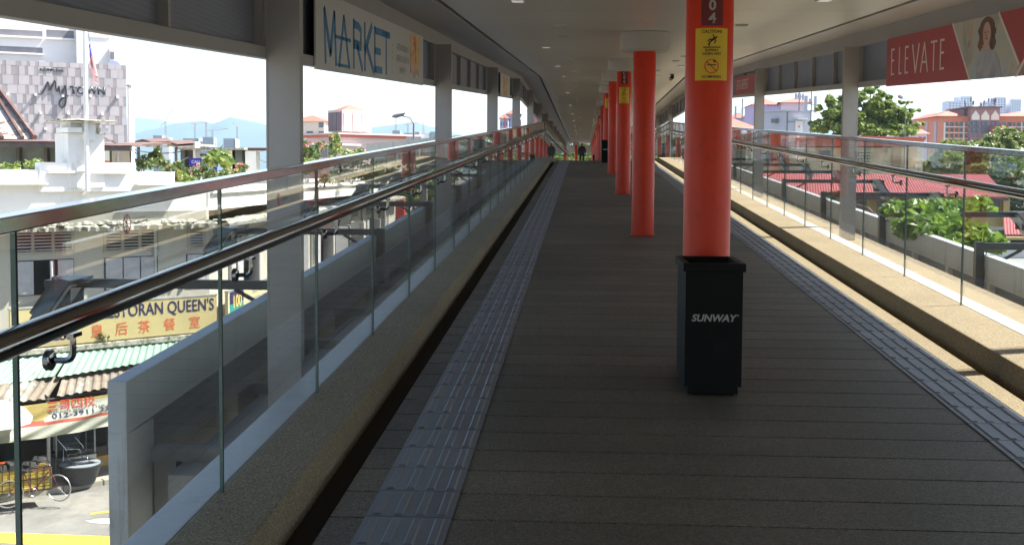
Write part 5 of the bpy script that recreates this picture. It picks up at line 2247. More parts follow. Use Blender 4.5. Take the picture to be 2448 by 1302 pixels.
# rooftop sheds behind the parapet
def slabz(name, x0, x1, y0, y1, z00, z10, t, mat, parent):
    """roof sheet: front edge height z00, back edge z10"""
    mb = MB()
    mb.hexa([(x0, y0, z00 - t), (x1, y0, z00 - t), (x1, y1, z10 - t), (x0, y1, z10 - t)], [(x0, y0, z00), (x1, y0, z00), (x1, y1, z10), (x0, y1, z10)])
    return mb.build(name, mat, parent)
sh = thing('rooftop_shed', (-17.22,36,1.52), 'lean-to shed with mottled old wall and rusty roof left of the flag pedestal', 'shed')
q = (-19.1,-16.18,1.27,2.14)
mb = MB()
mb.box(q[0], q[1], 36, 36.2, .3, q[3])
mb.build('wall', 'stucco_old', sh)
q = (-18.57,-15.82,2.14,2.33)
slabz('roof', q[0], q[1] + .2, 34.9, 38.5, q[3] - .02, q[3] + .12, .05, 'roof_rust', sh)
mb = MB()
mb.box(q[0], q[1], 34.82, 34.95, q[2] - .02, q[3] - .07)
mb.build('gutter', 'timber_dark', sh)
for px in ((-17.63,35.9,1.78)[0], (-16.74,35.9,1.79)[0], (-16.33,35.9,1.79)[0]):
    mb = MB()
    mb.box(px - .05, px + .05, 35.8, 35.99, .3, q[2] + .1)
    mb.build('post', 'timber_dark', sh)
sh = thing('rooftop_shed', (-14.81,37,1.67), 'open shed with dark rusty roof right of the flag pedestal', 'shed')
q = (-15.23,-13.87,2.09,2.29)
slabz('roof', q[0], q[1], 35.5, 39, q[3] - .08, q[3] + .1, .05, 'roof_rust', sh)
mb = MB()
mb.box(q[0], q[1], 35.4, 35.52, q[2] - .05, q[3] - .13)
mb.build('gutter', 'timber_dark', sh)
for a in ((-15.6,-15.41,1.54,2.1), (-15.29,-14.94,1.54,2.13)):
    mb = MB()
    mb.box(a[0], a[1], 38, 38.2, .3, a[3])
    mb.build('wall', 'wall_cream', sh)
for a in ((-14.13,-14.1,1.59,2.11), (-14.78,-14.73,1.59,2.07)):
    mb = MB()
    mb.box(a[0], a[1], 36, 36.06, .3, a[3])
    mb.build('post', 'timber_dark', sh)
a = (-15.4,-15.25,1.65,1.75)
tag(fbox(Matrix.Identity(4), 'storage_box', a[0], a[1], 37, 37.2, a[2] - .1, a[3], 'orange_print', None), 'small orange box inside the open rooftop shed', 'box')
# hipped old roof at far left
hr_ = thing('old_house', (-22.18,44,2.64), 'old house with steep weathered pale roof at the left edge', 'house')
E0, E1, T1 = Vector((-20.01,42,2.56)), Vector((-24.49,42,2.55)), Vector((-25.04,48,5.61))
E2 = E0 + Vector((-2.2, 4, 0))
T0 = T1 + Vector((-8, 0, 0))
mb = MB()
mb.add([E1, E0, T1, T0, E2], [(0, 1, 2, 3), (1, 4, 2)])
mb.add([p - Vector((0, 0, .12)) for p in (E1, E0, T1, T0, E2)], [(3, 2, 1, 0), (2, 4, 1)])
M('roof_pale', (.4, .36, .32), .85, var=.3, scale=1.5, dirt=(.09, .055, .04), dscale=1.6, dlim=.5)
mb.build('roof', 'roof_pale', hr_)
for k in range(4):
    a = E0.lerp(E1, .1 + .17 * k)
    b = T1.lerp(T0, .02 + .2 * k)
    mb = MB()
    mb.tube([a + Vector((0, -.03, .05)), b + Vector((0, -.03, .05))], .07, 5)
    mb.build('roof_batten', 'roof_rust', hr_)
mb = MB()
mb.tube([E0 + Vector((0, -.03, .06)), T1 + Vector((0, -.03, .06))], .1, 6)
mb.build('hip_ridge', 'roof_rust', hr_)
mb = MB()
mb.box(E1.x, E0.x - .5, 42.5, 50, GZ, E0.z - .05)
mb.build('wall', 'stucco_old', hr_)

# ruined pergola with white posts
pg = thing('rooftop_pergola', (-14.68,46,1.57), 'ruined pergola of concrete slabs and white posts among roof plants', 'pergola')
for (a, y0, y1, mt_) in (((-16.06,-13.29,2.26,2.34), 45.5, 48.5, 'moss_edge'), ((-15.22,-14.09,2.02,2.1), 46, 46.3, 'timber_dark'), ((-16.72,-15.58,2.43,2.51), 46.5, 49, 'moss_edge')):
    mb = MB()
    mb.box(a[0], a[1], y0, y1, a[2], a[3])
    mb.build('slab', mt_, pg)
for a, mt_ in (((-16.01,-15.85,1.37,2.26), 'stucco_old'), ((-15.67,-15.5,1.9,2.27), 'timber_dark'), ((-14.12,-13.81,0.91,2.24), 'wall_white'), ((-13.92,-13.54,0.91,2.28), 'stucco_old'), ((-13.4,-12.97,0.92,2.21), 'wall_white'), ((-15.51,-15.41,2.47,2.57), 'wall_white')):
    mb = MB()
    mb.box(a[0], a[1], 46 + .02, 46.6, -.4, a[3])
    mb.build('post', mt_, pg)
a = (-13.87,-12.76,2.16,2.39)
slabz('roof', a[0], a[1] + 1.5, 46, 50, a[3] - .05, a[3] + .05, .1, 'roof_rust', pg)
rf = thing('rusty_roof', (-16.38,44,2.43), 'sagging rusty iron sheet roof above the roof plants', 'roof')
vs = []
P0 = [(-17.08,44,2.54), (-16.78,44,2.62), (-16.59,44,2.57), (-16.43,44,2.51), (-15.73,44,2.54), (-15.42,44,2.43)]
mb = MB()
for (x, y, z) in P0:
    vs += [(x, y, z), (x, y + 2.5, z + .12), (x, y, z - .1), (x, y + 2.5, z + .02)]
for i in range(len(P0) - 1):
    k = i * 4
    mb_f = [(k, k + 4, k + 5, k + 1), (k + 2, k + 3, k + 7, k + 6), (k, k + 2, k + 6, k + 4)]
    mb.f += mb_f
    mb.m += [0] * 3
mb.v = [Vector(p) for p in vs]
mb.build('sheet', 'roof_rust', rf)
mb = MB()
a = (-16.73,-15.48,2.33,2.38)
mb.box(a[0], a[1], 44.1, 44.4, a[2], a[3])
mb.build('bearer', 'moss_edge', rf)
for px in ((-17.03,44.2,2.03), (-15.56,44.2,2.04)):
    mb = MB()
    mb.box(px[0] - .04, px[0] + .04, 44.2, 44.3, -.5, a[2])
    mb.build('post', 'timber_dark', rf)
bs = thing('shop_sign', (-14.69,45,1.65), 'dark blue shop sign half hidden by the roof plants', 'sign')
for a in ((-15.32,-14.23,1.62,1.92), (-14.56,-14.22,1.36,1.59)):
    mb = MB()
    mb.box(a[0], a[1], 45, 45.05, a[2], a[3])
    mb.build('board', 'navy_blue' if 'navy_blue' in MATS else 'flag_blue', bs)
a = (-15.32,-14.23,1.62,1.92)
text('CALL & INFO', .17, 'cream_print', 'lettering', bs, ((a[0] + a[1]) / 2, 45, (a[2] + a[3]) / 2), (1, 0, 0), (0, 0, 1), .004, xs=.9)

# slack cables over the roof terrace
for k, (p, q, sag, lab) in enumerate((((-14.89,38,2.13), (-15.35,45,1.95), .35, 'slack black cable between the open shed and the pergola'), ((-12.96,46,2.04), (-12.16,46,1.92), .2, 'slack pale cable from the right white pergola post'), ((-16.59,40,2.55), (-16.01,46,2.19), .25, 'thin black cable above the rusty shed roof'))):
    p, q = Vector(p), Vector(q)
    mb = MB()
    mb.tube([p.lerp(q, t / 12) - Vector((0, 0, sag * 4 * (t / 12) * (1 - t / 12))) for t in range(13)], .018, 4)
    tag(mb.build('overhead_cable', 'rubber' if k != 1 else 'galv', org=p), lab, 'cable')

# plants on the roof terraces
def plant(base, blobs, n, size, mat, label, cat='plant', group=None, seed=1, sub=.4, flower=None, fn=40, up=.6, long=1.8):
    root = thing('roof_plant', base, label, cat, group)
    foliage('leaves', blobs, n, size, mat, root, seed, sub, up=up, long=long, ksub=14)
    if flower:
        foliage('flowers', [(b[0], b[1] - b[4] * .3, b[2] + b[5] * .2, b[3], b[4], b[5]) for b in blobs], fn, size * .8, flower, root, seed + 9, .25, up=1, long=1.1, ksub=7)
    rr = random.Random(seed)
    mb = MB()
    for b in blobs:
        for k in range(3):
            mb.tube([(b[0] + rr.uniform(-.1, .1), b[1], b[2] - b[5] * 1.0), (b[0] + rr.uniform(-.5, .5) * b[3], b[1] + rr.uniform(-.3, .3) * b[4], b[2] + b[5] * .4)], .018, 5, .006)
    mb.build('stems', 'bark', root)
    return root


def blob(x, y, z, px_w, px_h, Y, ry=.5):
    k = Y / 2817
    return (x, y, z, px_w * k / 2, ry, px_h * k / 2)


PG = 'plants on the restaurant roof'
for i, (p, w, h, n, sz, mt_, fl_, lab) in enumerate((
    ((-15.86,33,1.62), 46, 34, 420, .06, 'leaf_bright', None, 'round bright green bush behind the parapet, before the mottled shed wall'),
    ((-16.43,33,1.54), 40, 22, 60, .12, 'leaf_bright', None, 'straggly pale plant behind the parapet at the far left'),
    ((-14.38,30.2,0.49), 42, 46, 240, .07, 'leaf_bright', None, 'small leafy plant sprouting from the mossy ledge'),
    ((-14.44,38,1.66), 60, 40, 420, .07, 'leaf_mid', None, 'grassy green shrub at the left end of the roof plants'),
    ((-14.42,39,1.86), 30, 50, 260, .11, 'leaf_olive', None, 'drooping yellow green plant standing above the roof plants'),
    ((-13.17,37,1.48), 60, 50, 520, .07, 'leaf_mid', 'petal_orange', 'dense green shrub with small flowers below the rusty slab'),
    ((-12.25,35.5,1.19), 60, 46, 520, .07, 'leaf_bright', 'petal_orange', 'yellow and orange croton hanging over the parapet'),
    ((-12.29,37,1.42), 60, 44, 420, .07, 'leaf_mid', 'petal_red', 'tangled shrub before the dark blue sign'),
    ((-11.63,36.5,1.23), 50, 36, 320, .07, 'leaf_olive', None, 'dry olive shrub right of the dark blue sign'),
    ((-11.27,37,1.27), 60, 40, 420, .07, 'leaf_mid', 'petal_orange', 'green shrub with orange flowers before the white posts'),
    ((-12.4,42,1.57), 26, 24, 90, .09, 'leaf_olive', 'petal_red', 'thin shrub with pink flower between the white posts'),
    ((-13.85,44,1.85), 60, 34, 90, .3, 'leaf_bright', None, 'spiky fan leaved plant under the pergola slab'))):
    plant((p[0], p[1], p[2] - h * p[1] / 5634), [blob(p[0], p[1], p[2], w, h, p[1], .5)], n, sz, mt_, lab, 'plant', PG, 60 + i, .42, fl_)
for i, (p, w, h, n, sz, mt_, fl_, lab) in enumerate((
    ((-10.55,45,2.2), 60, 60, 420, .11, 'leaf_mid', 'petal_red', 'frangipani with red flowers beside the wide column'),
    ((-10.43,44,1.62), 60, 40, 300, .11, 'leaf_bright', None, 'bright leafy plant low beside the wide column'),
    ((-10.24,48,2.43), 34, 60, 420, .09, 'leaf_bright', 'petal_orange', 'tall yellow green shrub before the pink building'),
    ((-11.66,52,2.54), 30, 26, 120, .09, 'leaf_olive', 'petal_red', 'small shrub with pale red flowers between frangipani and tall shrub'),
    ((-9.8,50,2.11), 60, 36, 300, .1, 'leaf_bright', None, 'low leafy shrub along the wing parapet'),
    ((-9.15,46,1.44), 160, 60, 1500, .08, 'leaf_dark', None, 'long dark hedge behind the wing parapet seen through the glass'),
    ((-9.55,43,1.16), 40, 40, 200, .07, 'leaf_olive', 'petal_red', 'red flowering bush at the wing parapet seen through the glass'),
    ((-9.48,54,1.28), 90, 50, 700, .09, 'leaf_mid', None, 'green shrub at the far end of the wing parapet'))):
    plant((p[0], p[1], p[2] - h * p[1] / 5634), [blob(p[0], p[1], p[2], w, h, p[1], .7)], n, sz, mt_, lab, 'plant', PG, 90 + i, .4, fl_)
p = Vector(cpt(3.3, .45, -2.98))
plant(p, [(p.x, p.y, p.z + .08, .35, .12, .13)], 130, .05, 'leaf_olive', 'tuft of dry weeds growing under the yellow signboard', 'plant', None, 120, .5)
p = Vector((XW + .4, 34.3, -2.95))
plant(p, [(p.x, p.y, p.z + .1, .14, .7, .16)], 150, .05, 'leaf_olive', 'weeds growing under the pale yellow drinks signboard', 'plant', None, 121, .5)

# trees past the end of the wing
p = (-11.02,78,-0.8)
tree('street_tree', (p[0], 78, GZ), [(p[0], 78, p[2], 1.9, 2, 1.5), (p[0] + 1.5, 79, p[2] + 1.0, 1.6, 2, 1.2), (p[0] - .8, 77, p[2] - 1.3, 1.6, 1.6, 1.1)], 3600, .17, 'leaf_bright', 'bright green street tree past the end of the white wing', 'tree', None, 31, .15)
p = (-15.81,95,0.71)
tree('street_tree', (p[0], 95, GZ), [(p[0], 95, p[2], 3.2, 3, 2.), (p[0] + 3.5, 96, p[2] - .3, 3, 3, 1.8)], 4200, .2, 'leaf_mid', 'darker street tree behind the white wing parapet', 'tree', None, 32, .18)
mb = MB()
a = (-10.61,-10.13,-2.11,0.01)
mb.box(a[0], a[1], 66, 66.5, GZ, a[3])
tag(mb.build('sign_pylon', 'signred', org=(a[0], 66, GZ)), 'red pylon sign at the end of the white wing', 'sign')

# link walkway roof joining from the left
lk = thing('link_walkway', (-7, 48, 0), 'grey metal fascia of a side walkway joining from the left', 'walkway')
p, q = Vector((-11.55,62,2.86)), Vector((-3.3, 42.5, 2.95))
d_ = (q - p)
nrm = Vector((d_.y, -d_.x, 0)).normalized()
if nrm.y > 0:
    nrm = -nrm
npan = 7
for k in range(npan):
    a, b = p.lerp(q, k / npan + .002), p.lerp(q, (k + 1) / npan - .002)
    a.z, b.z = 2.88, 2.88
    mb = MB()
    mb.hexa([a - Vector((0, 0, .55)), b - Vector((0, 0, .55)), b - Vector((0, 0, .55)) - nrm * .5, a - Vector((0, 0, .55)) - nrm * .5], [a, b, b - nrm * .5, a - nrm * .5])
    mb.build('fascia_panel', 'fascia_grey', lk)
mb = MB()
a, b = p.copy(), q.copy()
a.z = b.z = 2.3
mb.hexa([a - Vector((0, 0, .5)) - nrm * .25, b - Vector((0, 0, .5)) - nrm * .25, b - Vector((0, 0, .5)) - nrm * .45, a - Vector((0, 0, .5)) - nrm * .45], [a - nrm * .25, b - nrm * .25, b - nrm * .45, a - nrm * .45])
mb.build('soffit_beam', 'groove', lk)
for k in (0.12, .5, .9):
    c = p.lerp(q, k) - nrm * .3
    mb = MB()
    mb.box(c.x - .15, c.x + .15, c.y - .15, c.y + .15, GZ, 1.85)
    mb.build('pillar', 'fascia_grey', lk)

# street lamp
def street_lamp(x, y, ztop, label, d=-1, dish=False):
    root = thing('street_lamp', (x, y, GZ), label, 'street lamp')
    mb = MB()
    mb.tube([(x, y, GZ), (x, y, ztop - .35)], .12, 8, .06)
    mb.tube([(x, y, ztop - .4), (x + d * .25, y, ztop), (x + d * .9, y, ztop + .15)], .05, 6)
    mb.build('pole', 'opening_far', root, smooth=50)
    mb = MB()
    mb.T = Matrix.Translation((x + d * 1.0, y, ztop + .2)) @ rotm('Y', -d * R(-18))
    mb.lathe([(.05, .1), (.42, .08), (.5, -.02), (.3, -.14), (.05, -.16)], n=14)
    mb.build('lamp_head', 'opening_far', root, smooth=50)
p = (-11.33,78,4.75)
street_lamp(p[0], 78, (-11.33,78,4.97)[2], 'tall street lamp with round head before the blue hill', -1)

# generic far building with window parts
def block(name, x0, x1, y0, dep, z1, wall, label, wins=(), wmat='glass_far', cat='building', group=None, z0=GZ, roof=None, rh=1.5, over=.6):
    root = thing(name, ((x0 + x1) / 2, y0, z0), label, cat, group)
    mb = MB()
    mb.box(x0, x1, y0, y0 + dep, z0, z1)
    mb.build('wall', wall, root)
    if roof:
        hip_roof(root, x0 - over, x1 + over, y0 - over, y0 + dep + over, z1 + .002, rh, roof)
    if wins:
        nc, nr, fx, fz, zz0, zz1 = wins
        cw, chh = (x1 - x0) / nc, (zz1 - zz0) / nr
        allb = MB()
        for i in range(nc):
            for j in range(nr):
                bx = (x0 + cw * (i + .5 - fx / 2), x0 + cw * (i + .5 + fx / 2), y0 - .1, y0 + .15, zz0 + chh * (j + .5 - fz / 2), zz0 + chh * (j + .5 + fz / 2))
                if nc * nr <= 60:
                    mb = MB()
                    mb.box(*bx)
                    mb.build('window', wmat, root)
                else:
                    allb.box(*bx)
        if nc * nr > 60:
            o = allb.build('windows_mass', wmat, root)
            o['kind'] = 'stuff'
    return root


def hip_roof(root, x0, x1, y0, y1, z, h, mat, name='roof'):
    mb = MB()
    w, l = x1 - x0, y1 - y0
    k = min(w, l) / 2
    if w > l:
        r0, r1 = (x0 + k, (y0 + y1) / 2, z + h), (x1 - k, (y0 + y1) / 2, z + h)
    else:
        r0, r1 = ((x0 + x1) / 2, y0 + k, z + h), ((x0 + x1) / 2, y1 - k, z + h)
    vs = [(x0, y0, z), (x1, y0, z), (x1, y1, z), (x0, y1, z), r0, r1]
    fs = [(0, 3, 2, 1), (0, 1, 5, 4), (2, 3, 4, 5), (3, 0, 4), (1, 2, 5)] if w > l else [(0, 3, 2, 1), (0, 1, 4), (1, 2, 5, 4), (2, 3, 5), (3, 0, 4, 5)]
    mb.add(vs, fs)
    return mb.build(name, mat, root)


# pink civic building with a box tower
K = 220
c0 = Vector((-45.49,220,12.8))
pk = thing('civic_building', (c0.x, 220, GZ), 'pink building with louvred box tower and red roofs across the street', 'building')
TP = Matrix(((.70710678, -.70710678, 0, c0.x), (.70710678, .70710678, 0, c0.y), (0, 0, 1, 0), (0, 0, 0, 1)))
# local x runs right and back, local y runs left and back
zb_, zt_ = (-45.5,220,8.65)[2], c0.z
fbox(TP, 'tower', 0, 6.6, 0, 4.9, zb_, zt_, 'pink_wall', pk)
for k in range(3):
    fbox(TP, 'shaded_louvre', -.1, -.003, .25 + k * 1.55, 1.6 + k * 1.55, zb_ + .2, zt_ - .45, 'mauve_and_shade', pk)  # dark colour paints the shade on the side turned from the sun
    fbox(TP, 'sunlit_louvre', .35 + k * 2.1, 2.0 + k * 2.1, -.1, -.003, zb_ + .2, zt_ - .5, 'white_far', pk)  # pale colour paints the sunlight on the lit side
mb = MB()
mb.T = TP
x0, x1, y0, y1 = -.2, 6.8, -.2, 5.1
ap = (3.3, 2.45, zt_ + 1.15)
mb.add([(x0 + .8, y0 + .8, zt_), (x1 - .8, y0 + .8, zt_), (x1 - .8, y1 - .8, zt_), (x0 + .8, y1 - .8, zt_), ap], [(3, 2, 1, 0), (0, 1, 4), (1, 2, 4), (2, 3, 4), (3, 0, 4)])
mb.build('tower_roof', 'roof_red', pk)
pz0, pz1 = (-45.1,218,3.54)[2], (-45.09,218,8.43)[2]
fbox(TP, 'podium', -1.5, 14, -1.5, 10, GZ, pz1 - .5, 'pink_wall', pk)
fbox(TP, 'podium_roof', -2.4, 17.5, -2.4, 11, pz1 - .35, pz1, 'pink_wall', pk)
fbox(TP, 'red_band', -2.0, 13.5, -2.0, 10.5, pz1 - .8, pz1 - .352, 'roof_red', pk)
for k in range(2):
    fbox(TP, 'podium_window', -1.6, -1.502, .2 + k * 2.6, 2.4 + k * 2.6, pz1 - 4.6, pz1 - 2.6, 'opening_far', pk)
fbox(TP, 'canopy', -2.6, 2.5, -2.6, 6, pz1 - 2.4, pz1 - 2.1, 'white_far', pk)
a = (-56.04,-51.59,7.79,11.08)
mb = MB()
mb.box(a[0] - 2, a[1], 232, 244, GZ, a[3])
mb.build('side_wing', 'cream_far', pk)
hip_roof(pk, a[0] - 2.5, a[1] + .6, 231.4, 244.6, a[3] + .003, (-54.64,238,12.44)[2] - a[3], 'roof_red', 'wing_roof')
for (b0, b1, b2, b3) in ((-52.65,-51.73,9.85,10.84), (-55.1,-53.84,8.44,9.1), (-52.66,-51.65,8.45,9.11)):
    mb = MB()
    mb.box(b0, b1, 231.85, 231.99, b2, b3)
    mb.build('window', 'glass_far', pk)

# apartment blocks seen between far columns
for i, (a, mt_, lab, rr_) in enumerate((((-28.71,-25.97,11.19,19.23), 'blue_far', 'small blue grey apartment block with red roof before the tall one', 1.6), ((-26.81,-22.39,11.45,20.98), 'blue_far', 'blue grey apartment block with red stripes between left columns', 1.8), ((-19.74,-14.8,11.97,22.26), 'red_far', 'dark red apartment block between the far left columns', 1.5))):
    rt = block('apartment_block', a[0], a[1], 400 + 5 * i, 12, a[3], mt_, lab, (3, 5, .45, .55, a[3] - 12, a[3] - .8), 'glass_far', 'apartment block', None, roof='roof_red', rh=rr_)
    mb = MB()
    mb.box(a[0] + (a[1] - a[0]) * .55, a[0] + (a[1] - a[0]) * .72, 399.6 + 5 * i, 400.2 + 5 * i, GZ, a[3] + .4)
    mb.build('stripe', 'red_far', rt)

# towers under construction with cranes, far off
def crane(x, y, z0, h, jib, ang, label):
    root = thing('tower_crane', (x, y, z0), label, 'crane', 'tower cranes on far building sites')
    mb = MB()
    for (dx, dy) in ((-.8, -.8), (.8, -.8), (.8, .8), (-.8, .8)):
        mb.tube([(x + dx, y + dy, z0), (x + dx, y + dy, z0 + h)], .16, 3)
    for k in range(8):
        za, zb2 = z0 + h * k / 8, z0 + h * (k + 1) / 8
        mb.tube([(x - .8, y - .8, za), (x + .8, y - .8, zb2)], .12, 3)
    mb.build('mast', 'crane_red', root)
    mb = MB()
    e = (x + jib * cos(ang), y, z0 + h + abs(jib) * sin(ang))
    mb.tube([(x - jib * .28, y, z0 + h - .28 * abs(jib) * sin(ang)), (x, y, z0 + h), e], .35, 4)
    mb.tube([(x, y, z0 + h), (x, y, z0 + h + 4), e], .12, 3)
    mb.build('jib', 'crane_red', root)
CY_ = 1500
far = (((-557.71,-546.05,3.47,44.49), 0, 0), ((-546.86,-536.77,3.54,41.44), 1, 0), ((-518.56,-498.55,3.73,40.87), 0, 1), ((-500.39,-496.33,3.78,41.22), 1, 1), ((-492.64,-478.11,3.87,42.74), 0, 2), ((-465.19,-450.14,4,41.09), 0, 3), ((-451.74,-448.72,4.05,39.8), 1, 3),
       ((-245.36,-235.65,5.21,52.12), 0, 4), ((-230.27,-219.47,5.3,48.98), 0, 5), ((-218.08,-210.48,5.36,50.26), 0, 6), ((-207.68,-197.93,5.42,49.07), 1, 6), ((-196.93,-189.33,5.46,50.71), 0, 7))
names = ('leftmost far tower beyond the roof plants', 'pale slab beside the leftmost far tower', 'wide far tower above the dark blue sign', 'thin white slab beside the wide far tower', 'darker far tower right of the wide one', 'far tower above the white pergola posts', 'thin white slab above the pergola posts',
         'far tower at the tip of the pink podium roof', 'far tower left of the street lamp', 'far tower right of the street lamp', 'pale far tower near the second column', 'far tower touching the second left column')
for i, (a, w, _) in enumerate(far):
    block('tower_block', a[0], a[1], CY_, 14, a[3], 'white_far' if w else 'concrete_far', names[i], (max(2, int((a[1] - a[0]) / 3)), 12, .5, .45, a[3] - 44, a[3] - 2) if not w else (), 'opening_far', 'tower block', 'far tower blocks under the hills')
for i, (q, h, j, an, lab) in enumerate((((-544.78,1510,41.59), 22, 24, R(58), 'far crane with raised jib above the leftmost tower'), ((-506.6,1512,41.25), 20, 18, R(3), 'far crane with level jib above the wide tower'), ((-491.61,1512,42.94), 18, -3, R(80), 'far mast crane left of the darker tower'), ((-483.29,1512,42.98), 10, 22, R(6), 'far crane with long level jib above the darker tower'), ((-450.67,1512,41.48), 16, -8, R(40), 'far crane above the tower at the white posts'), ((-242.98,1512,52.54), 14, 8, R(60), 'far crane on the tower at the pink roof tip'), ((-207.17,1512,49.46), 20, -12, R(55), 'far crane with raised jib right of the street lamp'), ((-227.23,1512,49.38), 12, 14, R(10), 'far crane just left of the street lamp'))):
    crane(q[0], q[1], q[2] - 1, h, j, an, lab)

# hills
def hills(pts, yr, front, seed, name='hills'):
    """ridge line as a long hill range with a slope towards us and one behind"""
    rr = random.Random(seed)
    xs = [p[0] for p in pts]
    n = 150
    rows = 14
    vs, fs = [], []
    def hz(x):
        for i in range(len(pts) - 1):
            if pts[i][0] <= x <= pts[i + 1][0]:
                t = (x - pts[i][0]) / (pts[i + 1][0] - pts[i][0])
                t = t * t * (3 - 2 * t)
                return pts[i][2] * (1 - t) + pts[i + 1][2] * t
        return 0
    for j in range(rows + 1):
        v = j / rows
        w = 1 - abs(v - .7) / (.7 if v < .7 else .3)
        for i in range(n + 1):
            x = xs[0] + (xs[-1] - xs[0]) * i / n
            h = hz(x)
            nz_ = noise.fractal(Vector((x * .0011 + seed, v * 4, seed)), 1.0, 2.0, 5)
            z = GZ + (h - GZ) * (max(0, w) ** .9) * (1 + .22 * nz_ * (1 - w)) + nz_ * 12 * w
            vs.append((x * (.86 + .2 * v), yr - front + (front / .7) * v, z - (3 if w <= 0 else 0)))
    for j in range(rows):
        for i in range(n):
            a = j * (n + 1) + i
            fs.append((a, a + 1, a + n + 2, a + n + 1))
    mb = MB()
    mb.add(vs, fs)
    return tag(mb.build(name, 'hill', smooth=80), kind='structure')


HN = [(-4535.35,6500,81.56), (-3790.49,6500,168.15), (-3058.59,6500,147.6), (-2575.07,6500,191.85), (-2382.62,6500,237.01), (-2262.68,6500,272.43), (-2131.41,6500,284.49), (-2060.19,6500,266.09), (-1964.78,6500,305.92), (-1858.26,6500,280.68), (-1716.48,6500,246.31), (-1480.75,6500,205.41), (-1198.88,6500,238.85), (-1058.56,6500,257.8), (-953.59,6500,278.89), (-825.53,6500,251.68), (-662.85,6500,206.24), (-546.9,6500,179.1), (-315.72,6500,147.92), (52.02,6500,133.52), (462.21,6500,162.74), (778.45,6500,214.05), (889.19,6500,327.72), (979.69,6500,296.31), (1249.44,6500,256.51), (1493.27,6500,324.88), (1692.28,6500,356.87), (1770.67,6500,321.17), (1871.21,6500,281.09), (2248.07,6500,192.82), (3335.85,6500,152.93)]
hills(HN, 6500, 1500, 3)
HF = [(-5898.03,9500,312.98), (-4113.23,9500,422.31), (-3684.17,9500,440.67), (-3509.18,9500,434.36), (-3341.98,9500,390.54), (-2994.25,9500,323.59), (-2164.34,9500,258.85), (-1342.44,9500,228.48)]
hills(HF, 9500, 1800, 8)


# ================================================================ things on the right
M('orange_fascia', (.5, .11, .05), .6, var=.08, scale=.5)
M('orange_hotel', (.55, .19, .1), .7, var=.06, scale=.2)
M('lilac', (.4, .33, .4), .7, var=.05)
M('beige_wall', (.66, .53, .34), .75, var=.05, scale=.4, dirt=(.5, .4, .27), dscale=.4, dlim=.6)
M('brown_wall', (.4, .27, .15), .75, var=.06, scale=.5)
M('yellow_wall', (.6, .44, .19), .75, var=.05, scale=.6)
M('roof_sheet_red', (.36, .075, .065), .5, var=.08, scale=.7)
M('maroon_gutter', (.12, .04, .04), .6, var=.1)
M('hut_wall', (.4, .4, .47), .6, var=.05, scale=.5)
M('purple_wall', (.4, .3, .5), .7, var=.05)
M('pinkish', (.66, .5, .58), .7, var=.05)
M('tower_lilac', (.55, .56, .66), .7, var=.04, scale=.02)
leafmat('leaf_almond', (.08, .17, .02), (.24, .36, .05))
leafmat('leaf_tree', (.09, .15, .025), (.25, .31, .07))
leafmat('leaf_hotel', (.12, .16, .045), (.26, .3, .1))

# big tree
TY = 140
p = (32.66,140,7.74)
bl = []
for (q, w, h) in (((32.18,140,7.74), 190, 90), ((33.33,140,9.92), 110, 60), ((28.8,140,8.46), 90, 90), ((35.52,140,8.23), 110, 70), ((34.59,140,7.02), 150, 56), ((37.78,141,8.63), 70, 20), ((38.2,141,7.07), 60, 34), ((33.54,141,11.2), 60, 18), ((37.42,141,9.75), 40, 10), ((30.69,140,10.16), 70, 44), ((28.39,139,6.86), 110, 50), ((31.28,138,6.26), 130, 40), ((35.06,138,6.18), 130, 36), ((29.83,138,7.64), 120, 80)):
    bl.append(blob(q[0], q[1], q[2], w, h, 140, 2.6 if w > 80 else 1.2))
tree('shade_tree', (p[0], 140, GZ), bl, 15000, .34, 'leaf_tree', 'large spreading green tree behind the orange topped wall', 'tree', None, 41, .5, .2, limbs=12, ksub=70, up=.5)
# trees on the right
for i, (cen, blobs_, n, sz, mt_, lab) in enumerate((
    ((40.36,125,2.14), [((40.32,125,3.44), 130, 90), ((37.95,124,1.27), 130, 90), ((42.34,124,2.37), 130, 110), ((36.29,124,0.4), 110, 90), ((39.77,123,0.22), 160, 90), ((38.13,122,2.76), 150, 110), ((36.37,123,2.12), 90, 70), ((42.07,124,4.29), 90, 60)], 16000, .36, 'leaf_hotel', 'wide olive green tree before the orange hotel'),
    ((48.1,135,4.08), [((47.84,135,5.01), 110, 80), ((49.49,135,3.16), 140, 130), ((46.87,134,3.14), 110, 100)], 8000, .38, 'leaf_hotel', 'tree at the right edge before the orange hotel'),
    ((37.16,105,0.24), [((37.13,105,0.97), 120, 100), ((37.55,104,-1.18), 130, 110), ((35.39,105,-0.31), 100, 70)], 9000, .28, 'leaf_mid', 'dark tree at the right edge behind the red roof'))):
    bl = [blob(q[0], q[1], q[2], w, h, q[1], 2.2) for q, w, h in blobs_]
    tree('roadside_tree', (cen[0], cen[1], GZ), bl, n, sz, mt_, lab, 'tree', 'trees on the right', 45 + i, .25, .3, ksub=50)
# almond tree just outside the right parapet
bl = []
for (q, w, h) in (((4.25,16,1.02), 90, 44), ((5.04,17,0.99), 150, 50), ((5.67,17.5,1.04), 80, 40), ((4.2,15,0.82), 130, 60), ((4.46,14.5,0.77), 150, 60), ((4.59,14,0.7), 110, 50), ((4.64,16,0.91), 120, 50), ((5.02,24,0.99), 80, 26)):
    bl.append(blob(q[0], q[1], q[2], w, h, q[1], .5))
bx_, by_ = 5.6, 16
tree('almond_tree', (bx_, by_, GZ), bl, 3200, .095, 'leaf_almond', 'bright green broad leaved tree rising just outside the right parapet', 'tree', None, 52, .1, .36, limbs=10, ksub=90, up=.8, long=1.6)

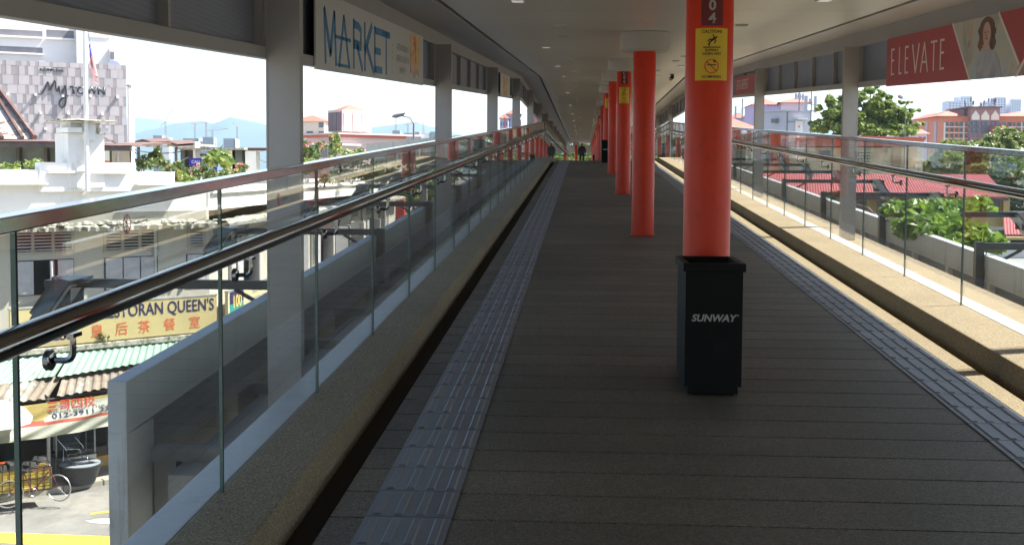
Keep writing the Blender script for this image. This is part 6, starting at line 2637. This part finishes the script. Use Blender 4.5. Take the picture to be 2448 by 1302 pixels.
# building with orange parapet band
a = (15.47,31.17,3.95,4.95)
ob_ = thing('orange_topped_building', ((a[0] + a[1]) / 2, 110, GZ), 'beige building topped by a long orange band', 'building')
W_ = (15.68,30.84,-1.02,3.8)
mb = MB()
mb.box(W_[0], W_[1], 110, 122, GZ, W_[3])
mb.build('wall', 'beige_wall', ob_)
f0, f1 = (15.39,109.5,5.09), (30.97,109.5,4.73)
g0, g1 = (15.41,109.5,3.87), (30.58,109.5,3.94)
mb = MB()
mb.hexa([g0, g1, (g1[0], 123, g1[2]), (g0[0], 123, g0[2])], [f0, f1, (f1[0], 123, f1[2]), (f0[0], 123, f0[2])])
mb.build('orange_band', 'orange_fascia', ob_)
for (b, mt_, nm_) in (((27.2,27.66,3.32,3.85), 'brown_wall', 'vent'), ((27.99,28.9,1.95,3.86), 'brown_wall', 'door_panel'), ((18.51,20.04,3.44,3.81), 'white_far', 'wall_sign'), ((21.55,22.51,2.84,3.52), 'glass_far', 'window'), ((16.62,17.32,2.43,3.34), 'glass_far', 'window'), ((17.69,18.31,2.43,3.35), 'glass_far', 'window')):
    mb = MB()
    mb.box(b[0], b[1], 109.85, 109.99, b[2], b[3])
    mb.build(nm_, mt_, ob_)
b = (25.02,26.1,1.17,3.61)
gr = fbox(Matrix.Identity(4), 'vent_grille', b[0], b[1], 109.88, 109.99, b[2], b[3], 'opening_far', ob_)
for k in range(9):
    for j in range(4):
        zz = b[2] + (b[3] - b[2]) * k / 9
        xx = b[0] + (b[1] - b[0]) * j / 4 + (.06 if k % 2 else 0)
        fbox(Matrix.Identity(4), 'grille_block', xx + .02, xx + .22, 109.8, 109.875, zz + .05, zz + .22, 'beige_wall', gr)
for b in ((28.75,29.37,0.9,2.25), (30.08,30.49,0.9,2.26), (29.37,30.14,0.9,1.95)):
    mb = MB()
    mb.box(b[0], b[1], 108.6, 109.98, GZ, b[3])
    mb.build('porch_wall', 'beige_wall', ob_)
b = (18.1,18.76,1.21,3.81)
mb = MB()
mb.box(b[0], b[1], 109.6, 109.98, GZ, b[3])
mb.build('red_pilaster', 'orange_fascia', ob_)

# long red sheet roofed house
hs_ = thing('red_roofed_house', ((17.33,62,-0.35)[0], 62, GZ), 'yellow walled house under a long red metal sheet roof', 'house')
e0, e1, r1, r0 = Vector((8.29,60,0.11)), Vector((21.04,60,0.41)), Vector((22.35,67,1.48)), Vector((9.46,67,1.4))
e0.z = e1.z = (18.8,60,0.35)[2]
r0.z = r1.z = (18.68,67,1.45)[2]
corrugated(r0, r1, e1, e0, 95, .05, 'roof_sheet_red', 'roof', hs_, 6)
bk1 = Vector((e1.x, 74, e1.z))
mb = MB()
mb.add([e1, bk1, r1, e1 - Vector((0, 0, .05)), bk1 - Vector((0, 0, .05)), r1 - Vector((0, 0, .05))], [(0, 1, 2), (5, 4, 3)])
mb.build('hip_end', 'roof_sheet_red', hs_)
mb = MB()
mb.box(e0.x, e1.x, 59.9, 60.02, e1.z - .2, e1.z - .05)
mb.build('gutter', 'maroon_gutter', hs_)
w0, w1 = (13.71,61,-0.35)[0], (21.12,61,-0.29)[0]
mb = MB()
mb.box(e0.x + .3, w1, 61, 73, GZ, e1.z - .06)
mb.build('wall', 'yellow_wall', hs_)
for b in ((13.84,14.35,-0.38,0.08), (14.89,15.33,-0.76,0.09), (16.26,17.23,-0.32,0.14), (19.77,20.97,-0.44,0.19)):
    f = fbox(Matrix.Identity(4), 'window', b[0], b[1], 60.85, 60.99, b[2], b[3], 'glass_far', hs_)
    fbox(Matrix.Identity(4), 'frame', b[0] - .06, b[1] + .06, 60.9, 60.98, b[3], b[3] + .06, 'yellow_wall', f)
    fbox(Matrix.Identity(4), 'mullion', (b[0] + b[1]) / 2 - .02, (b[0] + b[1]) / 2 + .02, 60.82, 60.848, b[2], b[3], 'maroon_gutter', f)
for b in ((19.42,19.77,-1.67,0.34), (21.07,21.38,-1.55,0.35), (14.32,14.53,-1.61,0.26)):
    fbox(Matrix.Identity(4), 'pier', b[0], b[1], 60.7, 60.98, GZ, e1.z - .07, 'yellow_wall', hs_)
# lower annex
ax_ = thing('red_roofed_annex', ((18.08,50,-0.65)[0], 50, GZ), 'low yellow annex with red sheet roof at the right edge', 'annex')
e0, e1 = Vector((16.75,48,-0.91)), Vector((21.57,48,-0.86))
r0, r1 = Vector((18.43,53,-0.37)), Vector((23.79,53,-0.32))
e1.z, r1.z = e0.z, r0.z
corrugated(r0, r1, e1, e0, 40, .04, 'roof_sheet_red', 'roof', ax_, 8)
fbox(Matrix.Identity(4), 'gutter', e0.x, e1.x, 47.9, 48.02, e0.z - .12, e0.z - .03, 'maroon_gutter', ax_)
fbox(Matrix.Identity(4), 'wall', e0.x + .1, e1.x, 49, 56, GZ, e0.z - .05, 'dark_inside', ax_)
b = (16.08,21.44,-1.07,-0.96)
fbox(Matrix.Identity(4), 'yellow_beam', b[0], b[1], 47, 47.3, b[2], b[3], 'yellow_wall', ax_)
fbox(Matrix.Identity(4), 'yellow_pillar', b[0], b[0] + .25, 47.02, 47.28, GZ, b[2] - .002, 'yellow_wall', ax_)
# grey flat roof in front
lr = thing('flat_roof_building', ((10.88,30,-0.84)[0], 30, GZ), 'low building with white edged grey flat roof outside the right parapet', 'building')
b0, b1, b2 = (11.94,36,-0.81), (9.41,28,-0.69), (12.61,28,-0.65)
fbox(Matrix.Identity(4), 'roof', b0[0], b0[0] + 14, 28, 40, -2.2, -1.3, 'fascia_grey', lr)
fbox(Matrix.Identity(4), 'white_upstand', b0[0], b0[0] + 14, 40.02, 40.4, -2.2, -.95, 'white_far', lr)
fbox(Matrix.Identity(4), 'wall', b0[0] + .3, b0[0] + 14, 28.3, 39.9, GZ, -2.21, 'cream_far', lr)

# telecom hut on a roof, with masts
HY = 170
c0 = Vector((28.54,170,10.16))
ht = thing('telecom_hut', (c0.x, 170, c0.z - 4), 'white telecom hut with door on a far rooftop, right of a grey column', 'hut')
TH = Matrix(((.94, -.6, 0, c0.x), (.342, .8, 0, c0.y), (0, 0, 1, c0.z), (0, 0, 0, 1)))
fbox(TH, 'wall', 0, 3.9, 0, 5.5, -4.2, -.02, 'hut_wall', ht)
fbox(TH, 'roof', -.25, 4.2, -.25, 5.8, 0, .22, 'hut_wall', ht)
fbox(TH, 'door', 1.4, 2.55, -.1, -.003, -3.6, -1.35, 'white_far', ht)
fbox(TH, 'door_canopy', 1.2, 2.8, -.8, 0, -1.15, -.95, 'white_far', ht)
fbox(TH, 'notice', 1.85, 2.1, -.13, -.102, -2.3, -2.0, 'orange_print', ht)
fbox(TH, 'pipe', .05, .17, -.14, -.02, -4.2, 0, 'opening_far', ht)
fbox(TH, 'cable_tray', 0, 1.3, -.12, -.02, -1.5, -1.42, 'opening_far', ht)
fbox(TH, 'satellite_box', -.6, -.02, 1.4, 2.2, -1.6, -1.0, 'opening_far', ht)
def mast(px0, px1, y, panels, label):
    (x, _, z0), (x1, _, z1) = px0, px1
    root = thing('antenna_mast', (x, y, z0), label, 'antenna mast', 'antenna masts on the right')
    mb = MB()
    mb.tube([(x, y, z0), (x, y, z1)], .09, 6)
    mb.build('pole', 'opening_far', root)
    for (dx, za, zb2, w) in panels:
        mb = MB()
        mb.box(x + dx - w / 2, x + dx + w / 2, y - .2, y + .1, za, zb2)
        mb.build('antenna_panel', 'hut_wall', root)
        mb = MB()
        mb.tube([(x, y, (za + zb2) / 2), (x + dx, y, (za + zb2) / 2)], .05, 4)
        mb.build('bracket', 'opening_far', root)
A1_, A2_ = (31.62,168,6.92), (31.5,168,13.04)
mast(A1_, A2_, 168, [(-.75, (30.87,168,9.95)[2], (30.82,168,12.23)[2], .45), (.55, (32.08,168,9.84)[2], (32.04,168,12.17)[2], .36), (-.2, (31.53,168,11.3)[2], (31.52,168,11.82)[2], .3)], 'antenna mast with two long white panels beside the big tree')
A1_, A2_ = (30.3,170,10.17), (30.3,170,12.76)
mast(A1_, A2_, 170, [(-.5, (29.85,170,11.82)[2], (29.84,170,12.65)[2], .3), (.0, (30.32,170,11.82)[2], (30.31,170,12.65)[2], .5), (.5, (30.79,170,11.7)[2], (30.77,170,12.65)[2], .25)], 'short antenna mast with small panels on the telecom hut')
A1_, A2_ = (21.03,160,7.74), (20.97,160,11.31)
mast(A1_, A2_, 160, [(.0, (21,160,9.53)[2], (20.99,160,10.08)[2], .25), (-.9, (20.13,160,8.41)[2], (20.1,160,10.31)[2], .25)], 'thin antenna mast over the tiled roof near the nearest red column')
# purple and tiled houses
a = (49.05,56.85,11.54,21.26)
rt = block('purple_building', a[0], a[1], 350, 18, a[3], 'purple_wall', 'purple building with red roofs behind the telecom hut', roof='roof_red', rh=2.)
b = (56.98,64.71,11.63,21.88)
fbox(Matrix.Identity(4), 'side_block', b[0] + .02, b[1], 350, 366, GZ, b[3], 'pinkish', rt)
hip_roof(rt, b[0] - .8, b[1] + 2, 349, 367, b[3] + .002, 1.6, 'roof_red', 'side_roof')
for k in range(4):
    w_ = (53.27,53.64,20.78,21.14)
    fbox(Matrix.Identity(4), 'window', w_[0] + k * .9, w_[0] + k * .9 + .45, 349.85, 349.99, w_[2], w_[3], 'glass_far', rt)
a = (12.7,17.38,4.93,5.75)
rt = block('tiled_house', a[0], a[1], 122, 12, a[3], 'cream_far', 'low house with brown tiled hip roof near the nearest red column', roof='roof_red', rh=(15.75,128,7.21)[2] - a[3], over=.8)
a = (51.67,56.45,13.5,20.51)
block('apartment_block', a[0], a[1], 420, 14, a[3], 'blue_far', 'small pale apartment block with red roof near the thin mast', (3, 3, .5, .5, a[3] - 6, a[3] - .6), 'glass_far', 'apartment block', None, roof='roof_red', rh=2)
a = (54.47,59.3,12.95,20.18)
block('apartment_block', a[0], a[1], 400, 14, a[3], 'blue_far', 'blue grey apartment block with red roof behind a right column', (3, 4, .5, .5, a[3] - 9, a[3] - .6), 'glass_far', 'apartment block', None, roof='roof_red', rh=2.4)
# apartments behind the tree
a = (138.38,145.33,14.87,23.47)
block('apartment_block', a[0], a[1], 520, 14, a[3], 'blue_far', 'pale grey apartment block between big tree and orange hotel', (5, 7, .5, .4, a[3] - 12, a[3] - .8), 'opening_far', 'apartment block')
a = (82.77,85.08,8.7,11.28)
block('pink_house', a[0], a[1], 300, 8, a[3], 'pinkish', 'small pink house with red roof beside the orange hotel', (2, 1, .5, .4, a[3] - 1.8, a[3] - .3), 'glass_far', 'house', None, roof='roof_red', rh=1.2)
p = (25.75,97,5.33)
rt = thing('lamp_post', (p[0], 97, GZ), 'tall thin pole with one lamp standing before the big tree', 'lamp post')
mb = MB()
mb.tube([(p[0], 97, GZ), (p[0], 97, (25.68,97,8.14)[2])], .07, 6, .02)
mb.build('pole', 'opening_far', rt)
q = (25.33,97,7.61)
mb = MB()
mb.T = Matrix.Translation((q[0], 97, q[2])) @ rotm('Y', R(25))
mb.lathe([(.05, .12), (.2, .1), (.26, -.05), (.15, -.13), (.03, -.15)], n=12)
mb.tube([(0, 0, 0), (.4, 0, 0)], .03, 5)
mb.build('lamp_head', 'opening_far', rt, smooth=50)

# orange hotel
HT = 320
a = (94.91,123.93,1.06,16.6)
hz1 = (99.69,320,16.61)[2]
ho = thing('orange_hotel', (a[0] + 10, 320, GZ), 'large orange hotel with arched windows and cream balconies', 'hotel')
fbox(Matrix.Identity(4), 'wall', a[0], a[1], 320, 345, GZ, hz1, 'orange_hotel', ho)
l0, l1 = Vector((93.69,331,16.76)), Vector((a[0], 320, hz1))
mb = MB()
mb.hexa([(l0.x, 334, GZ), (l1.x - .01, 320, GZ), (l1.x - .01, 345, GZ), (l0.x, 345, GZ)], [(l0.x, 334, hz1 - .02), (l1.x - .01, 320, hz1 - .02), (l1.x - .01, 345, hz1 - .02), (l0.x, 345, hz1 - .02)])
mb.build('end_wall', 'orange_hotel', ho)
dv = Vector((l1.x - l0.x, -14, 0))
for t0 in (.1, .55):
    p0_, p1_ = Vector((l0.x, 334, 0)) + dv * t0, Vector((l0.x, 334, 0)) + dv * (t0 + .13)
    mb = MB()
    o_ = Vector((-.12, -.05, 0))
    mb.hexa([p0_ + o_ + Vector((0, 0, GZ)), p1_ + o_ + Vector((0, 0, GZ)), p1_ + Vector((.1, .1, GZ)), p0_ + Vector((.1, .1, GZ))], [p0_ + o_ + Vector((0, 0, hz1 - 1.2)), p1_ + o_ + Vector((0, 0, hz1 - 1.2)), p1_ + Vector((.1, .1, hz1 - 1.2)), p0_ + Vector((.1, .1, hz1 - 1.2))])
    mb.build('lilac_strip', 'lilac', ho)
hip_roof(ho, l0.x - .8, (100.23,320,16.61)[0], 319, 346, hz1 + .003, 1.5, 'roof_red', 'roof')
hip_roof(ho, (109.21,320,16.64)[0], a[1] + 1, 319, 346, hz1 + .003, 1.6, 'roof_red', 'roof')
tw_ = (101.26,108.8,10.85,18.71)
M('hotel_tower', (.3, .15, .14), .7, var=.06)
fbox(Matrix.Identity(4), 'centre_tower', tw_[0], tw_[1], 318, 334, GZ, tw_[3], 'hotel_tower', ho)
fbox(Matrix.Identity(4), 'tower_side', (100.48,322,18.48)[0], tw_[0] - .003, 321, 334, hz1 - 2, tw_[3] - .1, 'mauve_and_shade', ho)
fbox(Matrix.Identity(4), 'tower_cap', (99.82,322,18.48)[0], tw_[1] + .4, 317.4, 335, tw_[3] + .002, tw_[3] + .35, 'mauve_and_shade', ho)
def arch(x0, x1, z0, z1, y, mat, name, pointed=False):
    mb = MB()
    c, w = (x0 + x1) / 2, (x1 - x0) / 2
    hgt = min(z1 - z0, w * (1.4 if pointed else 1))
    pts = [(x0, z0), (x1, z0)] + [(c + w * cos(pi * k / 8), z1 - hgt + hgt * (sin(pi * k / 8) if not pointed else 1 - abs(cos(pi * k / 8)))) for k in range(9)]
    mb.prism(pts, (0, y, 0), (1, 0, 0), (0, 0, 1), (0, -1, 0), .12)
    return mb.build(name, mat, ho)
pw = (tw_[1] - tw_[0]) / 3
for k in range(3):
    x0 = tw_[0] + pw * k + .25
    arch(x0, x0 + pw - .5, (104.47,318,15.55)[2], (104.4,318,18.06)[2], 317.995, 'cream_far', 'pointed_arch', True)
    fbox(Matrix.Identity(4), 'arch_bay', x0, x0 + pw - .5, 317.9, 317.996, (104.57,318,12.15)[2], (104.48,318,15.33)[2], 'mauve_and_shade', ho)
bays = [(95.19,320,14.17)[0] + k * 1.24 for k in range(24)]
rows_ = ((99.74,320,14.63)[2], (99.78,320,13.08)[2], (99.83,320,11.54)[2], (99.87,320,9.99)[2])
for k, x in enumerate(bays):
    if tw_[0] - 1.3 < x < tw_[1] + .2:
        yy = 317.85
    else:
        yy = 319.99
    for j, zr in enumerate(rows_):
        if yy < 319 and j == 0:
            arch(x + .2, x + 1., zr - .55, zr + .5, yy, 'glass_far', 'window')
        elif j == 0:
            arch(x + .2, x + 1., zr - .55, zr + .5, yy, 'glass_far', 'window')
        else:
            fbox(Matrix.Identity(4), 'window', x + .3, x + .95, yy - .1, yy, zr - .45, zr + .35, 'glass_far', ho)
for j, zr in enumerate(rows_[1:]):
    fbox(Matrix.Identity(4), 'balcony', bays[0], a[1], 319.2, 319.985, zr + .6, zr + .8, 'cream_far', ho)
for k in range(0, 24, 2):
    if not (tw_[0] - 1 < bays[k] < tw_[1]):
        fbox(Matrix.Identity(4), 'pilaster', bays[k] - .2, bays[k] + .05, 319.3, 319.98, GZ, rows_[0] + .3, 'orange_hotel' if k % 4 else 'cream_far', ho)
b = (106.18,109.63,11.61,13.76)
fbox(Matrix.Identity(4), 'porch_block', b[0], b[1], 314, 317.8, GZ, b[3], 'roof_sheet_red', ho)
mb = MB()
rr = random.Random(4)
for k in range(26):
    x = rr.uniform((101.73,325,19.09)[0], (110.85,325,19.11)[0])
    h = rr.uniform(.5, 3.2)
    mb.tube([(x, 326, tw_[3] + .3), (x, 326, tw_[3] + .3 + h)], .06, 4)
    if h > 1.5:
        mb.box(x - .15, x + .15, 325.9, 326.1, tw_[3] + h - .8, tw_[3] + h + .2)
o = mb.build('roof_antennas', 'opening_far', ho)
o['kind'] = 'stuff'
# high towers behind
for a, w, lab in (((270.29,279.68,24.75,55.44), 0, 'left high-rise block behind the orange hotel, its nearer wing'), ((280.28,289.21,24.92,59.18), 1, 'left high-rise block behind the orange hotel, its taller wing'), ((296.73,303.13,25.1,55.15), 0, 'low pale high-rise behind the hotel tower'), ((305.38,313.7,25.02,58.61), 1, 'right high-rise behind the orange hotel'), ((316.23,323.04,25.31,56.75), 0, 'hazy slab at the right of the high-rises')):
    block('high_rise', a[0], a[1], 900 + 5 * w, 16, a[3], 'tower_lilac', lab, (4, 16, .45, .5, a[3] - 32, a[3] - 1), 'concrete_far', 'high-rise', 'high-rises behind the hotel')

# greenery and railing past the far end of the walkway
for i, (x, w, z, mt_, lab) in enumerate(((-9, 5, 2.8, 'leaf_far', 'leafy tree left of the far end opening'), (-2.5, 4.5, 2.4, 'leaf_bright', 'leafy tree seen left of the man at the far end'), (4.5, 5, 2.6, 'leaf_far', 'leafy tree seen right of the man at the far end'), (13, 6, 2.8, 'leaf_mid', 'leafy tree right of the far end opening'))):
    tree('end_tree', (x, 150, GZ), [(x, 150, z - .2, w, 4, 3.4), (x + 1.5, 148, z - 3.0, w, 3, 2.6)], 9000, .42, mt_, lab, 'tree', 'trees past the far end', 70 + i, .25, .45)
pass
gb = thing('end_railing', (0, 124.5, 1.86), 'greenish glass railing across the far end', 'railing')
for k in range(10):
    mb = MB()
    mb.box(-7 + k * 1.6, -7 + k * 1.6 + 1.56, 124.5, 124.52, 1.86, 2.8)
    mb.build('glass_panel', 'glass', gb)
mb = MB()
mb.box(-7, 9, 124.46, 124.56, 2.81, 2.87)
mb.build('top_rail', 'steel', gb)

# ---------------------------------------------------------------- haze in the air
hm = bpy.data.materials.new('haze')
hm.use_nodes = True
ht_ = hm.node_tree
ht_.nodes.remove(ht_.nodes['Principled BSDF'])
pvn = ht_.nodes.new('ShaderNodeVolumePrincipled')
pvn.inputs['Color'].default_value = (.62, .85, 1, 1)
pvn.inputs['Density'].default_value = 8.5e-5
pvn.inputs['Anisotropy'].default_value = .2
ht_.links.new(pvn.outputs[0], ht_.nodes['Material Output'].inputs['Volume'])
MATS['haze'] = hm
mb = MB()
mb.box(-14500, 14500, -400, 14500, GZ - 1.2, 520)
hz_ = tag(mb.build('haze', 'haze'), kind='stuff')
